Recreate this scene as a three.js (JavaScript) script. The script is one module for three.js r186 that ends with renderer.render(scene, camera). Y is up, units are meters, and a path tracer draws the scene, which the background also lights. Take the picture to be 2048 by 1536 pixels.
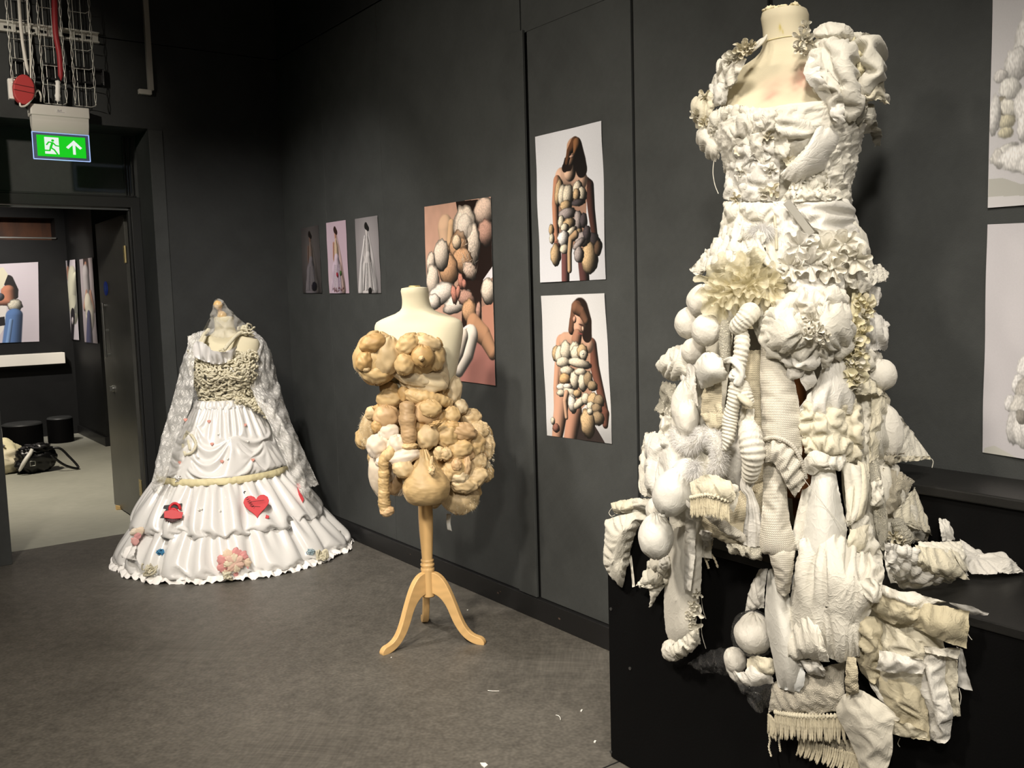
import * as THREE from 'three';
import { mergeGeometries, mergeVertices } from 'three/addons/utils/BufferGeometryUtils.js';
import { RoundedBoxGeometry } from 'three/addons/geometries/RoundedBoxGeometry.js';
import { createNoise3D } from 'simplex-noise';

// ---------------------------------------------------------------- camera, exposure, main lights
const scene = new THREE.Scene();
scene.background = new THREE.Color(0x000000);
const camera = new THREE.PerspectiveCamera(44.937, 4 / 3, 0.05, 60);
camera.rotation.order = 'YXZ';
camera.rotation.set(-0.09522, -0.62739, -0.02815);
camera.position.set(0, 1.45, 0);
camera.updateMatrixWorld();
const renderer = new THREE.WebGLRenderer({ antialias: true });
renderer.toneMapping = THREE.LinearToneMapping;
renderer.toneMappingExposure = 0.95;
renderer.shadowMap.enabled = true;
renderer.shadowMap.type = THREE.PCFSoftShadowMap;

const LAMPS = [ // unseen ceiling lamps: position, target, intensity, half angle, penumbra, colour, softness
  [[0.5, 3.35, -3.9], [1.95, 0.9, -3.35], 17, 0.5, 0.8, '#fff6ea', 6],
  [[-0.6, 3.35, -2.4], [2.2, 1.2, -3.3], 22, 0.72, 0.9, '#fff4e2', 6],
  [[0.75, 3.35, -0.5], [2.05, 1.2, -1.55], 15, 0.5, 0.8, '#fff6e8', 8],
  [[0.45, 3.35, -3.5], [1.98, 0.95, -5.2], 27, 0.56, 0.8, '#fff7ee', 3],
  [[-0.8, 3.35, -1.5], [0.6, 0.0, -2.8], 46, 0.9, 1, '#fff3e2', 8],
  [[-1.3, 3.35, 0.9], [1.9, 0.9, -2.2], 38, 0.42, 0.9, '#fff6e8', 10],  // unseen, placed to light the dress fronts from above the viewer
  [[0.9, 3.35, 1.5], [1.85, 0.7, -1.5], 19, 0.34, 0.9, '#fff6e8', 10],  // unseen, placed to lighten the white gown from the front
  [[-0.7, 3.1, -3.6], [0.75, 2.55, -6.0], 21, 0.31, 0.9, '#fff3e2', 3],
];
const LAMPS_NEXT = [  // unseen lamps of the next room, placed for its prints and floor
  [[1.2, 2.8, -10.2], [2.2, 1.6, -10.9], 7, 0.42, 0.5, '#fff3e0', 2],
  [[0.8, 2.8, -9.4], [1.5, 1.2, -11.6], 26, 0.6, 0.7, '#fff6ee', 2],
  [[0.4, 2.8, -8.0], [1.3, 0.0, -8.6], 30, 0.9, 0.9, '#fff3e0', 3],
];

// ---------------------------------------------------------------- helpers
let seedState = 12345;
const rnd = () => { seedState = (seedState + 0x6d2b79f5) | 0; let t = Math.imul(seedState ^ (seedState >>> 15), 1 | seedState); t = (t + Math.imul(t ^ (t >>> 7), 61 | t)) ^ t; return ((t ^ (t >>> 14)) >>> 0) / 4294967296; };
const rr = (a, b) => a + (b - a) * rnd();
const noise = createNoise3D(rnd);
const V = (x, y, z) => new THREE.Vector3(x, y, z);
const clamp = (x, a, b) => Math.min(Math.max(x, a), b);
const sm = (a, b, x) => { const t = clamp((x - a) / (b - a), 0, 1); return t * t * (3 - 2 * t); };
const lerp = (a, b, t) => a + (b - a) * t;
const fbm = (x, y, z, o = 4) => { let s = 0, a = 0.5; for (let i = 0; i < o; i++) { s += a * noise(x, y, z); x *= 2.03; y *= 2.03; z *= 2.03; a *= 0.5; } return s; };
const ridge = (x, y, z, o = 3) => { let s = 0, a = 0.5; for (let i = 0; i < o; i++) { s += a * (1 - 2 * Math.abs(noise(x, y, z))); x *= 2.1; y *= 2.1; z *= 2.1; a *= 0.5; } return s; };

// a point measured in the photograph (2048 x 1536), seen from the camera, on a plane or at a height
const FPX = 1857.0;
const rayOf = (px, py) => V((px - 1024) / FPX, -(py - 768) / FPX, -1).applyQuaternion(camera.quaternion);
const onX = (px, py, X) => { const r = rayOf(px, py); return r.multiplyScalar(X / r.x).add(camera.position); };
const onZ = (px, py, Z) => { const r = rayOf(px, py); return r.multiplyScalar(Z / r.z).add(camera.position); };
const onY = (px, py, Y = 0) => { const r = rayOf(px, py); return r.multiplyScalar((Y - 1.45) / r.y).add(camera.position); };
// a working frame at a figure: c its axis on the ground, d away from the camera, r to the right; at(px, py, w) lies w metres in front of the axis
function frameAt(cx, cy, cz) {
  const c = V(cx, cy, cz), d = V(cx, 0, cz).normalize(), r = V(-d.z, 0, d.x), n = d.clone().negate();
  const at = (px, py, w = 0) => { const q = rayOf(px, py); const t = (c.clone().sub(camera.position).dot(d) - w) / q.dot(d); return q.multiplyScalar(t).add(camera.position).sub(c); };
  const m = (px, w = 0) => px * (c.clone().setY(0).length() - w) / FPX; // pixels to metres there
  return { c, d, r, n, at, m };
}

const taken = {};
const numbered = (n) => { const k = taken[n] = (taken[n] ?? -1) + 1; return k ? n + '_' + String(k).padStart(3, '0') : n; };
function tag(o, label, category, group) { o.userData.label = label; o.userData.category = category; if (group) o.userData.group = group; return o; }
function thing(name, label, category, p = [0, 0, 0], group) {
  const o = new THREE.Group(); o.name = numbered(name); o.position.set(...(p.isVector3 ? p.toArray() : p)); scene.add(o);
  return tag(o, label, category, group);
}
function add(parent, name, geo, mat, label) {
  if (Array.isArray(geo)) geo = mergeGeometries(geo.map((g) => { const q = g.index ? g.toNonIndexed() : g; for (const k of Object.keys(q.attributes)) if (!['position', 'normal', 'uv'].includes(k)) q.deleteAttribute(k); return q; }));
  const o = new THREE.Mesh(geo, mat); o.name = parent === scene ? numbered(name) : name; o.castShadow = o.receiveShadow = true;
  if (label) o.userData.label = label;
  parent.add(o); return o;
}
function struct(name, geo, mat) { const o = add(scene, name, geo, mat); o.name = name; o.userData.kind = 'structure'; return o; }
const box = (x0, x1, y0, y1, z0, z1, bev = 0) => {
  const w = x1 - x0, h = y1 - y0, d = z1 - z0;
  const g = bev ? new RoundedBoxGeometry(w, h, d, 2, bev) : new THREE.BoxGeometry(w, h, d);
  g.translate((x0 + x1) / 2, (y0 + y1) / 2, (z0 + z1) / 2);
  const p = g.attributes.position, n = g.attributes.normal, uv = g.attributes.uv;
  for (let i = 0; i < p.count; i++) { const ax = Math.abs(n.getX(i)), ay = Math.abs(n.getY(i)), az = Math.abs(n.getZ(i)); if (ax > ay && ax > az) uv.setXY(i, p.getZ(i), p.getY(i)); else if (ay > az) uv.setXY(i, p.getX(i), p.getZ(i)); else uv.setXY(i, p.getX(i), p.getY(i)); }
  return g;
};
function tex(w, h, fn, srgb = false, rep = null) {
  const data = new Uint8Array(w * h * 4);
  for (let y = 0; y < h; y++) for (let x = 0; x < w; x++) { const v = fn(x / w, y / h), o = (y * w + x) * 4; const a = typeof v === 'number'; for (let c = 0; c < 3; c++) data[o + c] = clamp(Math.round((a ? v : v[c]) * 255), 0, 255); data[o + 3] = 255; }
  const t = new THREE.DataTexture(data, w, h, THREE.RGBAFormat);
  t.wrapS = t.wrapT = THREE.RepeatWrapping; t.magFilter = THREE.LinearFilter; t.minFilter = THREE.LinearMipmapLinearFilter; t.generateMipmaps = true;
  if (srgb) t.colorSpace = THREE.SRGBColorSpace;
  if (rep) t.repeat.set(rep, rep);
  t.needsUpdate = true; return t;
}
// noise that repeats over the unit square
const tn = (u, v, f, z = 0) => { const a = u * Math.PI * 2, b = v * Math.PI * 2, R = f / (Math.PI * 2); return 0.5 * (noise(Math.cos(a) * R + 7, Math.sin(a) * R + Math.cos(b) * R * 0.9, Math.sin(b) * R + z) + noise(Math.cos(a) * R - 31, Math.sin(b) * R + 3, Math.cos(b) * R - Math.sin(a) * R + z)); };
const std = (o) => new THREE.MeshStandardMaterial(o);
const phys = (o) => new THREE.MeshPhysicalMaterial(o);

// ---------------------------------------------------------------- materials
const T = {};
T.paint = tex(512, 512, (u, v) => 0.5 + 0.22 * tn(u, v, 60) + 0.2 * tn(u, v, 140, 5));
T.wall = tex(512, 512, (u, v) => { const k = 0.86 + 0.12 * tn(u, v, 3) + 0.1 * tn(u, v, 11, 3) + 0.05 * tn(u, v, 60, 8); return [k, k, k]; });
T.floor = tex(1024, 1024, (u, v) => { const a = tn(u, v, 5) * 0.2 + tn(u, v, 30, 4) * 0.3, s = Math.max(0, ridge(u * 9, v * 30, 2, 3) - 0.45), k = 0.74 + 0.22 * a + 0.1 * tn(u, v, 120, 9) + 0.25 * s * Math.max(0, tn(u, v, 7, 20)); return [k, k * 0.985, k * 0.955]; }, true);
T.floorBump = tex(512, 512, (u, v) => 0.5 + 0.3 * tn(u, v, 90) + 0.2 * tn(u, v, 30, 4));
T.lino = tex(512, 512, (u, v) => { const k = 0.88 + 0.1 * tn(u, v, 4) + 0.05 * tn(u, v, 30, 4); return [k, k, k * 0.98]; });
const rep = (t, r) => { const c = t.clone(); c.repeat.set(r, r); c.needsUpdate = true; return c; };
const M = {};
M.wall = phys({ specularIntensity: 0.5, color: new THREE.Color().setRGB(0.06, 0.064, 0.063), map: rep(T.wall, 0.5), roughness: 0.72, bumpMap: rep(T.paint, 2.5), bumpScale: 0.0006 });
M.wallDark = phys({ specularIntensity: 0.5, color: new THREE.Color().setRGB(0.044, 0.047, 0.047), map: rep(T.wall, 0.5), roughness: 0.65, bumpMap: rep(T.paint, 2.5), bumpScale: 0.0005 });
M.gap = std({ color: 0x030303, roughness: 0.9 });
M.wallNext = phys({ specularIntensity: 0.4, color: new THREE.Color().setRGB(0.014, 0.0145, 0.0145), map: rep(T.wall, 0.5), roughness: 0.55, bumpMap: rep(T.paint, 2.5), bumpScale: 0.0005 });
M.trim = std({ color: new THREE.Color().setRGB(0.016, 0.017, 0.017), roughness: 0.5, bumpMap: rep(T.paint, 3), bumpScale: 0.0004 });
M.trimGloss = std({ color: new THREE.Color().setRGB(0.010, 0.010, 0.0105), roughness: 0.4, bumpMap: rep(T.paint, 3), bumpScale: 0.0003 });
M.floor = std({ color: new THREE.Color().setRGB(0.2, 0.192, 0.178), map: rep(T.floor, 0.45), roughness: 0.5, bumpMap: rep(T.floorBump, 3), bumpScale: 0.00022 });
M.lino = std({ color: new THREE.Color().setRGB(0.42, 0.42, 0.36), map: rep(T.lino, 0.4), roughness: 0.55 });
M.plinth = phys({ color: new THREE.Color().setRGB(0.004, 0.004, 0.0042), roughness: 0.6, specularIntensity: 0.12, bumpMap: rep(T.paint, 2), bumpScale: 0.0004 });
M.tread = phys({ specularIntensity: 0.5, color: new THREE.Color().setRGB(0.015, 0.0148, 0.0142), map: rep(T.wall, 0.8), roughness: 0.42, bumpMap: rep(T.paint, 2), bumpScale: 0.0005 });
M.door = std({ color: new THREE.Color().setRGB(0.085, 0.085, 0.076), map: rep(T.wall, 0.9), roughness: 0.34, bumpMap: rep(T.paint, 2), bumpScale: 0.0006 });
M.white = std({ color: 0xe8e6e0, roughness: 0.6 });
M.metal = std({ color: 0xb9bab6, metalness: 1, roughness: 0.35 });
M.brass = std({ color: 0xcdbb86, metalness: 0.6, roughness: 0.45 });
M.screw = std({ color: 0x777777, metalness: 0.9, roughness: 0.4 });
M.black = std({ color: 0x0b0b0c, roughness: 0.55 });

// ---------------------------------------------------------------- the room
const XW = 2.46, ZB = -5.9, CEIL = 3.6;
struct('floor', box(-2.6, 2.66, -0.1, 0, -6.2, 2.0), M.floor);
struct('ceiling', box(-2.6, 2.66, CEIL, CEIL + 0.1, -6.2, 2.0), M.wallDark);
{
  const wr = struct('wall_right', box(XW + 0.012, XW + 0.2, 0, CEIL, -6.3, 2.0), M.gap);
  const zE = -3.227, yA = 2.566;
  for (const [z0, z1] of [[ZB, -5.252], [-5.249, -4.532], [-4.529, -3.258]]) add(wr, 'panel', box(XW - 0.004, XW + 0.012, 0.1, 3.012, z0, z1, 0.0012), M.wall);
  add(wr, 'batten', box(XW - 0.016, XW - 0.003, 0.1, yA, -3.36, zE, 0.002), M.wall);
  add(wr, 'panel', box(XW - 0.004, XW + 0.012, 3.02, CEIL, ZB, 2, 0.003), M.wallDark);
  add(wr, 'panel', box(XW - 0.002, XW + 0.012, yA - 0.01, 3.012, -3.252, -2.583, 0.003), M.wall);
  add(wr, 'panel', box(XW - 0.002, XW + 0.012, 0.1, yA - 0.01, zE + 0.012, -2.583, 0.003), M.wall);
  add(wr, 'panel', box(XW, XW + 0.012, 0.1, 3.012, -2.571, -1.962, 0.003), M.wall);
  add(wr, 'panel', box(XW, XW + 0.012, 0.1, 3.012, -1.942, 2, 0.003), M.wall);
  const sk = struct('baseboard_right', box(XW - 0.022, XW + 0.01, 0, 0.098, ZB, 2, 0.004), M.trimGloss);
  for (const [z, y, w] of [[-3.52, 0.05, 0.02], [-3.5, 0.062, 0.014], [-3.06, 0.05, 0.018], [-4.35, 0.06, 0.012]]) add(sk, 'chip', new THREE.CylinderGeometry(w * 0.5, w * 0.35, 0.002, 7).rotateZ(Math.PI / 2).scale(1, 0.5, 1).translate(XW - 0.0225, y, z), std({ color: 0x4a3c34, roughness: 0.9 }));
}
{
  const L = 0.715, R = 1.62;
  const wb = struct('wall_back', [box(R, XW + 0.1, 0, 3.012, ZB - 0.4, ZB), box(-2.6, L, 0, 3.012, ZB - 0.4, ZB), box(L, R, 2.512, 3.012, ZB - 0.3, ZB), box(-2.6, XW + 0.1, 3.018, CEIL, ZB - 0.4, ZB)], M.wallDark);
  add(wb, 'architrave', box(R, 1.702, 0, 2.505, ZB, ZB + 0.008, 0.003), M.wall);
  add(wb, 'architrave', box(L - 0.08, L, 0, 2.505, ZB, ZB + 0.008, 0.003), M.wall);
  // fixed panel over the door, set back in the recess
  const Z = ZB - 0.3;
  add(wb, 'overhead_panel', box(L, R, 2.13, 2.512, Z - 0.04, Z), M.wall);
  for (const [x, w] of [[1.535, 0.012], [1.555, 0.008], [1.58, 0.012]]) add(wb, 'bead', box(x, x + w, 2.13, 2.5, Z, Z + 0.012, 0.003), M.trim);
  add(wb, 'bead', box(L, 1.6, 2.13, 2.142, Z, Z + 0.012, 0.003), M.trim);
  const fr = struct('trim_1', [box(L, R, 2.065, 2.13, Z - 0.1, Z + 0.02, 0.004)], M.trim);
  add(fr, 'door_jamb', box(1.562, R, 0, 2.07, Z - 0.1, Z + 0.02, 0.004), M.trim);
  add(fr, 'door_stop', box(1.548, 1.562, 0, 2.06, Z - 0.04, Z, 0.003), M.trim);
  add(fr, 'door_jamb', box(L, 0.742, 0, 2.07, Z - 0.1, Z + 0.02, 0.004), M.trim);
  add(fr, 'bead', box(0.742, 1.55, 2.048, 2.058, Z + 0.0, Z + 0.012, 0.003), std({ color: 0x55585a, roughness: 0.35 }));
  struct('baseboard_back', box(1.702, XW - 0.02, 0, 0.098, ZB, ZB + 0.022, 0.004), M.trimGloss);
}
struct('wall_left', box(-2.8, -2.6, 0, CEIL, -6.3, 2.0), M.wall);
struct('wall_front', box(-2.8, XW + 0.2, 0, CEIL, 2.0, 2.2), M.wall);
for (const [z0, z1, y] of [[-0.9, -0.897, 0]]) add(scene.getObjectByName('floor'), 'floor_seam', box(-2.6, 2.4, 0, 0.0008, -2.06, -2.054), M.gap);

// ---------------------------------------------------------------- the next room
{
  const ZF = -11.6, XS = 2.2;
  struct('floor_next_room', box(-2.2, 3.0, -0.1, 0.001, -12.0, -6.2), M.lino);
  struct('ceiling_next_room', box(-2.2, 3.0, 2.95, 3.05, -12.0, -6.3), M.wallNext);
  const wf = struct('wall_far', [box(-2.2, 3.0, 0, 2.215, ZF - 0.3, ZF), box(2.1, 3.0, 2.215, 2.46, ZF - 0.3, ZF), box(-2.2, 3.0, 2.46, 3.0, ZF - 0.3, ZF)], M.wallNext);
  const wood = std({ color: 0x6b3c16, roughness: 0.6, map: tex(128, 64, (u, v) => { const k = 0.5 + 0.4 * fbm(u * 6, v * 2, 1); return [k, k, k]; }) });
  const wn = struct('window_1', box(-2.2, 2.1, 2.2, 2.47, ZF - 0.28, ZF - 0.25), wood);
  add(wn, 'window_rail', box(0.5, 2.1, 2.228, 2.246, ZF + 0.01, ZF + 0.03, 0.004), M.metal);
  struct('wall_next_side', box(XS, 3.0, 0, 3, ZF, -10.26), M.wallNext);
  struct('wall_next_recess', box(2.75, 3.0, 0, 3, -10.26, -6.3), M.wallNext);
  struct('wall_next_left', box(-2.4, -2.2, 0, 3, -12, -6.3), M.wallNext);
  struct('baseboard_next_room', [box(XS - 0.02, XS, 0, 0.1, ZF, -10.25, 0.004), box(XS - 0.02, 2.75, 0, 0.1, -10.26, -10.24, 0.004)], M.trimGloss);
}
function spot([p, t, I, ang, pen, col, soft], i, next) {  // spotlight out of view; housing, lens and beam placed to light its target
  const g = thing('unseen_spotlight', ['unseen black ceiling spotlight placed to light the padded mini dress', 'unseen black ceiling spotlight placed to light the long wall from across the room', 'unseen black ceiling spotlight placed to light the white patchwork gown', 'unseen black ceiling spotlight placed to light the satin wedding gown', 'unseen black ceiling spotlight placed to light the dark floor from above', 'unseen black ceiling spotlight above the viewer placed to light all three dress forms', 'unseen black ceiling spotlight near the front wall placed to light the white gown', 'unseen black ceiling spotlight placed to light the cable trays', 'unseen black spotlight in the next room placed to light the side wall prints', 'unseen black spotlight in the next room placed to light the far wall', 'unseen black spotlight in the next room placed to light the pale floor'][i], 'spotlight', p);
  const dir = V(...t).sub(V(...p)).normalize(), q = new THREE.Quaternion().setFromUnitVectors(V(0, 1, 0), dir);
  const prof = [[0.001, -0.16], [0.03, -0.16], [0.042, -0.14], [0.042, -0.02], [0.048, 0], [0.044, 0], [0.04, -0.03]].map(([a, b]) => new THREE.Vector2(a, b));
  add(g, 'housing', new THREE.LatheGeometry(prof, 20).applyQuaternion(q), M.black);
  add(g, 'lens', new THREE.CircleGeometry(0.038, 20).rotateX(-Math.PI / 2).translate(0, -0.02, 0).applyQuaternion(q), std({ color: 0x111111, emissive: col, emissiveIntensity: 3 }));
  const top = (next ? 2.95 : CEIL) - p[1];
  add(g, 'stem', new THREE.CylinderGeometry(0.01, 0.01, top, 8).translate(0, top / 2, 0), M.black);
  const s = new THREE.SpotLight(col, I, 0, ang, pen, 2); s.name = 'beam'; s.position.copy(dir.clone().multiplyScalar(0.03)); s.target.position.copy(dir); g.add(s, s.target);
  s.castShadow = true; s.shadow.radius = soft; s.shadow.mapSize.set(2048, 2048); s.shadow.bias = -0.0005;
}
LAMPS.forEach((l, i) => spot(l, i, false));
LAMPS_NEXT.forEach((l, i) => spot(l, i + 8, true));

// ---------------------------------------------------------------- photographic prints on the walls
// four corners of a print in a crop -> unit square
function homog(q) {
  const [[x0, y0], [x1, y1], [x2, y2], [x3, y3]] = q, dx1 = x1 - x2, dx2 = x3 - x2, sx = x0 - x1 + x2 - x3, dy1 = y1 - y2, dy2 = y3 - y2, sy = y0 - y1 + y2 - y3, D = dx1 * dy2 - dx2 * dy1;
  const g = (sx * dy2 - dx2 * sy) / D, h = (dx1 * sy - sx * dy1) / D;
  const m = new THREE.Matrix3().set(x1 - x0 + g * x1, x3 - x0 + h * x3, x0, y1 - y0 + g * y1, y3 - y0 + h * y3, y0, g, h, 1).invert();
  return (x, y) => { const v = V(x, y, 1).applyMatrix3(m); return [v.x / v.z, v.y / v.z]; };
}
const hexa = (h) => { const n = parseInt(h.slice(1), 16); return [(n >> 16) / 255, ((n >> 8) & 255) / 255, (n & 255) / 255]; };
class Print { // a photographic print: what it shows is flat ink on paper
  constructor(w, h, quad) { this.w = w; this.h = h; this.a = new Float32Array(w * h * 3); this.H = quad ? homog(quad) : (x, y) => [x, y]; const [[x0], [x1, y1], [, y2]] = quad ?? [[0, 0], [1, 0], [1, 1]]; this.sx = w / Math.abs(x1 - x0); this.sy = h / Math.abs(y2 - y1); this.L = V(-0.55, -0.55, 0.63).normalize(); this.amb = 0.22; this.rim = 0.45; }
  px(x, y) { const [u, v] = this.H(x, y); return [u * this.w, v * this.h]; }
  bg(f) { for (let y = 0; y < this.h; y++) for (let x = 0; x < this.w; x++) { const c = f(x / this.w, y / this.h), o = (y * this.w + x) * 3; for (let k = 0; k < 3; k++) this.a[o + k] = c[k]; } return this; }
  put(x, y, c, al) { if (x < 0 || y < 0 || x >= this.w || y >= this.h) return; const o = (y * this.w + x) * 3; for (let k = 0; k < 3; k++) this.a[o + k] += (c[k] - this.a[o + k]) * al; }
  blob(cx, cy, rx, ry, rot, col, o = {}) {
    const [X, Y] = this.px(cx, cy), RX = rx * this.sx * 1.16, RY = ry * this.sy * 1.16, c = Math.cos(rot * Math.PI / 180), s = Math.sin(rot * Math.PI / 180), C = hexa(col), R = Math.max(RX, RY) + 1, amb = o.amb ?? this.amb, e = 1.5 / Math.min(RX, RY), sd = rnd() * 50;
    for (let y = Math.floor(Y - R); y <= Y + R; y++) for (let x = Math.floor(X - R); x <= X + R; x++) {
      const dx = x - X, dy = y - Y, a = (dx * c + dy * s) / RX, b = (-dx * s + dy * c) / RY, w = 1 + 0.1 * noise(x / RX * 1.6, y / RY * 1.6, sd), q = Math.hypot(a, b) * w; if (q > 1 + e) continue;
      const z = Math.sqrt(Math.max(0.03, 1 - Math.min(1, q * q * 0.96))), nx = (a * c - b * s) * 0.95, ny = (a * s + b * c) * 0.95;
      let k = o.flat ? 1 : (amb + (1.12 - amb) * sm(-0.25, 1, nx * this.L.x + ny * this.L.y + z * this.L.z)) * (1 - this.rim * sm(0.8, 1, q)); k *= 1 + 0.1 * noise(x * 0.16, y * 0.12, sd);
      this.put(x, y, C.map((t) => t * k), sm(1 + e, 1 - e, q) * (o.al ?? 1));
    } return this;
  }
  cap(pts, col, o = {}) {
    const P = pts.map(([x, y, r]) => [...this.px(x, y), r * this.sx]), C = hexa(col), amb = o.amb ?? this.amb; let x0 = 1e9, x1 = -1e9, y0 = 1e9, y1 = -1e9;
    for (const [x, y, r] of P) { x0 = Math.min(x0, x - r); x1 = Math.max(x1, x + r); y0 = Math.min(y0, y - r); y1 = Math.max(y1, y + r); }
    for (let y = Math.floor(y0); y <= y1 + 1; y++) for (let x = Math.floor(x0); x <= x1 + 1; x++) {
      let best = 9, bx = 0, by = 0;
      for (let i = 0; i + 1 < P.length; i++) { const [ax, ay, ar] = P[i], [cx, cy, cr] = P[i + 1], ex = cx - ax, ey = cy - ay, t = clamp(((x - ax) * ex + (y - ay) * ey) / (ex * ex + ey * ey + 1e-6), 0, 1), r = lerp(ar, cr, t), dx = (x - ax - ex * t) / r, dy = (y - ay - ey * t) / r, q = Math.hypot(dx, dy); if (q < best) { best = q; bx = dx; by = dy; } }
      if (best > 1.15) continue;
      const z = Math.sqrt(Math.max(0.03, 1 - Math.min(1, best * best))), k = o.flat ? 1 + 0.08 * noise(x * 0.2, y * 0.05, 3) : amb + (1.1 - amb) * sm(-0.3, 1, bx * this.L.x + by * this.L.y + z * this.L.z);
      this.put(x, y, C.map((t) => t * k), sm(1.1, 0.92, best) * (o.al ?? 1));
    } return this;
  }
  poly(pts, f) { const P = pts.map(([x, y]) => this.px(x, y)); let y0 = Math.min(...P.map((p) => p[1])), y1 = Math.max(...P.map((p) => p[1])); const C = typeof f === 'string' ? hexa(f) : null;
    for (let y = Math.floor(y0); y <= y1; y++) { const xs = []; for (let i = 0; i < P.length; i++) { const [ax, ay] = P[i], [bx, by] = P[(i + 1) % P.length]; if ((ay <= y) !== (by <= y)) xs.push(ax + (bx - ax) * (y - ay) / (by - ay)); } xs.sort((a, b) => a - b); for (let i = 0; i + 1 < xs.length; i += 2) for (let x = Math.ceil(xs[i]); x <= xs[i + 1]; x++) this.put(x, y, C ?? f(x / this.w, y / this.h), 1); } return this; }
  texture() { const d = new Uint8Array(this.w * this.h * 4); for (let y = 0; y < this.h; y++) for (let x = 0; x < this.w; x++) { const o = ((this.h - 1 - y) * this.w + x) * 4, i = (y * this.w + x) * 3; for (let k = 0; k < 3; k++) d[o + k] = clamp(this.a[i + k] * 255, 0, 255); d[o + 3] = 255; } const t = new THREE.DataTexture(d, this.w, this.h, THREE.RGBAFormat); t.colorSpace = THREE.SRGBColorSpace; t.magFilter = THREE.LinearFilter; t.minFilter = THREE.LinearMipmapLinearFilter; t.generateMipmaps = true; t.needsUpdate = true; return t; }
}
M.paper = std({ color: 0xdedede, roughness: 0.6 });
// corners in metres (top left, top right, bottom right, bottom left); the sheet curls a little off the wall
function hang(label, group, corners, off, print, tint = 0xffffff, curl = 0.006) {
  const [tl, tr, br, bl] = corners, nx = 16, ny = 22, n = tr.clone().sub(tl).cross(bl.clone().sub(tl)).normalize().negate(), c = tl.clone().add(tr).add(br).add(bl).multiplyScalar(0.25);
  const g = thing('photo_print', label, 'photo print', c, group), sd = rnd() * 99;
  const mk = (back) => { const p = [], uv = [], ix = []; for (let j = 0; j <= ny; j++) for (let i = 0; i <= nx; i++) { const s = i / nx, t = j / ny, q = tl.clone().lerp(tr, s).lerp(bl.clone().lerp(br, s), t), e = Math.max(Math.abs(s - 0.5), Math.abs(t - 0.5)) * 2; q.addScaledVector(n, off + curl * (0.35 + 0.65 * noise(s * 1.3, t * 1.8, sd)) * e * e + Math.abs(curl) * 0.25 - (back ? 0.0005 : 0)).sub(c); p.push(q.x, q.y, q.z); uv.push(s, 1 - t); } for (let j = 0; j < ny; j++) for (let i = 0; i < nx; i++) { const a = j * (nx + 1) + i, b = a + 1, d = a + nx + 1, e = d + 1; if (back) ix.push(a, b, d, b, e, d); else ix.push(a, d, b, b, d, e); } const G = new THREE.BufferGeometry(); G.setAttribute('position', new THREE.Float32BufferAttribute(p, 3)); G.setAttribute('uv', new THREE.Float32BufferAttribute(uv, 2)); G.setIndex(ix); G.computeVertexNormals(); return G; };
  add(g, 'printed_face', mk(false), std({ map: print.texture(), color: tint, roughness: 0.5 }));
  add(g, 'paper_back', mk(true), M.paper);
}
const wallQuad = (q, X = XW) => q.map(([x, y]) => onX(x, y, X));
const SK = '#c99a7c', SKd = '#8a5a48', HAIR = '#2a1b14', PALE = '#ded3be', TAN = '#c6aa84', WHI = '#eae6e2', GREY = '#a59a98';
const lumpsOf = (P, list, cols) => { for (const [x, y, rx, ry, rot, c] of list) P.blob(x, y, rx, ry, rot, cols[c]); };
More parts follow.
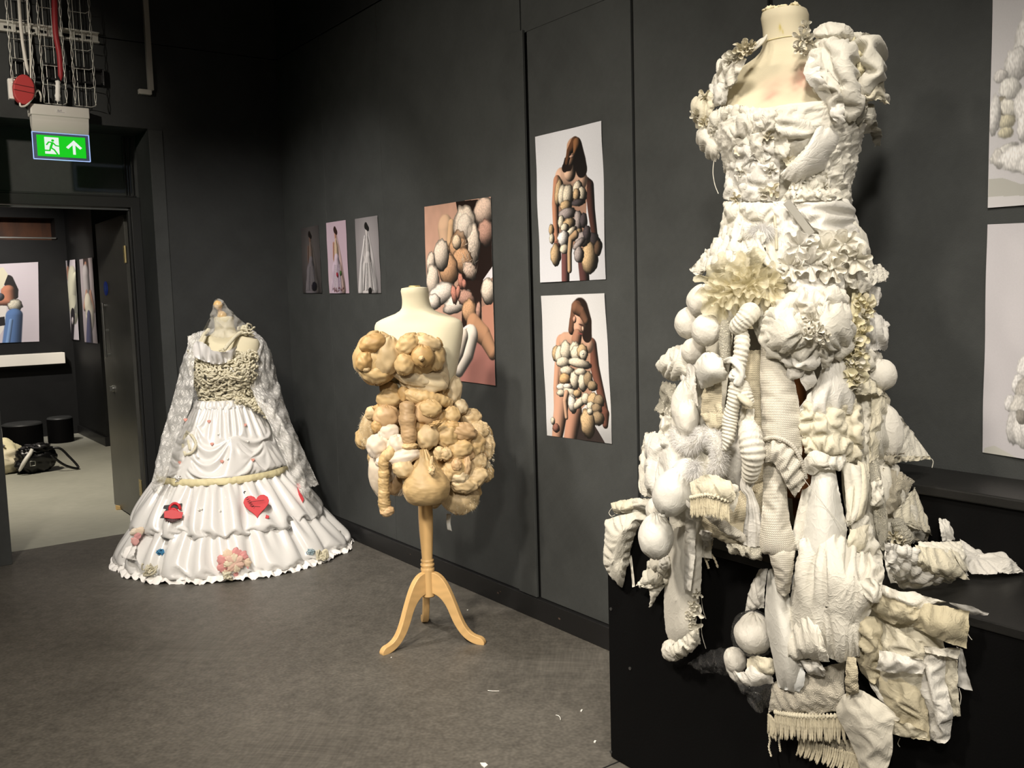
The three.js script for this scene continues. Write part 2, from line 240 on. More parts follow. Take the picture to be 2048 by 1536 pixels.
{ // standing figure with head thrown back
  const P = new Print(360, 528, [[58, 205], [652, 55], [695, 1480], [105, 1517]]); P.L.set(-0.75, -0.35, 0.56).normalize(); P.amb = 0.06;
  P.bg((u, v) => { const k = 0.84 + 0.05 * Math.cos((u - 0.4) * 2.5) - 0.08 * v * u + 0.012 * noise(u * 90, v * 130, 1); return [k * 0.985, k * 0.99, k * 1.02]; });
  P.cap([[330, 1260, 38], [335, 1520, 34]], '#6e4644'); P.cap([[480, 1240, 46], [505, 1530, 40]], '#553634');
  P.cap([[430, 560, 40], [540, 640, 36], [560, 860, 30], [590, 1080, 26], [610, 1180, 26]], '#4a2e27');
  P.blob(620, 1190, 34, 70, 10, '#3a2822');
  P.poly([[250, 540], [360, 500], [470, 505], [520, 560], [515, 850], [500, 1200], [270, 1200], [262, 860], [225, 640]], '#9c7a68');
  P.cap([[290, 570, 60], [380, 560, 60], [470, 590, 50]], '#d9b29a', { amb: 0.3 }); P.cap([[370, 400, 44], [365, 520, 52]], '#dcb89f');
  P.cap([[345, 450, 45], [320, 480, 26]], '#1d120e', { flat: 1 }); P.cap([[430, 290, 46], [450, 420, 56], [470, 490, 48]], '#120b09', { flat: 1 });
  P.cap([[395, 300, 58], [372, 390, 42]], '#b98f74'); P.cap([[410, 260, 40], [360, 330, 22], [340, 430, 18]], '#5d3d28'); P.cap([[430, 262, 36], [410, 330, 14]], '#8a6040'); P.blob(385, 375, 22, 12, 0, '#c7a08c');
  P.cap([[250, 600, 34], [235, 800, 30], [240, 1000, 27], [250, 1170, 26]], '#b98468'); P.cap([[250, 1190, 34], [270, 1290, 22]], '#8d5a4a');
  lumpsOf(P, [[200, 1040, 22, 50, 0, 1], [205, 1120, 22, 45, 0, 0], [240, 1265, 44, 95, -5, 1], [560, 1150, 70, 80, 0, 3], [545, 1290, 64, 130, -6, 1], [620, 1200, 30, 60, 10, 4],
    [265, 700, 32, 120, 12, 1], [300, 730, 36, 95, 8, 0], [350, 720, 46, 85, 0, 0], [435, 660, 38, 60, -12, 0], [470, 720, 40, 65, 10, 0], [425, 720, 30, 50, 0, 1], [330, 820, 50, 45, 0, 1], [440, 790, 55, 30, 0, 3], [345, 890, 70, 48, 0, 2], [440, 960, 34, 90, 0, 2], [490, 950, 30, 60, 0, 3],
    [290, 970, 28, 60, 0, 0], [355, 985, 55, 50, -10, 1], [320, 1020, 34, 38, 0, 0], [380, 1050, 45, 30, -20, 0], [310, 1115, 50, 66, 0, 5], [430, 1080, 50, 36, -30, 1], [480, 1120, 60, 60, 0, 2], [450, 1160, 55, 32, -25, 2], [320, 1210, 40, 42, 0, 0], [450, 1260, 38, 66, -10, 2], [520, 1060, 30, 60, 0, 3]], [PALE, TAN, GREY, '#4d4548', '#5a4637', WHI]);
  P.cap([[420, 1080, 26], [375, 1120, 22], [365, 1250, 20], [370, 1400, 19]], '#b99a78');
  hang('photo print of a figure in a padded dress with head thrown back, upper of two', null, wallQuad([[1073, 274], [1205, 242], [1214, 558.5], [1083.4, 565]]), 0.002, P);
}
{ // standing figure looking down
  const P = new Print(360, 528, [[58, 103], [658, 76], [723, 1480], [123, 1400]]); P.amb = 0.12;
  P.bg((u, v) => { const k = 0.80 + 0.06 * Math.cos((u - 0.4) * 2.5) - 0.2 * sm(0.75, 1, v) * sm(0.45, 0.9, u) + 0.012 * noise(u * 90, v * 130, 1); return [k, k, k * 1.01]; });
  P.poly([[400, 1150], [560, 1300], [660, 1470], [380, 1440]], '#2d2524');
  P.cap([[530, 560, 46], [560, 760, 40], [610, 980, 34], [655, 1180, 28]], '#7a4f40'); P.cap([[655, 1200, 36], [660, 1300, 24]], '#6a4438');
  P.cap([[255, 540, 54], [225, 760, 38], [205, 960, 30], [205, 1150, 24]], '#c99a80');
  P.poly([[250, 500], [370, 470], [520, 520], [520, 760], [540, 1050], [400, 1200], [230, 1060], [230, 700]], '#b08a74');
  P.cap([[290, 530, 60], [400, 520, 55], [500, 560, 48]], '#c8a088', { amb: 0.35 });
  P.cap([[260, 1060, 72], [235, 1250, 62], [215, 1420, 48]], '#c79a82'); P.cap([[380, 1180, 66], [350, 1330, 62], [330, 1450, 56]], '#b98a74'); P.blob(205, 1330, 30, 40, 0, '#9a6a5c');
  P.cap([[430, 230, 72], [470, 340, 60], [490, 470, 42]], '#20140f', { flat: 1 }); P.cap([[400, 235, 60], [360, 330, 32], [345, 420, 28]], '#6b4a3a');
  P.cap([[430, 320, 56], [415, 400, 48], [410, 450, 32]], '#d2a48c', { amb: 0.25 }); P.cap([[400, 470, 40], [390, 510, 44]], '#a87c66'); P.cap([[390, 215, 40], [440, 250, 34], [480, 330, 26]], '#7c5844'); P.blob(375, 320, 14, 30, 0, '#cf9c86');
  P.blob(440, 372, 22, 7, 15, '#3c2620', { flat: 1 }); P.blob(452, 410, 9, 26, -10, '#ddb39b'); P.blob(428, 452, 18, 6, 10, '#8c4a44', { flat: 1 });
  lumpsOf(P, [[205, 640, 36, 70, 10, 1], [240, 660, 44, 90, 10, 0], [295, 620, 50, 95, 0, 0], [270, 720, 60, 50, 0, 0], [375, 600, 42, 70, -5, 0], [400, 640, 60, 70, 0, 0], [445, 620, 44, 66, 0, 1], [455, 650, 34, 45, 0, 0], [452, 640, 9, 10, 0, 5], [420, 730, 95, 42, 8, 0], [305, 800, 60, 44, 0, 0], [285, 875, 50, 50, 0, 4], [375, 890, 38, 85, 0, 0], [430, 810, 50, 36, 0, 0], [450, 910, 36, 75, 0, 0], [500, 880, 36, 70, 10, 2],
    [255, 950, 44, 34, 0, 5], [310, 945, 40, 28, 0, 5], [250, 1005, 40, 32, 0, 0], [340, 1000, 64, 34, 12, 0], [400, 1010, 34, 36, 0, 1], [340, 1050, 40, 30, 0, 5], [355, 1110, 34, 80, -18, 5], [430, 1090, 70, 40, -30, 0], [480, 1060, 36, 50, 0, 0], [550, 1075, 50, 65, 0, 1], [600, 1080, 40, 55, 0, 2], [525, 1130, 30, 40, 0, 0], [580, 1150, 40, 45, 0, 2], [590, 1240, 50, 60, 0, 2], [500, 1290, 58, 125, -5, 1], [175, 1265, 18, 34, 0, 0], [540, 940, 40, 44, 0, 2], [520, 1180, 24, 28, 0, 0]], [PALE, TAN, '#9b876c', '#4d4548', '#d3ad7e', '#e6dfd4']);
  P.cap([[300, 1010, 24], [285, 1080, 20], [300, 1230, 16]], '#c9a288');
  hang('tall photo print of a figure in a padded dress looking down, lower of two', null, wallQuad([[1083.4, 591.7], [1211.7, 586.4], [1225.8, 887.3], [1095.8, 870.5]]), 0.002, P);
}
{ // close up
  const P = new Print(400, 580, [[43, 133], [545, 50], [587, 1500], [95, 1410]]); P.L.set(-0.4, -0.6, 0.7).normalize();
  P.bg((u, v) => { const k = 1 - 0.25 * sm(0.1, 0.5, v) * u + 0.03 * noise(u * 8, v * 10, 2); return [0.83 * k, 0.66 * k, 0.58 * k]; });
  P.poly([[280, 90], [550, 60], [565, 600], [500, 720], [300, 760], [330, 400]], '#1d100c'); P.poly([[330, 700], [480, 690], [480, 1060], [330, 1060]], '#251612'); P.poly([[490, 690], [560, 590], [565, 670], [505, 725]], '#e6e2e8');
  P.poly([[480, 900], [570, 850], [580, 1200], [500, 1120]], '#c08a76'); P.poly([[440, 1060], [590, 1260], [590, 1510], [270, 1470], [330, 1300]], (u, v) => [0.72 - 0.1 * u, 0.5 - 0.08 * u, 0.47 - 0.08 * u]); P.poly([[440, 1080], [470, 1080], [590, 1270], [590, 1300]], '#2a1712');
  P.cap([[200, 300, 60], [205, 430, 40]], '#dcb89a'); P.cap([[245, 270, 26], [235, 400, 24]], '#d9b48e');
  lumpsOf(P, [[490, 165, 62, 100, 0, 0], [505, 330, 52, 90, -8, 2], [345, 300, 74, 170, 5, 3], [410, 420, 44, 150, 0, 3], [300, 440, 60, 120, 8, 1], [330, 540, 70, 90, 10, 1], [225, 610, 68, 120, 20, 1], [285, 400, 30, 55, 0, 4], [170, 500, 52, 120, 8, 3], [95, 560, 30, 90, 12, 3], [110, 700, 46, 130, 0, 3], [385, 620, 44, 60, 20, 0], [180, 790, 100, 80, -10, 5], [120, 850, 50, 60, 0, 5], [300, 860, 100, 70, -15, 5], [360, 830, 60, 60, 10, 2], [385, 930, 46, 90, 5, 1], [530, 780, 44, 90, 12, 3], [270, 800, 20, 70, -15, 6], [320, 700, 18, 60, -15, 6], [345, 720, 14, 36, -20, 6], [300, 780, 15, 50, 10, 6], [455, 930, 16, 70, 8, 2], [400, 1050, 44, 40, -20, 1], [260, 1420, 30, 70, 10, 2]], ['#d9bfae', '#cba07c', '#b68f80', '#e4d4c4', '#ecd3b6', '#e9ddd2', '#c08474']);
  P.cap([[420, 1040, 52], [500, 1120, 44], [560, 1240, 34]], '#bd9070'); P.cap([[405, 1110, 44], [370, 1230, 48], [310, 1350, 40]], '#e8dfd4'); P.cap([[345, 1110, 32], [310, 1220, 36], [262, 1330, 30]], '#e2d6c8');
  P.blob(345, 280, 50, 90, 0, '#f0e6dc', { al: 0.35 }); P.blob(365, 1045, 26, 10, -20, '#f2f0ee', { flat: 1 }); for (let i = 0; i < 60; i++) P.blob(rr(330, 440), rr(380, 650), rr(4, 22), rr(2, 5), rr(0, 180), '#f3e6d6', { al: 0.45 });
  hang('large close-up photo print of flesh-coloured stuffed lumps behind the middle dress form', null, wallQuad([[851, 413.8], [982.5, 393.5], [993, 771], [859, 754]], XW - 0.006), 0.002, P);
}
{ // three small prints of the satin gown
  const q = (i) => [[[603, 457], [637, 450], [645, 586], [607, 586]], [[653, 446], [692, 440], [699.5, 586.5], [660, 586.5]], [[711, 438], [756, 431], [763, 586], [717, 586.5]]][i];
  const fig = (P, c, x0) => { P.cap([[x0, 0.16, 0.055], [x0, 0.22, 0.045]], c.skin); P.cap([[x0 - 0.02, 0.11, 0.07], [x0 + 0.06, 0.15, 0.05]], c.hair, { flat: 1 }); P.cap([[x0, 0.25, 0.04], [x0, 0.36, 0.12], [x0, 0.5, 0.11]], c.top); P.cap([[x0 - 0.12, 0.3, 0.04], [x0 - 0.15, 0.5, 0.035], [x0 - 0.1, 0.6, 0.03]], c.skin); P.cap([[x0, 0.52, 0.12], [x0, 0.7, 0.26], [x0 + 0.02, 0.9, 0.34], [x0 + 0.02, 0.97, 0.36]], c.skirt); for (let i = 0; i < 26; i++) { const a = rr(-0.3, 0.3); P.cap([[x0 + a * 0.5, 0.6, 0.01], [x0 + a, 0.95, 0.02]], i % 2 ? c.fold : c.lite, { al: 0.5 }); } P.cap([[x0 + 0.06, 0.2, 0.03], [x0 + 0.2, 0.5, 0.06], [x0 + 0.3, 0.95, 0.1]], c.veil, { al: 0.45 }); };
  const mk = (bg, c, x0, f) => { const P = new Print(130, 190); P.sx = P.sy = 1; P.px = function (x, y) { return [x * this.w, y * this.h]; }; P.sx = 130; P.sy = 190; P.amb = 0.35; P.bg(bg); fig(P, c, x0); if (f) f(P); return P; };
  const dark = mk((u, v) => { const k = 0.42 - 0.5 * Math.hypot(u - 0.5, v - 0.4) * 0.5; return [k * 0.95, k * 0.9, k * 0.9]; }, { skin: '#6b5248', hair: '#17110f', top: '#7a6a62', skirt: '#6f6a70', fold: '#4a484c', lite: '#8a8488', veil: '#5e5752' }, 0.5, (P) => P.blob(0.62, 0.9, 0.12, 0.06, 0, '#15131c'));
  const pink = mk((u, v) => [0.80 - 0.05 * u, 0.72 - 0.06 * u, 0.78 - 0.06 * u], { skin: '#b78672', hair: '#33201c', top: '#cdb39a', skirt: '#c6b4c4', fold: '#94809a', lite: '#efe6ee', veil: '#b4927a' }, 0.45, (P) => { P.blob(0.45, 0.74, 0.05, 0.025, 60, '#a01f2c'); P.blob(0.62, 0.72, 0.05, 0.03, 0, '#4b6a3a'); for (let i = 0; i < 20; i++) P.blob(rr(0.2, 0.75), rr(0.92, 0.98), 0.02, 0.008, 0, '#7d4a50'); });
  const grey = mk((u, v) => { const k = 0.66 - 0.25 * Math.hypot(u - 0.5, v - 0.45); return [k, k * 0.97, k * 0.99]; }, { skin: '#c9c4c4', hair: '#1b1919', top: '#b9b5b6', skirt: '#bdb9ba', fold: '#3d3b3d', lite: '#f2f0f0', veil: '#d9d6d8' }, 0.5, (P) => { P.blob(0.55, 0.97, 0.07, 0.04, 0, '#171616'); P.cap([[0.4, 0.25, 0.03], [0.2, 0.6, 0.05], [0.12, 0.97, 0.1]], '#e9e7e8', { al: 0.6 }); });
  hang('small dim photo print of the satin gown, leftmost of three, nearest the corner', null, wallQuad(q(0), XW - 0.006), 0.002, dark, 0xffffff, 0.003);
  hang('small pinkish photo print of the satin gown, middle of three', null, wallQuad(q(1), XW - 0.006), 0.002, pink, 0xffffff, 0.003);
  hang('small black and white photo print of the satin gown, rightmost of three', null, wallQuad(q(2), XW - 0.006), 0.002, grey, 0xffffff, 0.003);
}
{ // two prints of the white gown by the right edge
  const W = (P, list, shade) => { P.L.set(-0.6, -0.5, 0.62).normalize(); P.amb = 0.7; P.rim = 0.12; for (const [x, y, rx, ry, rot, c] of list) P.blob(x, y, rx, ry, rot, c); };
  const A = new Print(300, 424, [[97, -880], [830, -960], [830, 1440], [65, 1487]]); A.bg((u, v) => { const k = 0.82 - 0.02 * u + 0.008 * noise(u * 80, v * 100, 4) - (v > 0.945 ? -0.02 : 0) ; return v > 0.94 ? [0.83, 0.82, 0.83] : [k, k * 0.99, k * 1.005]; });
  A.poly([[70, 1270], [180, 1265], [300, 1310], [500, 1330], [830, 1340], [830, 1390], [66, 1400]], '#b9b8b2');
  W(A, [[300, 270, 40, 60, 0, '#cfccca'], [420, 300, 150, 240, 0, '#dcdad8'], [270, 440, 80, 100, 0, '#d8d6d4'], [150, 525, 46, 42, 0, '#d3d0ce'], [220, 620, 70, 70, 0, '#dcdad6'], [170, 740, 40, 60, 20, '#8e887a'], [215, 760, 60, 60, 10, '#d8d5cd'], [190, 850, 60, 44, 0, '#cfc9b4'], [190, 930, 50, 36, 0, '#c8c2ac'], [110, 800, 36, 130, 12, '#d9d7d5'], [420, 760, 140, 200, 0, '#dbd9d7'], [180, 1080, 90, 50, -10, '#cfcdc9'], [140, 1120, 40, 60, 20, '#c9c6c2'], [350, 1120, 180, 90, 0, '#e0dedc'], [500, 1160, 200, 90, 0, '#dddbd9'], [320, 900, 40, 90, 5, '#e2e0de']]);
  const B = new Print(300, 424, [[48, 58], [700, 30], [700, 1500], [17, 1447]]); B.bg((u, v) => { const k = 0.80 - 0.05 * v + 0.02 * Math.cos(u * 3) + 0.008 * noise(u * 80, v * 100, 4); return [k, k * 0.985, k * 1.01]; });
  B.poly([[17, 1450], [30, 1415], [90, 1395], [240, 1465], [250, 1475]], '#bcbbb5');
  W(B, [[300, 900, 60, 80, 0, '#d5d3d2'], [420, 800, 120, 300, 0, '#dbd9d9'], [240, 1000, 34, 60, 10, '#d2d0cf'], [290, 1050, 60, 90, 0, '#a9a5a0'], [190, 1120, 30, 50, 30, '#cfcdcd'], [250, 1160, 50, 90, 10, '#c4c1bd'], [215, 1270, 40, 100, 0, '#b9b7b6'], [280, 1280, 60, 110, 0, '#d0cecc'], [400, 1250, 130, 170, 0, '#d6d4d3'], [260, 1200, 30, 40, 20, '#8d8983']]);
  hang('large pale photo print of the white gown, upper of two beside the gown', null, wallQuad([[1992, -262], [2200, -310], [2197, 399], [1978, 416]]), 0.002, A);
  hang('large pale photo print of the white gown, lower of two beside the gown', null, wallQuad([[1976, 449], [2196, 440], [2190, 938], [1966, 904.5]]), 0.002, B);
}
{ // prints in the next room
  const P = new Print(260, 380, [[-150, 640], [332, 632], [395, 1430], [-110, 1440]]); P.bg((u, v) => { const k = 0.84 - 0.06 * v; return [k, k * 0.96, k * 0.99]; });
  P.cap([[120, 790, 40], [170, 900, 34], [185, 960, 22]], '#1c1717', { flat: 1 }); P.cap([[130, 900, 50], [140, 1000, 50], [60, 1010, 40], [-40, 1000, 36]], '#c08164'); P.poly([[-60, 720], [80, 668], [120, 740], [90, 870], [20, 920], [-60, 900]], '#ded8bd'); P.cap([[-60, 950, 40], [70, 960, 36]], '#5b5f6a');
  P.blob(190, 1050, 46, 55, 0, '#cfc9b6'); P.poly([[-100, 1030], [130, 1050], [130, 1270], [60, 1440], [-100, 1440]], '#dedad2'); P.cap([[190, 1150, 60], [190, 1440, 66]], '#5878a8', { amb: 0.4 }); P.cap([[170, 1200, 14], [160, 1430, 16]], '#8fb0d8', { al: 0.6 });
  P.poly([[10, 1180], [120, 1160], [130, 1250], [80, 1260], [20, 1230]], '#17161a'); P.poly([[0, 1050], [60, 1040], [80, 1100], [60, 1130], [40, 1200], [0, 1220]], '#17161a'); P.poly([[10, 1090], [48, 1090], [44, 1160], [20, 1190]], '#e9d9dc'); P.poly([[-10, 1290], [70, 1270], [80, 1290], [20, 1310]], '#222228');
  hang('photo print of a person hugging a cream sculpted bag, on the far wall', null, [[-60, 531], [76, 524], [78.5, 683], [-60, 688]].map(([x, y]) => onZ(x, y, -11.59)), 0.002, P);
  const S = new Print(160, 300, [[640, 622], [755, 610], [815, 1432], [695, 1420]]); S.bg(() => [0.83, 0.8, 0.83]); S.poly([[680, 615], [705, 615], [700, 700], [685, 700]], '#15131a'); S.cap([[690, 720, 14], [695, 790, 12]], '#b98a74'); S.cap([[760, 760, 10], [735, 830, 44], [730, 960, 44], [755, 1110, 40]], '#d9d8c2', { amb: 0.5 }); S.poly([[780, 830], [800, 850], [800, 1150], [740, 1150], [770, 1050]], '#6e6f68'); S.cap([[745, 1170, 20], [745, 1400, 12]], '#242126', { flat: 1 }); S.blob(745, 1230, 10, 40, 0, '#cfc6c8');
  hang('narrow photo print of a white draped shape, farther of two on the side wall', null, [[127, 522], [151.5, 519], [159, 680], [136, 678]].map(([x, y]) => onX(x, y, 2.19)), 0.002, S);
  const Q = new Print(160, 300, [[815, 612], [945, 590], [1005, 1470], [875, 1455]]); Q.bg((u, v) => [0.70, 0.66, 0.68]); Q.cap([[880, 640, 26], [885, 720, 28]], '#2a1712', { flat: 1 }); Q.cap([[880, 680, 14], [885, 720, 14]], '#b4836e'); Q.cap([[880, 780, 34], [895, 960, 34]], '#b5b0b2'); Q.cap([[930, 960, 12], [965, 1120, 12]], '#b78872'); Q.cap([[890, 960, 12], [870, 1100, 12]], '#b78872'); Q.cap([[905, 1080, 36], [925, 1180, 44], [940, 1300, 14]], '#d8d2c0', { amb: 0.5 }); Q.cap([[915, 1200, 20], [925, 1450, 34]], '#4a4d6e');
  hang('narrow photo print of a woman in blue trousers, nearer of two on the side wall', null, [[159.5, 519], [185, 515], [196.5, 687], [171, 684]].map(([x, y]) => onX(x, y, 2.19)), 0.002, Q, 0xe0e0e0);
}

// ---------------------------------------------------------------- next room: door leaf, stools, ledge, bags
{
  const hx = 1.562, z0 = -6.33, z1 = -7.128, t = thing('door_leaf', 'dark painted door standing open into the next room', 'door', [hx, 0, z0]); t.userData.kind = 'structure'; t.name = 'door_1'; delete t.userData.category;
  add(t, 'leaf', box(-0.012, 0.032, 0.012, 2.035, z1 - z0, 0, 0.003), M.door);
  const W = (px, py, X = hx - 0.014) => { const q = onX(px, py, X); return [q.z - z0, q.y]; };
  const [zs, ys] = W(212, 577); add(t, 'fire_door_sign', new THREE.CylinderGeometry(0.05, 0.05, 0.004, 28).rotateZ(Math.PI / 2).translate(-0.0135, ys, zs - 0.01), std({ color: 0x2c5fa8, roughness: 0.4, map: tex(64, 64, (u, v) => { const b = Math.abs(v - 0.5) < 0.06 && Math.abs(u - 0.5) < 0.3 || Math.abs(v - 0.64) < 0.04 && Math.abs(u - 0.5) < 0.22 || Math.abs(v - 0.37) < 0.04 && Math.abs(u - 0.5) < 0.18; return b ? [1, 1, 1] : [0.35, 0.6, 1]; }, true) }));
  const [za, ya] = W(213, 605), [zb, yb] = W(221, 715); add(t, 'pull_handle', box(-0.05, -0.035, yb, ya, za - 0.012, za + 0.012, 0.006), M.metal); for (const y of [ya - 0.02, (ya + yb) / 2, yb + 0.02]) add(t, 'handle_post', box(-0.038, -0.01, y - 0.008, y + 0.008, za - 0.008, za + 0.008, 0.003), M.metal);
  const [zk, yk] = W(227, 777); add(t, 'thumb_turn', [new THREE.CylinderGeometry(0.022, 0.022, 0.012, 20).rotateZ(Math.PI / 2).translate(-0.018, yk, zk), box(-0.04, -0.02, yk - 0.018, yk + 0.018, zk - 0.005, zk + 0.005, 0.003)], M.metal);
  for (const py of [507, 962]) { const y = onX(262, py, hx).y; const h = add(t, 'hinge', [box(-0.0145, -0.0115, y - 0.055, y + 0.055, -0.05, 0.0, 0.001), new THREE.CylinderGeometry(0.007, 0.007, 0.11, 10).translate(-0.016, y, 0.006)], M.brass); for (const dy of [-0.035, 0, 0.035]) add(h, 'screw', new THREE.CylinderGeometry(0.005, 0.005, 0.002, 8).rotateZ(Math.PI / 2).translate(-0.0155, y + dy, -0.025), M.screw); }
  const wd = std({ color: 0xd6b477, roughness: 0.6 }), w1 = onY(232, 1019), w2 = onY(225, 940);
  const wedge = (name, label, p, col, L) => { const s = new THREE.Shape(); s.moveTo(0, 0); s.lineTo(L, 0); s.lineTo(0, 0.028); tag(add(scene, name, new THREE.ExtrudeGeometry(s, { depth: 0.03, bevelEnabled: true, bevelSize: 0.002, bevelThickness: 0.002, bevelSegments: 1 }), col), label, 'door wedge').position.set(p.x, 0.003, p.z); };
  wedge('door_wedge', 'pale wooden door wedge pushed under the open door leaf', w1, wd, 0.1);
  wedge('door_wedge', 'small reddish wooden wedge on the pale floor behind the open door leaf', w2, std({ color: 0x8e5a3c, roughness: 0.7 }), 0.06);
}
{
  const st = (px0, px1, pyTop, pyBase, label) => { const a = onY(px0, pyBase), b = onY(px1, pyBase), r = b.x * 0.5 - a.x * 0.5, c = V((a.x + b.x) / 2, 0, a.z * 0.5 + b.z * 0.5), h = 1.45 - (1.45 - 0) * 0 + rayOf((px0 + px1) / 2, pyTop).y * (c.z / rayOf((px0 + px1) / 2, pyTop).z); const t = thing('round_stool', label, 'stool', c, 'round black stools');
    const top = [[0.001, h], [r - 0.02, h], [r - 0.004, h - 0.006], [r, h - 0.02]], side = [[r, h - 0.02], [r, 0.01], [r - 0.008, 0]]; add(t, 'seat_top', new THREE.LatheGeometry(top.map(([x, y]) => new THREE.Vector2(x, y)).reverse(), 48), std({ color: 0x343636, roughness: 0.5 })); add(t, 'side', new THREE.LatheGeometry(side.map(([x, y]) => new THREE.Vector2(x, y)).reverse(), 48), M.plinth); };
  st(2, 95, 845, 897, 'low round black stool behind the bags, nearer of two'); st(92, 153.5, 833, 884, 'low round black stool against the side wall, farther of two');
  const l = thing('wall_ledge', 'long white ledge fixed to the far wall under the print', 'shelf', [0, 0, -11.6]); add(l, 'ledge', box(-2.1, 2.08, 0.825, 0.95, 0, 0.14, 0.006), std({ color: 0xf2eee2, roughness: 0.5 })); add(l, 'bracket_rail', box(-2.1, 2.06, 0.795, 0.825, 0, 0.04), M.black);
}
// soft closed shapes: a sphere pushed in and out by noise and creases
function softBall(rx, ry, rz, o = {}) {
  const g = new THREE.SphereGeometry(1, o.seg ?? 40, o.rings ?? 28), p = g.attributes.position, sd = o.seed ?? rnd() * 100, v = V(0, 0, 0);
  for (let i = 0; i < p.count; i++) {
    v.fromBufferAttribute(p, i); const ph = Math.atan2(v.z, v.x), pole = Math.abs(v.y), q = 1 + (o.lump ?? 0.08) * noise(v.x * 1.3 + sd, v.y * 1.3, v.z * 1.3) + (o.wr ?? 0.03) * ridge(v.x * (o.wf ?? 2.4) + sd, v.y * (o.wf ?? 2.4), v.z * (o.wf ?? 2.4)) + (o.pucker ?? 0.05) * Math.sin(ph * (o.pn ?? 9) + 3 * noise(v.x, v.y, sd)) * Math.pow(pole, 6);
    const dy = (o.tip ?? 0) * Math.pow(Math.max(0, v.y), 8); v.multiplyScalar(q); p.setXYZ(i, v.x * rx, v.y * ry + dy * ry, v.z * rz);
  }
  const u = g.attributes.uv; for (let i = 0; i < u.count; i++) u.setXY(i, u.getX(i) * rx * 6, u.getY(i) * ry * 3);
  g.computeVertexNormals(); // close the seam of normals
  const n = g.attributes.normal, W = (o.seg ?? 40) + 1, H = (o.rings ?? 28) + 1; for (let j = 0; j < H; j++) { const a = j * W, b = a + W - 1, m = V(n.getX(a) + n.getX(b), n.getY(a) + n.getY(b), n.getZ(a) + n.getZ(b)).normalize(); n.setXYZ(a, m.x, m.y, m.z); n.setXYZ(b, m.x, m.y, m.z); }
  return g;
}
function tubeGeo(pts, rad, o = {}) { // pts Vector3[], rad number[] or function; o.disp(t, angle) adds to the radius; ends closed round
  const c = new THREE.CatmullRomCurve3(pts, false, 'centripetal'), n = o.n ?? 40, m = o.m ?? 16, fr = c.computeFrenetFrames(n, false), P = [], U = [], I = [], L = c.getLength();
  const radAt = typeof rad === 'function' ? rad : (t) => { const x = t * (rad.length - 1), i = Math.min(rad.length - 2, Math.floor(x)), f = x - i; return lerp(rad[i], rad[i + 1], f * f * (3 - 2 * f)); };
  for (let i = 0; i <= n; i++) { const t = i / n, q = c.getPointAt(t), cap = o.open ? 1 : Math.sqrt(clamp(1 - Math.pow(1 - clamp(Math.min(t, 1 - t) * L / (radAt(t) * (o.capLen ?? 0.8)), 0, 1), 2), 0.0004, 1)); for (let j = 0; j <= m; j++) { const a = j / m * Math.PI * 2, r = (radAt(t) + (o.disp ? o.disp(t, a) : 0)) * cap, d = fr.normals[i].clone().multiplyScalar(Math.cos(a)).addScaledVector(fr.binormals[i], Math.sin(a)); P.push(q.x + d.x * r, q.y + d.y * r, q.z + d.z * r); U.push(a * radAt(0.5), t * L); } }
  for (let i = 0; i < n; i++) for (let j = 0; j < m; j++) { const a = i * (m + 1) + j, b = a + 1, d = a + m + 1, e = d + 1; I.push(a, b, d, b, e, d); }
  const g = new THREE.BufferGeometry(); g.setAttribute('position', new THREE.Float32BufferAttribute(P, 3)); g.setAttribute('uv', new THREE.Float32BufferAttribute(U, 2)); g.setIndex(I); g.computeVertexNormals();
  const N = g.attributes.normal; for (let i = 0; i <= n; i++) { const a = i * (m + 1), b = a + m, k = V(N.getX(a) + N.getX(b), N.getY(a) + N.getY(b), N.getZ(a) + N.getZ(b)).normalize(); N.setXYZ(a, k.x, k.y, k.z); N.setXYZ(b, k.x, k.y, k.z); }
  return g;
}
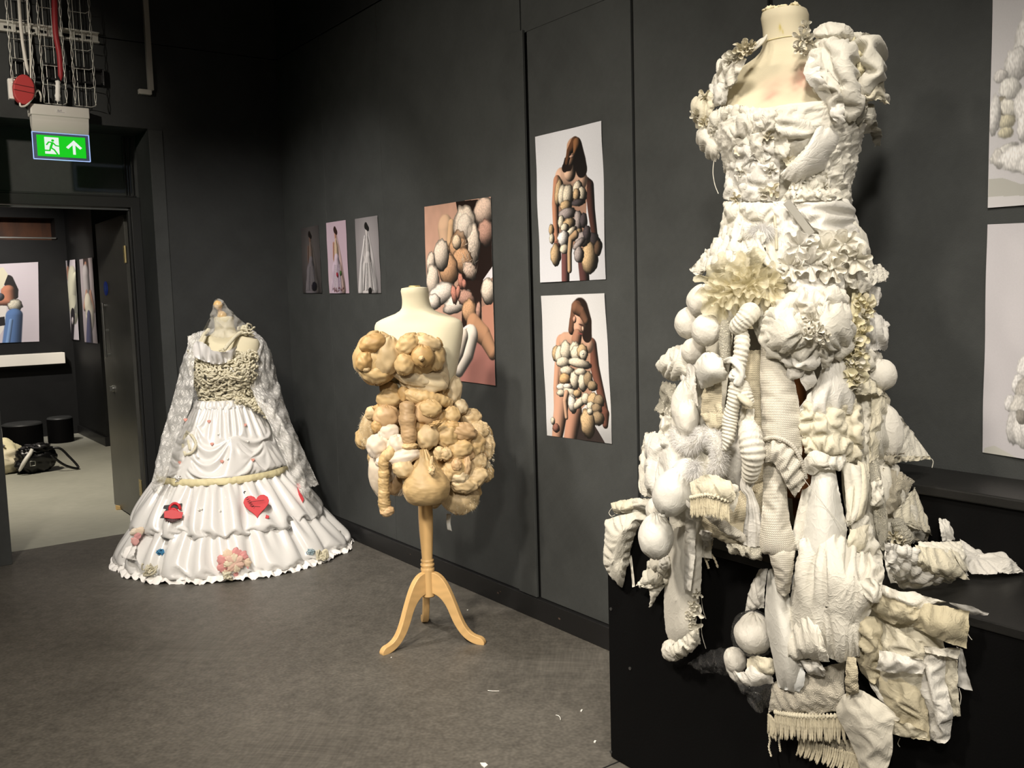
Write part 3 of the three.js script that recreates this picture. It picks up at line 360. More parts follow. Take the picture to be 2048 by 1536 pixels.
{
  const c = onY(8, 946), m = (px) => px * 9.2 / FPX, bag = thing('cream_bag', 'cream cotton bag slumped on the pale floor beside the black handbag', 'bag', c), cm = std({ color: 0xeee6bf, roughness: 0.85 });
  add(bag, 'bag_body', softBall(0.17, 0.14, 0.13, { lump: 0.12, wr: 0.05, pucker: 0.12 }).translate(0.0, 0.15, -0.12), cm); add(bag, 'bag_flap', softBall(0.15, 0.12, 0.13, { lump: 0.2, wr: 0.12 }).translate(-0.03, 0.1, 0.02), std({ color: 0xe5dcc0, roughness: 0.85 })); add(bag, 'grey_cloth', softBall(0.09, 0.035, 0.07, { lump: 0.3, wr: 0.2 }).translate(-0.08, 0.235, 0.0), std({ color: 0x8a8790, roughness: 0.9 }), 'grey cloth lying on the bag');
  const b = onY(72, 944), h = thing('black_handbag', 'shiny black leather handbag with a looped strap on the pale floor', 'handbag', b), lt = std({ color: 0x101011, roughness: 0.28, bumpMap: rep(T.paint, 3), bumpScale: 0.001 });
  const body = softBall(0.17, 0.12, 0.12, { lump: 0.16, wr: 0.1, wf: 1.8 }); body.translate(0, 0.11, 0); { const p = body.attributes.position; for (let i = 0; i < p.count; i++) if (p.getY(i) < 0.002) p.setY(i, 0.002); } add(h, 'bag_body', body, lt);
  add(h, 'zip_panel', tubeGeo([V(-0.15, 0.04, 0.12), V(-0.1, 0.13, 0.14), V(-0.04, 0.2, 0.1), V(-0.02, 0.235, 0.03)], [0.012, 0.018, 0.018, 0.01], { n: 20, m: 8 }), std({ color: 0xd9d7d0, roughness: 0.4 }), 'silver zip strip'); add(h, 'buckle', new THREE.TorusGeometry(0.028, 0.005, 6, 4).rotateZ(Math.PI / 4).translate(-0.04, 0.1, 0.135), M.metal); add(h, 'flap', softBall(0.12, 0.035, 0.1, { lump: 0.3, wr: 0.2 }).translate(0.02, 0.215, 0), lt);
  add(h, 'strap', tubeGeo([V(0.1, 0.2, 0.03), V(0.19, 0.2, 0.06), V(0.26, 0.12, 0.1), V(0.32, 0.015, 0.16), V(0.22, 0.05, 0.17), V(0.1, 0.16, 0.15)], [0.011, 0.011], { n: 40, m: 8 }), lt);
  const a = onY(5, 895), p = thing('white_bottle', 'thin white bottle standing beside the cream bag', 'bottle', a); add(p, 'bottle_body', new THREE.CylinderGeometry(0.018, 0.02, 0.2, 12).translate(0, 0.1, 0), M.white); add(p, 'bottle_cap', new THREE.SphereGeometry(0.02, 12, 8).translate(0, 0.22, 0), M.metal);
}

// ---------------------------------------------------------------- exit sign, cable trays, conduit on the back wall
{
  const Z = ZB + 0.1, q = (x, y, z = Z) => onZ(x, y, z), tl = q(60, 206), tr = q(178.5, 215), c = V((tl.x + tr.x) / 2, tl.y, ZB), t = thing('exit_sign', 'lit green emergency exit sign with a running figure and up arrow over the doorway', 'exit sign', c), w = (tr.x - tl.x) / 2, yy = (py, px = 120) => q(px, py).y - c.y;
  const pl = std({ color: 0xd5d3cc, roughness: 0.5 }), y1 = yy(233), y2 = yy(264), y3 = yy(318);
  add(t, 'housing', [box(-w, w, y1, 0, 0, 0.1, 0.006)], pl);
  { const s = new THREE.Shape(); s.moveTo(0.02, y1); s.lineTo(0.095, y1); s.lineTo(0.09, y1 - 0.02); s.quadraticCurveTo(0.085, y2 + 0.03, 0.066, y2); s.lineTo(0.05, y2); s.lineTo(0.02, y2 + 0.04); add(t, 'lower_housing', new THREE.ExtrudeGeometry(s, { depth: 2 * w - 0.012, bevelEnabled: false }).rotateY(-Math.PI / 2).translate(w - 0.006, 0, 0), pl); }
  const lab = document.createElement('canvas'); lab.width = 128; lab.height = 48; { const x = lab.getContext('2d'); x.fillStyle = '#d9d7d2'; x.fillRect(0, 0, 128, 48); x.fillStyle = '#77757a'; x.font = 'bold 30px sans-serif'; x.fillText('EvT', 30, 32); x.fillRect(20, 38, 88, 3); } const lt = new THREE.CanvasTexture(lab); lt.colorSpace = THREE.SRGBColorSpace; lt.magFilter = THREE.LinearFilter;
  add(t, 'maker_label', new THREE.PlaneGeometry(0.06, 0.022).translate(0, y1 / 2, 0.1008), std({ map: lt, roughness: 0.6 }));
  const cv = document.createElement('canvas'); cv.width = 512; cv.height = 264; const x = cv.getContext('2d');
  x.fillStyle = '#18d321'; x.fillRect(0, 0, 512, 264); x.fillStyle = '#f4fff4'; x.fillRect(78, 22, 150, 210);
  x.fillStyle = '#18d321'; x.beginPath(); x.arc(165, 62, 15, 0, 7); x.fill(); x.strokeStyle = '#18d321'; x.lineCap = 'round'; x.lineJoin = 'round';
  const ln = (w, ...p) => { x.lineWidth = w; x.beginPath(); p.forEach(([a, b], i) => (i ? x.lineTo(a, b) : x.moveTo(a, b))); x.stroke(); };
  ln(24, [160, 92], [140, 150]); ln(15, [160, 88], [122, 84], [100, 118]); ln(15, [168, 92], [192, 122], [222, 128]); ln(17, [140, 152], [176, 178], [205, 228]); ln(17, [138, 152], [128, 190], [62, 190]);
  x.fillStyle = '#f4fff4'; x.fillRect(372, 90, 30, 134); x.strokeStyle = '#f4fff4'; x.lineJoin = 'miter'; x.lineCap = 'butt'; ln(32, [312, 146], [387, 66], [462, 146]);
  const st = new THREE.CanvasTexture(cv); st.colorSpace = THREE.SRGBColorSpace; st.magFilter = THREE.LinearFilter;
  const h = y2 - y3, pw = w * 0.965, zc = 0.058;
  add(t, 'acrylic_blade', box(-pw, pw, y3, y2, zc - 0.004, zc + 0.003, 0.002), phys({ color: 0xdfe8ff, roughness: 0.08, transmission: 0.9, thickness: 0, emissive: '#8fb8ff', emissiveIntensity: 0.1 }));
  const gw = pw * 0.86, face = new THREE.PlaneGeometry(gw * 2, h * 0.78).translate(0, (y2 + y3) / 2, zc + 0.0045);
  add(t, 'sign_face', face, std({ color: 0x000000, emissive: 0xffffff, emissiveMap: st, emissiveIntensity: 0.95, roughness: 0.4 })); add(t, 'sign_back', face.clone().rotateY(Math.PI).translate(0, 0, 2 * zc - 0.0015), std({ color: 0x000000, emissive: 0x18d321, emissiveIntensity: 0.15 }));
  const edge = std({ color: 0x9fb6e8, emissive: '#a9c4ff', emissiveIntensity: 0.75 }); add(t, 'lit_edge', [box(-pw, pw, y3 - 0.002, y3 + 0.002, zc - 0.005, zc + 0.004), box(-pw - 0.002, -pw + 0.0015, y3, y2, zc - 0.005, zc + 0.004), box(pw - 0.0015, pw + 0.002, y3, y2, zc - 0.005, zc + 0.004), box(-pw, pw, y2 - 0.003, y2 + 0.001, zc - 0.005, zc + 0.004)], edge, 'glowing bluish rim');
  const gl = new THREE.PointLight('#58ff78', 0.012); gl.name = 'glow'; gl.position.set(0, y3 - 0.03, 0.05); gl.shadow.radius = 3; t.add(gl);
}
{
  const Z = ZB + 0.09, wire = 0.0021, P = (x, y, z = Z) => onZ(x, y, z);
  const seg = (a, b, r = wire) => { const d = b.clone().sub(a), g = new THREE.CylinderGeometry(r, r, d.length(), 6, 1); g.applyQuaternion(new THREE.Quaternion().setFromUnitVectors(V(0, 1, 0), d.clone().normalize())); const m = a.clone().add(b).multiplyScalar(0.5); return g.translate(m.x, m.y, m.z); };
  const gal = std({ color: 0xd4d3cb, metalness: 0.25, roughness: 0.35 });
  const rails = [[[16, 52], [26, 70], 0, 190], [[78, 120], [88, 133], 0, 203], [[137, 180], [150, 191], 0, 208]];
  ['wire cable tray holding a red alarm box, leftmost of three', 'wire cable tray holding a red cable, middle of three', 'empty wire cable tray, rightmost of three'].forEach((lab, k) => {
    const [[xa, xb], [xc, xd], , yb] = rails[k], tl = P(xa, 0), tr = P(xb, 4), bl = P(xc, yb), br = P(xd, yb + 8), up = tl.clone().sub(bl).normalize(), top = CEIL - 0.02;
    const t = thing('cable_tray', lab, 'cable tray', V(0, 0, ZB)), ext = (b) => b.clone().addScaledVector(V(0, 1, 0), top - b.y), w = V(0, 0, -ZB);
    const x0 = bl.x, x1 = br.x, y0 = bl.y; const L = (x, y, z) => V(x, y, z + 0.09);
    for (const [x, z] of [[x0, 0.05], [x1, 0.05]]) { for (const s of [1, -1]) { const pts = []; for (let y = y0; y < top; y += 0.02) pts.push(L(x + s * 0.005 * Math.sin(y * 42), y, z * 0.3 + s * 0.005 * Math.cos(y * 42))); add(t, 'side_wire', tubeGeo(pts, [wire, wire], { n: pts.length * 2, m: 6, open: true }), gal); } }
    for (const f of [0.3, 0.68]) add(t, 'long_wire', seg(L(lerp(x0, x1, f), y0, -0.05), L(lerp(x0, x1, f), top, -0.05)), gal);
    for (let y = y0; y < top; y += 0.105) { add(t, 'cross_wire', [seg(L(x0, y, 0.0), L(x0 + 0.01, y, -0.045)), seg(L(x0 + 0.01, y, -0.045), L(x1 - 0.01, y, -0.045)), seg(L(x1 - 0.01, y, -0.045), L(x1, y, 0))], gal); }
  });
  const rl = thing('mounting_rail', 'slotted galvanised rail carrying the cable trays on the wall', 'rail', V(0, 0, ZB)); { const a = P(-20, 50, ZB), b = P(196, 79, ZB); const y = (a.y + b.y) / 2; add(rl, 'rail', [box(0.6, b.x, y - 0.03, y - 0.022, 0, 0.04, 0.001), box(0.6, b.x, y + 0.022, y + 0.03, 0, 0.04, 0.001), box(0.6, b.x, y - 0.03, y + 0.03, 0.002, 0.006)], gal); for (let x = 0.66; x < b.x - 0.03; x += 0.06) add(rl, 'slot', box(x - 0.018, x + 0.018, y - 0.008, y + 0.008, 0.005, 0.0072, 0.0009), M.gap); }
  const r2 = thing('support_channel', 'black steel channel behind the lower ends of the cable trays', 'rail', V(0, 0, ZB)); { const a = P(18, 135, ZB), b = P(205, 160, ZB), y = (a.y + b.y) / 2; add(r2, 'channel', [box(a.x, b.x, y - 0.045, y - 0.035, 0, 0.045), box(a.x, b.x, y + 0.035, y + 0.045, 0, 0.045), box(a.x, b.x, y - 0.045, y + 0.045, 0, 0.005)], M.black); add(r2, 'end_plate', box(b.x - 0.006, b.x, y - 0.046, y + 0.046, 0.0, 0.046, 0.001), M.screw); for (const f of [0.33, 0.62, 0.86]) add(r2, 'bolt', box(lerp(a.x, b.x, f), lerp(a.x, b.x, f) + 0.006, y - 0.03, y + 0.02, 0.02, 0.03), M.metal); }
  const al = thing('alarm_box', 'red oval alarm sounder hanging at the end of the first cable tray', 'alarm', P(46, 181)); { const s = new THREE.Shape(); const m = 5.95 / FPX * 1.02; s.absellipse(0, 0, 14.5 * m, 23 * m, 0, Math.PI * 2); const red = std({ color: 0xb23a3a, roughness: 0.5 }), g = new THREE.ExtrudeGeometry(s, { depth: 0.03, bevelEnabled: true, bevelSize: 0.006, bevelThickness: 0.006, curveSegments: 32 }).rotateZ(-0.12); add(al, 'alarm_body', g, red); for (const y of [0.018, -0.012]) add(al, 'groove', box(-0.05, 0.05, y - 0.0015, y + 0.0015, 0.03, 0.0375).rotateZ(-0.12), std({ color: 0x3d1010 })); add(al, 'back_box', box(-0.07, 0.0, -0.05, 0.06, -0.04, -0.001, 0.004), M.white, 'white back box'); }
  const wc = std({ color: 0xd9d5cc, roughness: 0.5 });
  tag(add(scene, 'white_cable', tubeGeo([P(36, -260), P(38, 0), P(46, 90), P(57, 150)], [0.009, 0.009], { n: 30, m: 10 }), wc), 'thick white cable coming down the first cable tray', 'cable');
  tag(add(scene, 'white_cable', tubeGeo([P(53, -260), P(54, 0), P(60, 90), P(66, 190), P(72, 196)], [0.0045, 0.0045], { n: 30, m: 8 }), wc), 'thin white cable beside the thick one in the first cable tray', 'cable');
  tag(add(scene, 'white_cable', tubeGeo([P(40, 204, Z + 0.03), P(41, 212, Z + 0.03), P(50, 212, Z + 0.03), P(62, 200, Z + 0.03), P(70, 186, Z + 0.02), P(77, 181, Z), P(82, 192, Z), P(81, 204, Z - 0.03)], [0.0055, 0.0055], { n: 50, m: 8 }), wc), 'white cable looping from the red alarm box to the exit sign', 'cable');
  tag(add(scene, 'red_cable', tubeGeo([P(107, -260), P(109, 0), P(112, 70), P(119, 110), P(122, 162)], [0.016, 0.016, 0.016, 0.014], { n: 40, m: 12 }), std({ color: 0x9c2a30, roughness: 0.5 })), 'thick red cable running down the middle cable tray', 'cable');
  tag(add(scene, 'cable_sleeve', tubeGeo([P(116, 160), P(115.5, 204)], [0.014, 0.014], { n: 14, m: 10, disp: (t) => 0.003 * noise(t * 8, 0, 1) }), std({ color: 0xf0efe9, roughness: 0.6 })), 'white taped sleeve at the lower end of the red cable', 'cable sleeve');
  const cd = thing('conduit', 'square grey cable trunking running down the back wall from the ceiling', 'trunking', V(0, 0, ZB)); { const a = P(297, 100, ZB + 0.02), b = P(297, 180, ZB + 0.02), w = 0.0155; add(cd, 'trunking', box(a.x - w, a.x + w, b.y, CEIL, 0, 0.03, 0.002), std({ color: 0xb4b2aa, roughness: 0.5 })); const e = P(290, 184, ZB + 0.02); add(cd, 'end_box', box(e.x - 0.037, e.x + 0.037, e.y - 0.014, e.y + 0.014, 0, 0.034, 0.003), std({ color: 0xcac8c0, roughness: 0.5 })); }
}

// ---------------------------------------------------------------- black display plinth along the right wall
{
  const XF = 1.856, H = 0.762, z0 = -2.09, XB = 2.225;
  const t = thing('display_plinth', 'black stepped display plinth under the white patchwork gown', 'plinth', [XF, 0, z0]);
  add(t, 'front_panel', box(0, 0.02, 0.005, H - 0.022, 0.002, 3.5, 0.002), M.plinth); add(t, 'end_panel', box(0.02, XW - XF - 0.03, 0.005, H - 0.022, 0, 0.02, 0.002), M.plinth);
  add(t, 'lower_tread', box(-0.004, XW - XF - 0.03, H - 0.022, H, -0.004, 3.5, 0.004), M.tread);
  const zu = 0.42; add(t, 'riser', box(XB - XF, XB - XF + 0.02, H, 0.912, zu, 3.5, 0.002), M.plinth); add(t, 'end_panel', box(XB - XF + 0.02, XW - XF - 0.03, H - 0.02, 0.912, zu, zu + 0.02, 0.002), M.plinth);
  add(t, 'upper_tread', box(XB - XF - 0.012, XW - XF - 0.01, 0.912, 0.939, zu - 0.004, 3.5, 0.006), M.tread);
  for (const [px, py] of [[1222, 1218], [1222, 1504], [1260, 1337]]) { const q = onX(px, py, XF - 0.001); add(t, 'screw', new THREE.CylinderGeometry(0.005, 0.005, 0.003, 12).rotateZ(Math.PI / 2).translate(-0.001, q.y, q.z - z0), M.screw); }
  const wb = onX(2050, 1272, XF - 0.01); tag(add(scene, 'wood_offcut', box(-0.02, 0, -0.03, 0.03, -0.02, 0.05, 0.002), std({ color: 0xc9a870, roughness: 0.7 })), 'raw wooden block fixed to the front of the black plinth', 'wood block').position.set(XF, wb.y, wb.z + 0.04);
}
// ---------------------------------------------------------------- scraps on the floor
{
  const scrap = (px, py, r, k, label) => { const c = onY(px, py), m = r * Math.hypot(c.x, c.z) / FPX, s = new THREE.Shape(); k.forEach(([a, b], i) => (i ? s.lineTo(a * m, b * m) : s.moveTo(a * m, b * m))); const g = new THREE.ExtrudeGeometry(s, { depth: 0.0025, bevelEnabled: false }).rotateX(-Math.PI / 2); const o = tag(add(scene, 'paper_scrap', g, M.white), label, 'paper scrap'); o.position.set(c.x, 0.0005, c.z); o.rotation.y = 0.6; };
  scrap(967, 1531, 10, [[-1, -0.6], [0.2, -0.9], [0.9, -0.1], [0.6, 1], [-0.2, 0.4]], 'white torn paper scrap on the dark floor, largest of the litter');
  scrap(1163, 1422, 4, [[-1, -0.4], [1, -0.4], [1, 0.4], [-1, 0.4]], 'tiny white crumb on the floor just before the black plinth');
  scrap(1190, 1484, 4, [[-1, -0.5], [1, -0.5], [1, 0.5], [-1, 0.5]], 'tiny white scrap beside the foot of the black plinth');
  scrap(782, 1316, 2.5, [[-1, -0.5], [1, -0.5], [0.7, 0.6]], 'tiny white speck beside the left stand foot'); scrap(935, 1221, 2.5, [[-1, -0.5], [1, -0.5], [0.4, 0.8]], 'tiny white speck on the floor beside the right stand foot');
  const th = (pts, label) => tag(add(scene, 'thread', tubeGeo(pts.map(([x, y]) => onY(x, y, 0.003)), [0.0013, 0.0013], { n: 24, m: 6 }), M.white), label, 'thread'); th([[1111, 1430], [1116, 1431], [1120, 1435], [1121, 1440]], 'short curled white thread on the dark floor before the plinth'); th([[975, 1381], [985, 1382], [999, 1382]], 'long faint white thread lying on the middle of the floor');
}

// ---------------------------------------------------------------- cloth: a small mass-spring simulation, so that folds come from slack fabric
function simCloth(P, n, m, o) { // P: n x m points; the fabric is larger than the place it is held in by slackX, slackY
  const N = n * m, pos = Float32Array.from(P), prev = Float32Array.from(P), id = (i, j) => j * n + (o.wrap ? (i + n) % n : i), A = [], B = [], R = [], K = [];
  const sX = o.slackX ?? 1.2, sY = o.slackY ?? 1.1, ties = o.ties ?? [], dist = (a, b) => Math.hypot(P[a * 3] - P[b * 3], P[a * 3 + 1] - P[b * 3 + 1], P[a * 3 + 2] - P[b * 3 + 2]);
  const tieF = (a) => { if (!ties.length) return 1; const s = (a % n) / (n - 1), t = Math.floor(a / n) / (m - 1); let f = 1; for (const [ts, tt, tr] of ties) { const q = Math.hypot((s - ts) * o.w, (t - tt) * o.h) / tr; if (q < 1) f = Math.min(f, 0.5 + 0.5 * q); } return f; };
  const TF = new Float32Array(N); for (let a = 0; a < N; a++) TF[a] = tieF(a);
  const link = (a, b, s, k) => { A.push(a); B.push(b); R.push(dist(a, b) * (typeof s === 'function' ? s(a) : s) * (TF[a] + TF[b]) / 2); K.push(k); };
  const I = o.wrap ? n : n - 1, fx = o.slackAt ? (a) => 1 + (sX - 1) * o.slackAt((a % n) / (n - 1), Math.floor(a / n) / (m - 1)) : sX, sD = o.slackAt ? (a) => (fx(a) + sY) / 2 : (sX + sY) / 2, bend = o.bend ?? 0.25;
  for (let j = 0; j < m; j++) for (let i = 0; i < n; i++) {
    if (i < I) link(id(i, j), id(i + 1, j), fx, 1); if (j + 1 < m) link(id(i, j), id(i, j + 1), sY, 1);
    if (i < I && j + 1 < m) { link(id(i, j), id(i + 1, j + 1), sD, 0.35); link(id(i + 1, j), id(i, j + 1), sD, 0.35); }
    if (i < (o.wrap ? n : n - 2)) link(id(i, j), id(i + 2, j), fx, bend); if (j + 2 < m) link(id(i, j), id(i, j + 2), sY, bend);
  }
  const fixed = new Uint8Array(N), nf = o.nf ?? 30, na = o.noise ?? 0.005, sd = rnd() * 100, Nn = o.normal, nx = new Float32Array(N * 3);
  for (let j = 0; j < m; j++) for (let i = 0; i < n; i++) {
    const a = j * n + i; if (o.pin(i, j)) fixed[a] = 1; const q = typeof Nn === 'function' ? Nn(i, j) : Nn; nx[a * 3] = q.x; nx[a * 3 + 1] = q.y; nx[a * 3 + 2] = q.z;
    if (!fixed[a]) { const e = na * (0.4 + noise(P[a * 3] * nf + sd, P[a * 3 + 1] * nf, P[a * 3 + 2] * nf)); for (let k = 0; k < 3; k++) pos[a * 3 + k] = prev[a * 3 + k] = P[a * 3 + k] + nx[a * 3 + k] * e; }
  }
  for (const [ts, tt, , dep] of ties) { const a = id(Math.round(ts * (n - 1)), Math.round(tt * (m - 1))); fixed[a] = 1; for (let k = 0; k < 3; k++) pos[a * 3 + k] = P[a * 3 + k] + nx[a * 3 + k] * (dep ?? 0); }
  const C = A.length, a_ = Int32Array.from(A), b_ = Int32Array.from(B), r_ = Float32Array.from(R), k_ = Float32Array.from(K), g = (o.g ?? 0) * 0.0004, push = (o.push ?? 0) * 0.0004, back = o.back ?? 0.006, out = o.out ?? 1;
  for (let s = 0; s < (o.steps ?? 50); s++) {
    for (let a = 0; a < N; a++) { if (fixed[a]) continue; for (let k = 0; k < 3; k++) { const q = a * 3 + k, v = (pos[q] - prev[q]) * 0.93; prev[q] = pos[q]; pos[q] += clamp(v, -0.01, 0.01) + nx[q] * push - (k === 1 ? g : 0); } }
    for (let it = 0; it < (o.iters ?? 5); it++) for (let c = 0; c < C; c++) {
      const a = a_[c], b = b_[c], fa = fixed[a], fb = fixed[b]; if (fa && fb) continue; const pa = a * 3, pb = b * 3, dx = pos[pb] - pos[pa], dy = pos[pb + 1] - pos[pa + 1], dz = pos[pb + 2] - pos[pa + 2], L = Math.sqrt(dx * dx + dy * dy + dz * dz) + 1e-9, f = (L - r_[c]) / L * k_[c] * (fa || fb ? 1 : 0.5);
      if (!fa) { pos[pa] += dx * f; pos[pa + 1] += dy * f; pos[pa + 2] += dz * f; } if (!fb) { pos[pb] -= dx * f; pos[pb + 1] -= dy * f; pos[pb + 2] -= dz * f; }
    }
    for (let a = 0; a < N; a++) { if (fixed[a]) continue; const q = a * 3; const e = (pos[q] - P[q]) * nx[q] + (pos[q + 1] - P[q + 1]) * nx[q + 1] + (pos[q + 2] - P[q + 2]) * nx[q + 2]; let f = 0; if (e < -back) f = -back - e; else if (e > out) f = out - e; if (f) for (let k = 0; k < 3; k++) pos[q + k] += nx[q + k] * f; if (o.collide) o.collide(pos, q); }
  }
  return pos;
}
function sheetGeo(pos, n, m, w, h, wrap = false) {
  const n2 = wrap ? n + 1 : n, P = new Float32Array(n2 * m * 3), U = new Float32Array(n2 * m * 2), I = [];
  for (let j = 0; j < m; j++) for (let i = 0; i < n2; i++) { const a = (j * n2 + i), b = j * n + (i % n); for (let k = 0; k < 3; k++) P[a * 3 + k] = pos[b * 3 + k]; U[a * 2] = i / (n2 - 1) * w; U[a * 2 + 1] = (1 - j / (m - 1)) * h; }
  for (let j = 0; j + 1 < m; j++) for (let i = 0; i + 1 < n2; i++) { const a = j * n2 + i, b = a + 1, d = a + n2, e = d + 1; if ((i + j) & 1) I.push(a, d, b, b, d, e); else I.push(a, d, e, a, e, b); }
  const g = new THREE.BufferGeometry(); g.setAttribute('position', new THREE.BufferAttribute(P, 3)); g.setAttribute('uv', new THREE.BufferAttribute(U, 2)); g.setIndex(I); g.computeVertexNormals();
  if (wrap) { const q = g.attributes.normal; for (let j = 0; j < m; j++) { const a = j * n2, b = a + n2 - 1, v = V(q.getX(a) + q.getX(b), q.getY(a) + q.getY(b), q.getZ(a) + q.getZ(b)).normalize(); q.setXYZ(a, v.x, v.y, v.z); q.setXYZ(b, v.x, v.y, v.z); } }
  return g;
}
// a smooth surface through rows of measured points
function netSurface(rows) {
  const crv = (p) => (p.length === 1 ? () => p[0].clone() : p.length === 2 ? (s) => p[0].clone().lerp(p[1], s) : ((c) => (s) => c.getPoint(s))(new THREE.CatmullRomCurve3(p, false, 'centripetal')));
  const R = rows.map(crv); return (s, t) => crv(R.map((f) => f(s)))(t);
}
// one piece of fabric held along its edges; F is the figure's frame
function patch(F, parent, name, rows, mat, o = {}) {
  const f = typeof rows === 'function' ? rows : netSurface(rows.map((r) => r.map(([x, y, w]) => F.at(x, y, w ?? 0)))), res = o.res ?? 0.008;
  const len = (g) => { let L = 0, p = g(0); for (let k = 1; k <= 12; k++) { const q = g(k / 12); L += q.distanceTo(p); p = q; } return L; };
  const w = Math.max(len((s) => f(s, 0)), len((s) => f(s, 0.5)), len((s) => f(s, 1))), h = Math.max(len((t) => f(0, t)), len((t) => f(0.5, t)), len((t) => f(1, t)));
  const n = clamp(Math.round(w / res) + 1, 6, o.max ?? 90), m = clamp(Math.round(h / res) + 1, 6, o.max ?? 90), P = new Float32Array(n * m * 3), sd = rnd() * 100;
  const cen = f(0.5, 0.5), rag = o.rag ?? 0.003, wave = o.wave ?? 0.006;
  for (let j = 0; j < m; j++) for (let i = 0; i < n; i++) {
    const s = i / (n - 1), t = j / (m - 1), q = f(s, t), e = Math.min(s, 1 - s, t, 1 - t);
    if (e < 1e-6) { const d = q.clone().sub(cen).normalize(); q.addScaledVector(d, rag * (0.6 * noise(q.x * 130 + sd, q.y * 130, q.z * 130) + 0.7 * noise(q.x * 40 + sd, q.y * 40, q.z * 40))).addScaledVector(F.n, wave * noise(q.x * (o.wf ?? 28) + sd, q.y * (o.wf ?? 28), q.z * (o.wf ?? 28) + 9)); }
    P[(j * n + i) * 3] = q.x; P[(j * n + i) * 3 + 1] = q.y; P[(j * n + i) * 3 + 2] = q.z;
  }
  const pk = o.pin ?? 'tblr', pin = (i, j) => (j === 0 && pk.includes('t')) || (j === m - 1 && pk.includes('b')) || (i === 0 && pk.includes('l')) || (i === n - 1 && pk.includes('r')) || (pk.includes('c') && (i === 0 || i === n - 1) && (j === 0 || j === m - 1));
  let ties = o.ties ?? []; if (typeof ties === 'number') { const L = []; for (let k = 0; k < ties; k++) L.push([rr(0.06, 0.94), rr(0.06, 0.94), rr(0.5, 1.2) * (o.tr ?? 0.03), o.tdep ?? 0]); ties = L; } else ties = ties.map(([a, b, c, d]) => [a, b, c ?? 0.03, d ?? 0]);
  const pos = simCloth(P, n, m, { normal: F.n, w, h, noise: 0.004, push: 0.35, ...o, pin, ties, slackX: o.slackX ?? o.slack ?? 1.2, slackY: o.slackY ?? o.slack ?? 1.15 });
  return add(parent, name, sheetGeo(pos, n, m, w, h), mat, o.label);
}
// gathered ring of fabric: petals, frills round a centre
function frill(F, parent, name, [px, py, w], r0, r1, mat, o = {}) {
  const c = F.at(px, py, w), n = o.n ?? 72, m = o.m ?? 12, P = new Float32Array(n * m * 3), nor = (o.nor ?? F.n).clone().normalize(), u = V(0, 1, 0).cross(nor).normalize(), v = nor.clone().cross(u), el = o.el ?? 1, sd = rnd() * 99, pk = o.petals ?? 0;
  for (let j = 0; j < m; j++) for (let i = 0; i < n; i++) { const a = i / n * Math.PI * 2, t = j / (m - 1), R = lerp(F.m(r0, w), F.m(r1, w), t) * (1 + 0.16 * t * noise(Math.cos(a) * 1.6 + sd, Math.sin(a) * 1.6, 4)) * (pk ? lerp(1, 0.66 + 0.36 * Math.pow(Math.abs(Math.sin(a * pk / 2 + sd)), 0.6), t) : 1), q = c.clone().addScaledVector(u, Math.cos(a) * R).addScaledVector(v, Math.sin(a) * R * el).addScaledVector(nor, (o.lift ?? 0.02) * Math.pow(t, o.pow ?? 0.8) + (o.curl ?? 0) * t * t - (pk ? 0.3 * F.m(r1, w) * t * Math.pow(Math.abs(Math.sin(a * pk / 2 + sd)), 2) * 0.6 : 0)); P.set([q.x, q.y, q.z], (j * n + i) * 3); }
  const pos = simCloth(P, n, m, { normal: nor, wrap: true, pin: (i, j) => j === 0, noise: 0.006, nf: 40, slackX: 1.5, slackAt: (s, t) => 0.2 + 0.8 * t, slackY: 1.05, push: 0.15, back: 0.02, out: 0.04, steps: 40, ...o });
  return add(parent, name, sheetGeo(pos, n, m, F.m(r1, w) * 5, F.m(r1 - r0, w), true), mat, o.label);
}
function tube(F, parent, name, pts, mat, o = {}) { const v = pts.map(([x, y, w]) => F.at(x, y, w ?? 0)), r = pts.map(([, , w, q]) => F.m(q, w ?? 0)); return add(parent, name, tubeGeo(v, r, { n: 60, m: 20, ...o }), mat, o.label); }
function ball(F, parent, name, [px, py, w], rx, ry, mat, o = {}) { const R = F.m(1, w), g = softBall(rx * R, ry * R, (o.rz ?? (rx + ry) / 2) * R, { lump: 0.03, wr: 0.015, ...o }); if (o.rot) g.rotateZ(o.rot); const yaw = Math.atan2(F.n.x, F.n.z); g.rotateY(yaw + (o.yaw ?? 0)); const q = F.at(px, py, w); g.translate(q.x, q.y, q.z); return add(parent, name, g, mat, o.label); }
function cords(F, line, len, count, r, o = {}) { // a fringe: cords hanging from a measured line
  const L = netSurface([line.map(([x, y, w]) => F.at(x, y, w))]), out = [], sd = rnd() * 99, crv = new THREE.CatmullRomCurve3(line.map(([x, y, w]) => F.at(x, y, w)), false, 'centripetal');
  for (let k = 0; k < count; k++) { const p = crv.getPoint((k + 0.5) / count), l = F.m(typeof len === 'function' ? len(k / count) : len) * rr(0.88, 1.08), dx = F.r.clone().multiplyScalar(((o.lean ?? 0) + 0.12 * noise(k * 0.3, sd, 1)) * l), pts = [0, 0.35, 0.7, 1].map((t) => p.clone().addScaledVector(V(0, -1, 0), l * t).addScaledVector(dx, t * t).addScaledVector(F.n, 0.003 * noise(k, t * 2, sd) + (o.out ?? 0) * t)); out.push(tubeGeo(pts, [r, r * 1.05, r * 0.9], { n: o.n ?? 14, m: 6, disp: (t, a) => r * 0.18 * Math.sin(a * 2 + t * l * 900) })); }
  return out;
}
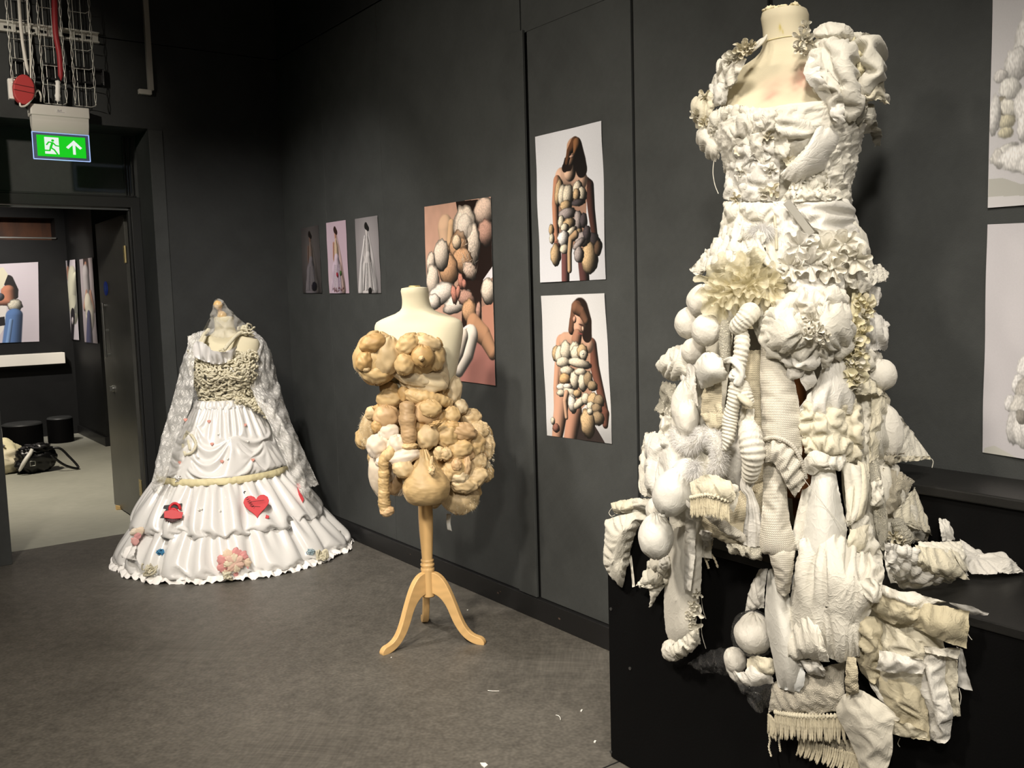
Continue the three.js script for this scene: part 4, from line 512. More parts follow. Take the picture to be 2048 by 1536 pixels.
function hairs(surfacePts, len, r, count, spread = 0.5) { // pts: [position, outward direction]
  const P = [], N = [], U = [], v = V(0, 0, 0);
  for (let k = 0; k < count; k++) { const [p, d] = surfacePts(k / count), q = d.clone().add(V(rr(-1, 1), rr(-1, 1), rr(-1, 1)).multiplyScalar(spread)).normalize(), l = len * rr(0.5, 1.1), e = V(rr(-1, 1), rr(-1, 1), rr(-1, 1)).cross(q).normalize().multiplyScalar(r), m = p.clone().addScaledVector(q, l * 0.6).add(V(0, -l * 0.06, 0)), t = p.clone().addScaledVector(q, l).add(V(0, -l * 0.25, 0)), s = [p.clone().sub(e), p.clone().add(e), m.clone().addScaledVector(e, 0.7), m.clone().addScaledVector(e, -0.7), t]; const fn = s[1].clone().sub(s[0]).cross(s[4].clone().sub(s[0])).normalize(); for (const [a, b, c] of [[0, 1, 2], [0, 2, 3], [3, 2, 4]]) for (const x of [a, b, c]) { P.push(s[x].x, s[x].y, s[x].z); N.push(fn.x, fn.y, fn.z); U.push(0, 0); } }
  const g = new THREE.BufferGeometry(); g.setAttribute('position', new THREE.Float32BufferAttribute(P, 3)); g.setAttribute('normal', new THREE.Float32BufferAttribute(N, 3)); g.setAttribute('uv', new THREE.Float32BufferAttribute(U, 2)); return g;
}

// ---------------------------------------------------------------- dress forms
// rings: [height, half width, depth in front, depth behind, shift forward]; bust: [height, half spacing, height radius, depth]
function formSurface(rings, bust, yaw) {
  const ys = rings.map((r) => r[0]), cy = Math.cos(yaw), sy = Math.sin(yaw);
  const at = (y) => { let i = 0; while (i < ys.length - 2 && y < ys[i + 1]) i++; const t = clamp((y - ys[i]) / (ys[i + 1] - ys[i]), 0, 1), g = (k) => { const p0 = rings[Math.max(0, i - 1)][k], p1 = rings[i][k], p2 = rings[i + 1][k], p3 = rings[Math.min(rings.length - 1, i + 2)][k]; return 0.5 * (2 * p1 + (p2 - p0) * t + (2 * p0 - 5 * p1 + 4 * p2 - p3) * t * t + (3 * p1 - p0 - 3 * p2 + p3) * t * t * t); }; return [1, 2, 3, 4].map(g); };
  return (a, y, grow = 0) => { const [w, f, b, z0] = at(y), c = Math.cos(a), s = Math.sin(a), e = 0.86, X = Math.sign(c) * Math.pow(Math.abs(c), e) * (w + grow), d = s > 0 ? f : b; let Z = Math.sign(s) * Math.pow(Math.abs(s), e) * (d + grow) + z0; if (bust && s > 0) for (const k of [-1, 1]) Z += bust[3] * Math.exp(-Math.pow((X - k * bust[1]) / (bust[2] * 1.1), 2) - Math.pow((y - bust[0]) / bust[2], 2)) * Math.min(1, s * 2.2); return V(X * cy + Z * sy, y, -X * sy + Z * cy); };
}
function formGeo(S, y0, y1, n = 64, m = 70, disp) { const P = [], U = [], I = []; for (let j = 0; j <= m; j++) for (let i = 0; i <= n; i++) { const a = i / n * Math.PI * 2 + Math.PI * 1.5, y = lerp(y0, y1, j / m), p = S(a, y, disp ? disp(a, y) : 0); P.push(p.x, p.y, p.z); U.push(i / n * 0.9, y); } for (let j = 0; j < m; j++) for (let i = 0; i < n; i++) { const a = j * (n + 1) + i, b = a + 1, d = a + n + 1, e = d + 1; I.push(a, b, d, b, e, d); } const g = new THREE.BufferGeometry(); g.setAttribute('position', new THREE.Float32BufferAttribute(P, 3)); g.setAttribute('uv', new THREE.Float32BufferAttribute(U, 2)); g.setIndex(I); g.computeVertexNormals(); const N = g.attributes.normal; for (let j = 0; j <= m; j++) { const a = j * (n + 1), b = a + n, k = V(N.getX(a) + N.getX(b), N.getY(a) + N.getY(b), N.getZ(a) + N.getZ(b)).normalize(); N.setXYZ(a, k.x, k.y, k.z); N.setXYZ(b, k.x, k.y, k.z); } return g; }
const FORM = (top, s = 1) => [[0, 0.052, 0.052, 0.052, 0.035], [-0.004, 0.056, 0.056, 0.056, 0.034], [-0.045, 0.054, 0.054, 0.056, 0.026], [-0.085, 0.062, 0.058, 0.064, 0.016], [-0.102, 0.088, 0.066, 0.072, 0.01], [-0.118, 0.135, 0.074, 0.078, 0.004], [-0.135, 0.176, 0.08, 0.082, 0], [-0.16, 0.187, 0.087, 0.088, 0], [-0.2, 0.184, 0.095, 0.095, 0], [-0.26, 0.172, 0.103, 0.098, 0], [-0.33, 0.157, 0.108, 0.09, 0], [-0.41, 0.137, 0.1, 0.08, 0], [-0.49, 0.12, 0.092, 0.078, 0], [-0.57, 0.135, 0.102, 0.1, 0], [-0.66, 0.163, 0.115, 0.125, 0], [-0.74, 0.172, 0.115, 0.13, 0], [-0.8, 0.17, 0.112, 0.125, 0]].map(([y, a, b, c, d]) => [top + y * s, a * s, b * s, c * s, d * s]);
T.canvas = tex(256, 256, (u, v) => 0.5 + 0.25 * Math.sin(u * Math.PI * 2 * 64) * Math.sin(v * Math.PI * 2 * 64) + 0.2 * tn(u, v, 40));
const formMat = (c) => std({ color: c, roughness: 0.75, bumpMap: rep(T.canvas, 6), bumpScale: 0.0003 });
function dressForm(t, S, top, bottom, mat, s = 1) {
  add(t, 'torso', formGeo(S, top - 0.0005, bottom), mat);
  const ctr = (y) => { const a = S(0, y), b = S(Math.PI, y), f = S(Math.PI / 2, y), k = S(-Math.PI / 2, y); return a.add(b).add(f).add(k).multiplyScalar(0.25); }, cap = (y, sg, h) => { const P = [], I = [], U = []; const c = ctr(y); for (let r = 0; r <= 6; r++) for (let i = 0; i <= 48; i++) { const q = S(i / 48 * Math.PI * 2, y).lerp(c, r / 6); P.push(q.x, q.y + sg * h * Math.sin(r / 6 * Math.PI / 2), q.z); U.push(q.x, q.z); } for (let r = 0; r < 6; r++) for (let i = 0; i < 48; i++) { const a = r * 49 + i, b = a + 1, d = a + 49, e = d + 1; if (sg > 0) I.push(a, d, b, b, d, e); else I.push(a, b, d, b, e, d); } const g = new THREE.BufferGeometry(); g.setAttribute('position', new THREE.Float32BufferAttribute(P, 3)); g.setAttribute('uv', new THREE.Float32BufferAttribute(U, 2)); g.setIndex(I); g.computeVertexNormals(); return g; };
  add(t, 'neck_cap', cap(top - 0.0005, 1, 0.006), mat); add(t, 'base_cap', cap(bottom, -1, 0.01), mat);
}
T.wood = tex(256, 256, (u, v) => { const g = 0.93 + 0.05 * tn(u, v, 3) + 0.02 * Math.sin((u * 9 + 1.3 * tn(u, v, 2, 7)) * Math.PI * 2); return [g, g * 0.985, g * 0.95]; }, true);
M.beech = std({ color: '#e3bd86', map: T.wood, roughness: 0.38 });
M.darkWood = std({ color: '#8a5a34', map: T.wood, roughness: 0.5 });
function stand(t, yTop, legR, mat, rot, hBase = 0.27) { // turned column on three curved legs; y = 0 is the floor
  const k = (r, y) => new THREE.Vector2(r, y), b = hBase; add(t, 'column', new THREE.LatheGeometry([k(0.001, b - 0.075), k(0.026, b - 0.075), k(0.0275, b - 0.07), k(0.0275, b + 0.035), k(0.029, b + 0.04), k(0.029, b + 0.05), k(0.024, b + 0.053), k(0.0295, b + 0.06), k(0.0295, b + 0.068), k(0.0235, b + 0.072), k(0.0275, b + 0.079), k(0.0275, b + 0.085), k(0.0225, b + 0.09), k(0.025, b + 0.13), k(0.0295, b + 0.21), k(0.031, b + 0.27), k(0.03, b + 0.33), k(0.027, b + 0.4), k(0.0255, b + 0.46), k(0.0255, yTop)], 28), mat);
  const s = new THREE.Shape(); s.moveTo(0.02, b + 0.03); s.bezierCurveTo(0.075, b + 0.03, 0.1, b - 0.05, 0.125, b - 0.11); s.bezierCurveTo(0.15, b - 0.18, 0.17, 0.035, 0.222, 0.028); s.bezierCurveTo(0.24, 0.024, 0.248, 0.006, 0.242, 0); s.lineTo(0.228, 0.0); s.bezierCurveTo(0.16, 0.005, 0.125, 0.06, 0.1, b - 0.14); s.bezierCurveTo(0.085, b - 0.1, 0.06, b - 0.06, 0.02, b - 0.055); s.closePath();
  for (let i = 0; i < 3; i++) { const g = new THREE.ExtrudeGeometry(s, { depth: 0.022, bevelEnabled: true, bevelSize: 0.003, bevelThickness: 0.003, bevelSegments: 3, curveSegments: 16 }); g.translate(0, 0, -0.011); g.scale(legR / 0.242, 1, 1); g.rotateY(rot + i * Math.PI * 2 / 3); const u = g.attributes.uv; for (let j = 0; j < u.count; j++) u.setXY(j, u.getY(j) * 3, u.getX(j) * 3); add(t, 'leg', g, mat); }
}

// ---------------------------------------------------------------- the padded mini dress on its stand, in the middle
{
  const C = V(1.95, 0, -3.336), F = frameAt(1.95, 0, -3.336), top = F.at(833, 576).y, form = thing('dress_form', 'cream dress form on a turned pale wooden tripod stand, under the padded mini dress', 'dress form', C);
  const yaw = Math.atan2(F.n.x, F.n.z) - 0.3, S = formSurface(FORM(top), null, yaw);
  dressForm(form, S, top, top - 0.8, formMat('#dcd5bb')); stand(form, top - 0.78, 0.245, M.beech, Math.atan2(-(1.715 - 3.0 + 0) * 0 - (-3.313 + 3.336), 1.715 - 1.95), 0.262);
  const K = new THREE.TorusGeometry(0.02, 0.004, 8, 24).rotateX(Math.PI / 2).translate(S(Math.PI / 2, top).x * 0.4, top + 0.006, S(Math.PI / 2, top).z * 0.4); add(form, 'cap_ring', K, M.brass);
  T.nylon = [0, 1, 2].map((q) => tex(256, 256, (u, v) => { const w = Math.max(0, ridge(u * 5 + q * 9 + 0.6 * noise(u * 4, v * 4, q), v * 4, q, 4)), k = 0.88 + 0.1 * fbm(u * 5, v * 5, q + 4) + 0.34 * w * w, y = 0.03 * fbm(u * 3, v * 3, q + 9); return [k, k * (0.985 - 0.5 * y), k * (0.955 - y)]; }, true));
  const COL = { t: '#c8ad80', d: '#bd9d6c', p: '#d8c8aa', w: '#d8ccbe', k: '#ccae88', h: '#d4be98' }, NM = {};
  for (const k in COL) NM[k] = phys({ color: COL[k], map: T.nylon['tdpwkh'.indexOf(k) % 3], roughness: 0.55, bumpMap: T.nylon[('tdpwkh'.indexOf(k) + 1) % 3], bumpScale: 0.002, sheen: 0.25, sheenRoughness: 0.6, sheenColor: new THREE.Color('#fff2d8') });
  const dress = thing('padded_dress', 'strapless mini dress of stuffed flesh-coloured nylon lumps on the middle dress form', 'dress', C);
  const X = (x) => 680 + x / 3.0722, Y = (y) => 550 + y / 3.072, R = 1 / 3.072;
  add(dress, 'lining', formGeo(S, F.at(840, 775).y, F.at(840, 950).y, 64, 40, (a, y) => 0.012 + 0.012 * noise(Math.cos(a) * 6, y * 24, Math.sin(a) * 6)), NM.d);
  const body = (cx, cy) => { const x0 = 490, hw = cy < 650 ? 215 : cy < 800 ? 250 : cy < 900 ? 300 : 395, dp = cy < 650 ? 0.12 : cy < 850 ? 0.125 : cy < 1000 ? 0.16 : 0.18; return dp * Math.sqrt(Math.max(0.02, 1 - ((cx - x0) / hw) ** 2)); };
  const lump = (name, cx, cy, rx, ry, rot, c, o = {}) => ball(F, dress, name, [X(cx), Y(cy), (o.w ?? body(cx, cy)) + (o.dw ?? 0)], rx * R * 1.06, ry * R * 1.06, NM[c], { rot: -rot * Math.PI / 180, lump: 0.1, wr: 0.014, wf: 1.7, pucker: 0.07, seg: 44, rings: 30, ...o, rz: (o.rz ?? Math.min(rx, ry) * 0.85) * R });
  // bust
  lump('padded_bust', 228, 512, 134, 150, 8, 't', { w: 0.13, rz: 130, lump: 0.06 }); lump('stuffed_lump', 205, 420, 80, 55, -20, 'd', { w: 0.19, rz: 80 }); lump('stuffed_lump', 285, 500, 80, 120, 15, 'h', { w: 0.175, rz: 90 }); lump('stuffed_lump', 150, 530, 50, 60, 20, 'd', { w: 0.2, rz: 60 }); lump('nipple_knob', 163, 578, 22, 18, 0, 'h', { w: 0.215, rz: 22 }); lump('stuffed_lump', 215, 600, 95, 60, 10, 't', { w: 0.17, rz: 75 });
  lump('pale_pouch', 510, 640, 150, 78, 12, 'p', { w: 0.125, rz: 60, lump: 0.14 }); lump('pale_pouch', 610, 600, 52, 125, -6, 'p', { w: 0.1, rz: 55 }); lump('pale_pouch', 440, 630, 110, 45, 18, 'p', { w: 0.15, rz: 40 });
  lump('padded_bust', 480, 490, 145, 122, 0, 't', { w: 0.135, rz: 110 }); lump('stuffed_lump', 415, 430, 70, 56, -30, 't', { w: 0.2, rz: 60 }); lump('stuffed_lump', 395, 545, 62, 66, 10, 't', { w: 0.2, rz: 62 }); lump('stuffed_lump', 590, 500, 52, 80, 0, 't', { w: 0.165, rz: 60 }); lump('stuffed_lump', 540, 420, 80, 46, 15, 'h', { w: 0.19, rz: 55 }); lump('padded_nipple', 508, 498, 68, 62, 0, 'd', { w: 0.222, rz: 50, lump: 0.03, pucker: 0.12, wr: 0.03, wf: 6 }); lump('nipple_knob', 500, 512, 17, 15, 0, 'h', { w: 0.26, rz: 24 }); lump('knot', 612, 415, 14, 30, -25, 'd', { w: 0.17, wr: 0.2 });
  // waist
  lump('stuffed_lump', 300, 700, 55, 50, 10, 'd'); lump('stuffed_lump', 305, 760, 76, 58, -8, 't', { dw: 0.02 }); lump('stuffed_lump', 285, 870, 78, 64, 6, 'k', { dw: 0.01 }); lump('knot', 232, 822, 26, 22, 30, 'd', { dw: 0.05, wr: 0.25, lump: 0.2 }); lump('stuffed_lump', 225, 930, 34, 36, 0, 'd', { dw: 0.02 });
  lump('stuffed_lump', 395, 730, 40, 50, 0, 'd'); lump('stuffed_lump', 470, 745, 70, 42, 20, 't', { dw: 0.02 }); tube(F, dress, 'stuffed_roll', [[X(430), Y(735), 0.14, 12], [X(530), Y(752), 0.15, 13], [X(620), Y(770), 0.13, 12], [X(690), Y(795), 0.1, 8]], NM.t, { disp: (t, a) => 0.003 * noise(t * 9, Math.cos(a), 3) }); lump('stuffed_lump', 700, 705, 48, 78, 8, 'p', { w: 0.07 });
  tube(F, dress, 'stuffed_roll', [[X(415), Y(775), 0.16, 14], [X(412), Y(830), 0.175, 16], [X(415), Y(905), 0.18, 17], [X(422), Y(970), 0.185, 14.5], [X(427), Y(1050), 0.185, 15]], NM.k, { n: 80, m: 24, disp: (t, a) => 0.003 * Math.sin(t * 19) + 0.002 * noise(t * 12, Math.cos(a) * 2, Math.sin(a) * 2) }); lump('knot', 428, 1050, 44, 22, 0, 't', { w: 0.19, rz: 40, wr: 0.12 });
  lump('stuffed_lump', 535, 835, 84, 82, 0, 'k', { dw: 0.015 }); lump('stuffed_lump', 555, 820, 64, 50, 5, 't', { dw: 0.055, rz: 36 }); lump('knot', 590, 912, 36, 14, -15, 'd', { dw: 0.05, wr: 0.3, lump: 0.3 }); lump('stuffed_lump', 740, 810, 44, 46, 0, 'p'); lump('stuffed_lump', 686, 862, 52, 54, 0, 't', { dw: 0.01 }); lump('stuffed_lump', 620, 880, 50, 40, 20, 'd', { dw: -0.01 });
  lump('stuffed_lump', 540, 995, 68, 70, 20, 'h', { dw: 0.01 }); lump('stuffed_lump', 490, 940, 50, 46, 0, 'd', { dw: -0.02 });
  // left hip
  lump('hairy_lump', 168, 950, 44, 105, 8, 'h', { w: 0.03 }); lump('stuffed_lump', 195, 850, 40, 40, 0, 'h', { w: 0.05 }); lump('stuffed_lump', 300, 965, 62, 50, -14, 'w'); lump('stuffed_lump', 232, 1050, 68, 72, 20, 'w', { dw: 0.01 }); lump('stuffed_lump', 350, 1045, 60, 60, 0, 'w'); lump('stuffed_lump', 395, 1118, 92, 46, -14, 'w', { dw: 0.02 }); lump('pale_tear', 390, 1195, 66, 50, 18, 'h', { dw: 0.03, tip: 0.3 }); lump('stuffed_lump', 250, 1150, 32, 32, 0, 'w', { dw: 0.03 }); lump('stuffed_lump', 340, 1140, 44, 26, 0, 'd', { dw: 0.0 });
  lump('pale_cushion', 265, 1200, 88, 150, 6, 'w', { w: 0.07, rz: 80, lump: 0.05 }); lump('pale_cushion', 330, 1230, 85, 118, -6, 'w', { w: 0.05, rz: 70 }); lump('stuffed_lump', 320, 1270, 70, 70, 0, 'k', { w: 0.07 });
  tube(F, dress, 'long_stuffed_roll', [[X(330), Y(1045), 0.17, 9], [X(305), Y(1095), 0.19, 11.5], [X(272), Y(1130), 0.19, 10.5], [X(270), Y(1210), 0.185, 11], [X(268), Y(1300), 0.185, 11], [X(272), Y(1390), 0.18, 12], [X(282), Y(1462), 0.18, 13]], NM.t, { n: 110, m: 24, disp: (t, a) => 0.0025 * noise(t * 22, Math.cos(a) * 1.5, Math.sin(a) * 1.5) + 0.0015 * Math.sin(t * 46) }); lump('roll_end', 290, 1450, 44, 32, -8, 'k', { w: 0.185, rz: 36 }); lump('stuffed_lump', 300, 1110, 46, 26, -20, 'd', { w: 0.175 });
  // big hanging bag
  { const pts = []; for (let i = 0; i <= 40; i++) { const t = i / 40; const r = t < 0.12 ? lerp(20, 40, t / 0.12) : 40 + 108 * Math.pow(Math.sin(Math.min(1, (t - 0.12) / 0.6) * Math.PI / 2), 1.4) * Math.sqrt(Math.max(0.0001, 1 - Math.pow(clamp((t - 0.62) / 0.38, 0, 1), 2.6))); pts.push([t, r * R]); } const Rm = F.m(1, 0.2), a = F.at(X(510), Y(1068), 0.175), b = F.at(X(540), Y(1415), 0.2), g = tubeGeo([a, a.clone().lerp(b, 0.35), a.clone().lerp(b, 0.7), b], (t) => { const i = Math.min(39, Math.floor(t * 40)); return lerp(pts[i][1], pts[i + 1][1], t * 40 - i) * Rm; }, { n: 90, m: 56, capLen: 0.05, disp: (t, q) => 0.004 * ridge(Math.cos(q) * 1.4, t * 3, Math.sin(q) * 1.4) + 0.004 * Math.sin(q * 11) * Math.exp(-t * 5) }); add(dress, 'hanging_bag', g, NM.t); lump('knot', 563, 1200, 20, 26, 0, 'h', { w: 0.275, wr: 0.2, lump: 0.2 }); lump('knot', 562, 1150, 10, 34, 8, 'h', { w: 0.258, wr: 0.2 }); }
  // right hip
  const rl = [[660, 985, 66, 76, 0, 't'], [610, 1095, 34, 42, 0, 'h'], [650, 1100, 38, 38, 0, 'h'], [750, 958, 86, 50, 10, 'k'], [800, 880, 64, 52, 0, 'h'], [735, 1068, 74, 60, -20, 't'], [830, 1040, 60, 66, 0, 't'], [855, 955, 58, 56, 0, 'h'], [712, 1180, 72, 64, 0, 't'], [715, 1165, 32, 36, 0, 'k'], [775, 1175, 26, 58, 8, 'k'], [835, 1150, 62, 72, 0, 'h'], [880, 1160, 42, 46, 0, 'p'], [900, 1050, 48, 76, 0, 'h'], [900, 1215, 42, 54, 0, 't'], [830, 1245, 78, 54, -20, 'h'], [760, 1285, 82, 50, 5, 'h'], [730, 1240, 60, 40, 0, 'p'], [885, 985, 40, 56, 0, 'p'], [770, 1000, 40, 36, 30, 'd'], [820, 860, 50, 36, 20, 'h'], [690, 930, 46, 30, 0, 'd'], [875, 1105, 30, 34, 0, 'k'], [690, 1130, 40, 26, 0, 'd'], [790, 1110, 36, 30, 0, 'k'], [655, 1225, 40, 50, 0, 't']];
  for (const [x, y, a, b, r, c] of rl) lump('stuffed_lump', x, y, a, b, r, c, { dw: rr(0, 0.035), lump: 0.14, wr: 0.05 });
  lump('hanging_lump', 742, 1372, 112, 92, 8, 'h', { w: 0.06, rz: 90 }); lump('stuffed_lump', 790, 1330, 80, 70, 0, 't', { w: 0.03 });
  for (const [x, y, a] of [[880, 1000, 70], [150, 1000, 60], [250, 1120, 80], [560, 1300, 110], [700, 1280, 90]]) { const p = F.at(X(x), Y(y), -0.12); const g = softBall(F.m(a * R), F.m(a * R * 1.2), F.m(a * R * 0.8), { lump: 0.14 }); g.translate(p.x, p.y, p.z); add(dress, 'stuffed_lump', g, NM.t); } // round the back
  const hp = (cx, cy, rx, ry, w) => () => { const a = rr(0, 6.283), z = rr(-1, 1), s = Math.sqrt(1 - z * z), d = F.r.clone().multiplyScalar(Math.cos(a) * s).add(V(0, z, 0)).addScaledVector(F.n, Math.abs(Math.sin(a) * s)); return [F.at(X(cx), Y(cy), w).addScaledVector(F.r, Math.cos(a) * s * F.m(rx * R)).add(V(0, z * F.m(ry * R), 0)).addScaledVector(F.n, Math.abs(Math.sin(a) * s) * F.m(rx * R)), d.normalize()]; };
  const hm = std({ color: '#f3ead2', roughness: 0.7 }); add(dress, 'stray_fibres', [hairs(hp(168, 950, 44, 105, 0.03), 0.014, 0.0003, 350, 0.9), hairs(hp(870, 1080, 70, 180, 0.08), 0.014, 0.0003, 420, 0.9), hairs(hp(742, 1372, 112, 92, 0.06), 0.012, 0.0003, 200, 0.9), hairs(hp(228, 512, 134, 150, 0.13), 0.012, 0.0003, 200, 0.9)], hm).userData.kind = 'stuff';
  patch(F, dress, 'tape_label', [[[893, 1028, -0.03], [902, 1028, -0.03]], [[893, 1046, -0.025], [901, 1046, -0.02]], [[895, 1060, -0.03], [904, 1063, -0.03]]], std({ color: 0xe9e9e4, roughness: 0.6 }), { res: 0.004, slack: 1.02, rag: 0.0005, label: 'white tape hanging below the hem' });
}

// ---------------------------------------------------------------- the satin wedding gown with its veil, in the corner
{
  const C = V(1.80, 0, -5.29), F = frameAt(1.80, 0, -5.29), top = F.at(437, 634).y, yaw = Math.atan2(F.n.x, F.n.z) - 0.12;
  const form = thing('dress_form', 'cream dress form with small balls on its neck, under the satin wedding gown', 'dress form', C), S0 = formSurface(FORM(top), [top - 0.31, 0.075, 0.07, 0.05], yaw), mat = formMat('#d8d0b4');
  const sh = F.r.clone().multiplyScalar(0.012), S = (a, y, g) => S0(a, y, g).add(sh); dressForm(form, S, top, top - 0.72, mat);
  for (const [x, y, r] of [[436, 610, 8.5], [444, 632, 9]]) { const p = F.at(x, y, 0.05); add(form, 'neck_ball', softBall(F.m(r), F.m(r), F.m(r), { lump: 0.02, wr: 0 }).translate(p.x, p.y, p.z), std({ color: '#dcb97e', roughness: 0.25 }), 'shiny tan ball'); }
  add(form, 'neck_peg', new THREE.CylinderGeometry(0.012, 0.014, 0.1, 12).translate(F.at(440, 622, 0.035).x, top + 0.03, F.at(440, 622, 0.035).z), M.beech);
  const gown = thing('satin_gown', 'white satin wedding gown with tiered skirt, rope bodice and sewn patches', 'gown', C);
  const sat = phys({ color: '#dfdedc', roughness: 0.24, sheen: 0.3, sheenRoughness: 0.4, sheenColor: new THREE.Color('#ffffff'), specularIntensity: 1, clearcoat: 0.4, clearcoatRoughness: 0.3, anisotropy: 0.3 });
  sat.side = THREE.DoubleSide; const ivory = std({ color: '#e6dfc4', roughness: 0.7 }), cotton = std({ color: '#efedea', roughness: 0.85 });
  const hAt = (px, py, r) => F.at(px, py, r).y, ax = F.at(462, 960, 0); // rings round the axis, drawn a little to the left where the photograph has them
  function tier(name, y0, r0, y1, r1, o) {
    const n = o.n ?? 260, m = o.m ?? 46, P = new Float32Array(n * m * 3), sd = rnd() * 99, cx = (t) => lerp(o.x0 ?? 0, o.x1 ?? 0, t);
    for (let j = 0; j < m; j++) for (let i = 0; i < n; i++) { const t = j / (m - 1), a = i / n * Math.PI * 2, bulge = (o.bulge ?? 0) * Math.sin(Math.PI * Math.pow(t, o.bp ?? 0.7)), r = lerp(r0, r1, Math.pow(t, o.pow ?? 1)) + bulge, wob = t * (o.wob ?? 0.04) * noise(Math.cos(a) * 3 + sd, Math.sin(a) * 3, 2), rag = j === m - 1 ? (o.rag ?? 0.004) * noise(i * 0.35, sd, 1) + (o.rag2 ?? 0) * noise(Math.cos(a) * 5 + sd, Math.sin(a) * 5, 1) : 0; const el = o.el ?? 0.95, R = r * (1 + wob); P.set([cx(t) * F.r.x + R * (Math.cos(a) * F.r.x + Math.sin(a) * el * F.n.x), lerp(y0, y1, t) + rag, cx(t) * F.r.z + R * (Math.cos(a) * F.r.z + Math.sin(a) * el * F.n.z)], (j * n + i) * 3); }
    for (let q = 0; q < P.length; q += 3) { P[q] = Math.min(P[q], XW - C.x - 0.035); P[q + 2] = Math.max(P[q + 2], ZB - C.z + 0.035); }
    const nn = []; for (let i = 0; i < n; i++) { const a = i / n * Math.PI * 2; nn.push(F.r.clone().multiplyScalar(Math.cos(a)).addScaledVector(F.n, Math.sin(a)).add(V(0, 0.15, 0)).normalize()); }
    const pos = simCloth(P, n, m, { normal: (i) => nn[i], wrap: true, pin: (i, j) => j === 0 || j === m - 1, slackX: o.sx ?? 1.3, slackY: o.sy ?? 1.06, slackAt: o.slackAt, noise: 0.012, nf: o.nf ?? 9, push: o.push ?? 0.5, g: 0.6, back: 0.02, out: 0.06, steps: o.steps ?? 70, iters: 6, bend: o.bend ?? 0.45, w: r1 * 6.28, h: y0 - y1, ties: Array.from({ length: o.ties ?? 0 }, () => [rr(0, 1), rr(0.25, 0.85), rr(0.04, 0.08), -rr(0.0, 0.012)]), collide: (p, q) => { if (p[q + 1] < 0.004) p[q + 1] = 0.004; if (p[q] > XW - C.x - 0.03) p[q] = XW - C.x - 0.03; if (p[q + 2] < ZB - C.z + 0.03) p[q + 2] = ZB - C.z + 0.03; } });
    return add(gown, name, sheetGeo(pos, n, m, r1 * 6.28, y0 - y1, true), o.mat ?? sat, o.label);
  }
  const xs = (px, py) => F.at(px, py, 0).dot(F.r);
  const yW = hAt(452, 812, 0.14), yB = hAt(450, 958, 0.33), yH = hAt(450, 1076, 0.5);
  const xw = xs(450, 810), xb = xs(446, 945), xh = xs(462, 1070);
  tier('skirt_puff', yW, 0.165, yB + 0.004, 0.338, { x0: xw, x1: xb, bulge: 0.03, bp: 0.85, sx: 1.2, sy: 1.13, slackAt: (s, t) => 1.1 - 0.6 * t, push: 0.25, bend: 0.3, nf: 8, n: 280, m: 64, steps: 110, ties: 26, wob: 0.01, out: 0.022, back: 0.03, noise: 0.03 });
  tier('skirt_tier', yB, 0.335, yH, 0.515, { x0: xb, x1: xh, sx: 1.25, sy: 1.03, bend: 0.2, nf: 16, wob: 0.05, rag: 0.008, rag2: 0.012, bulge: 0.02, label: 'middle satin tier with a frayed lower edge' });
  tier('skirt_tier', yH + 0.05, 0.485, 0.02, 0.635, { x0: xh, x1: 0, sx: 1.22, sy: 1.03, bend: 0.2, nf: 16, wob: 0.035, m: 34, bulge: 0.006, label: 'lowest satin tier reaching the floor' });
  tier('lace_hem', 0.03, 0.622, 0.006, 0.675, { sx: 1.35, sy: 1.0, wob: 0.035, m: 8, n: 320, rag: 0.02, mat: cotton, nf: 24, bend: 0.1, push: 0.1, label: 'white lace edging along the hem' });
  tier('ribbon_band', yB + 0.01, 0.36, yB - 0.03, 0.363, { x0: xb, x1: xb, sx: 1.04, m: 10, wob: 0.02, rag: 0.003, mat: std({ color: '#dcd2a8', roughness: 0.6, side: THREE.DoubleSide }), nf: 40, steps: 20, label: 'cream ribbon band above the tiers' });
  tier('waistband', yW + 0.03, 0.15, yW - 0.015, 0.172, { x0: xw, x1: xw, sx: 1.3, m: 10, nf: 30, wob: 0.01, n: 160, label: 'gathered satin waist' });
  // bodice: gathered satin edge, and rope knotted all over
  add(gown, 'bodice_lining', formGeo(S, yW - 0.02, F.at(440, 735, 0.1).y, 64, 36, (a, y) => 0.012), sat);
  patch(F, gown, 'neckline_frill', [[[398, 688, 0.12], [412, 684, 0.15], [424, 694, 0.165], [440, 702, 0.16], [462, 690, 0.14]], [[392, 716, 0.15], [420, 726, 0.18], [445, 728, 0.18], [468, 714, 0.15]]], std({ color: '#f2f1f0', roughness: 0.6, side: THREE.DoubleSide }), { slackX: 1.5, slackY: 1.05, res: 0.005, pin: 'b', push: 0.2, g: -0.2, rag: 0.004 });
  const rope = std({ color: '#cfc9b2', roughness: 0.85 }), RG = [];
  for (let k = 0; k < 620; k++) {
    const px = rr(384, 506), py = rr(702, 812), y = F.at(px, py, 0.12).y, a0 = Math.PI / 2 + yaw * 0; let best = null; // nearest front angle on the form
    for (let q = 0; q < 40; q++) { const a = q / 39 * Math.PI, p = S(a, y, 0.018), u = p.dot(F.r), e = Math.abs(u - F.at(px, py, 0.12).dot(F.r)); if (!best || e < best[0]) best = [e, a, p]; }
    if (best[0] > 0.02) continue; const p = best[2], nn = V(p.x, 0, p.z).normalize(), up = V(0, 1, 0), ac = nn.clone().cross(up), r = rr(0.009, 0.02), th = rr(0, 6.28), arc = rr(2.2, 4.8), pts = [];
    for (let q = 0; q <= 6; q++) { const e = th + q / 6 * arc; pts.push(p.clone().addScaledVector(ac, Math.cos(e) * r).addScaledVector(up, Math.sin(e) * r * 0.7).addScaledVector(nn, 0.004 + 0.012 * Math.sin(q / 6 * Math.PI) + rr(0, 0.012))); }
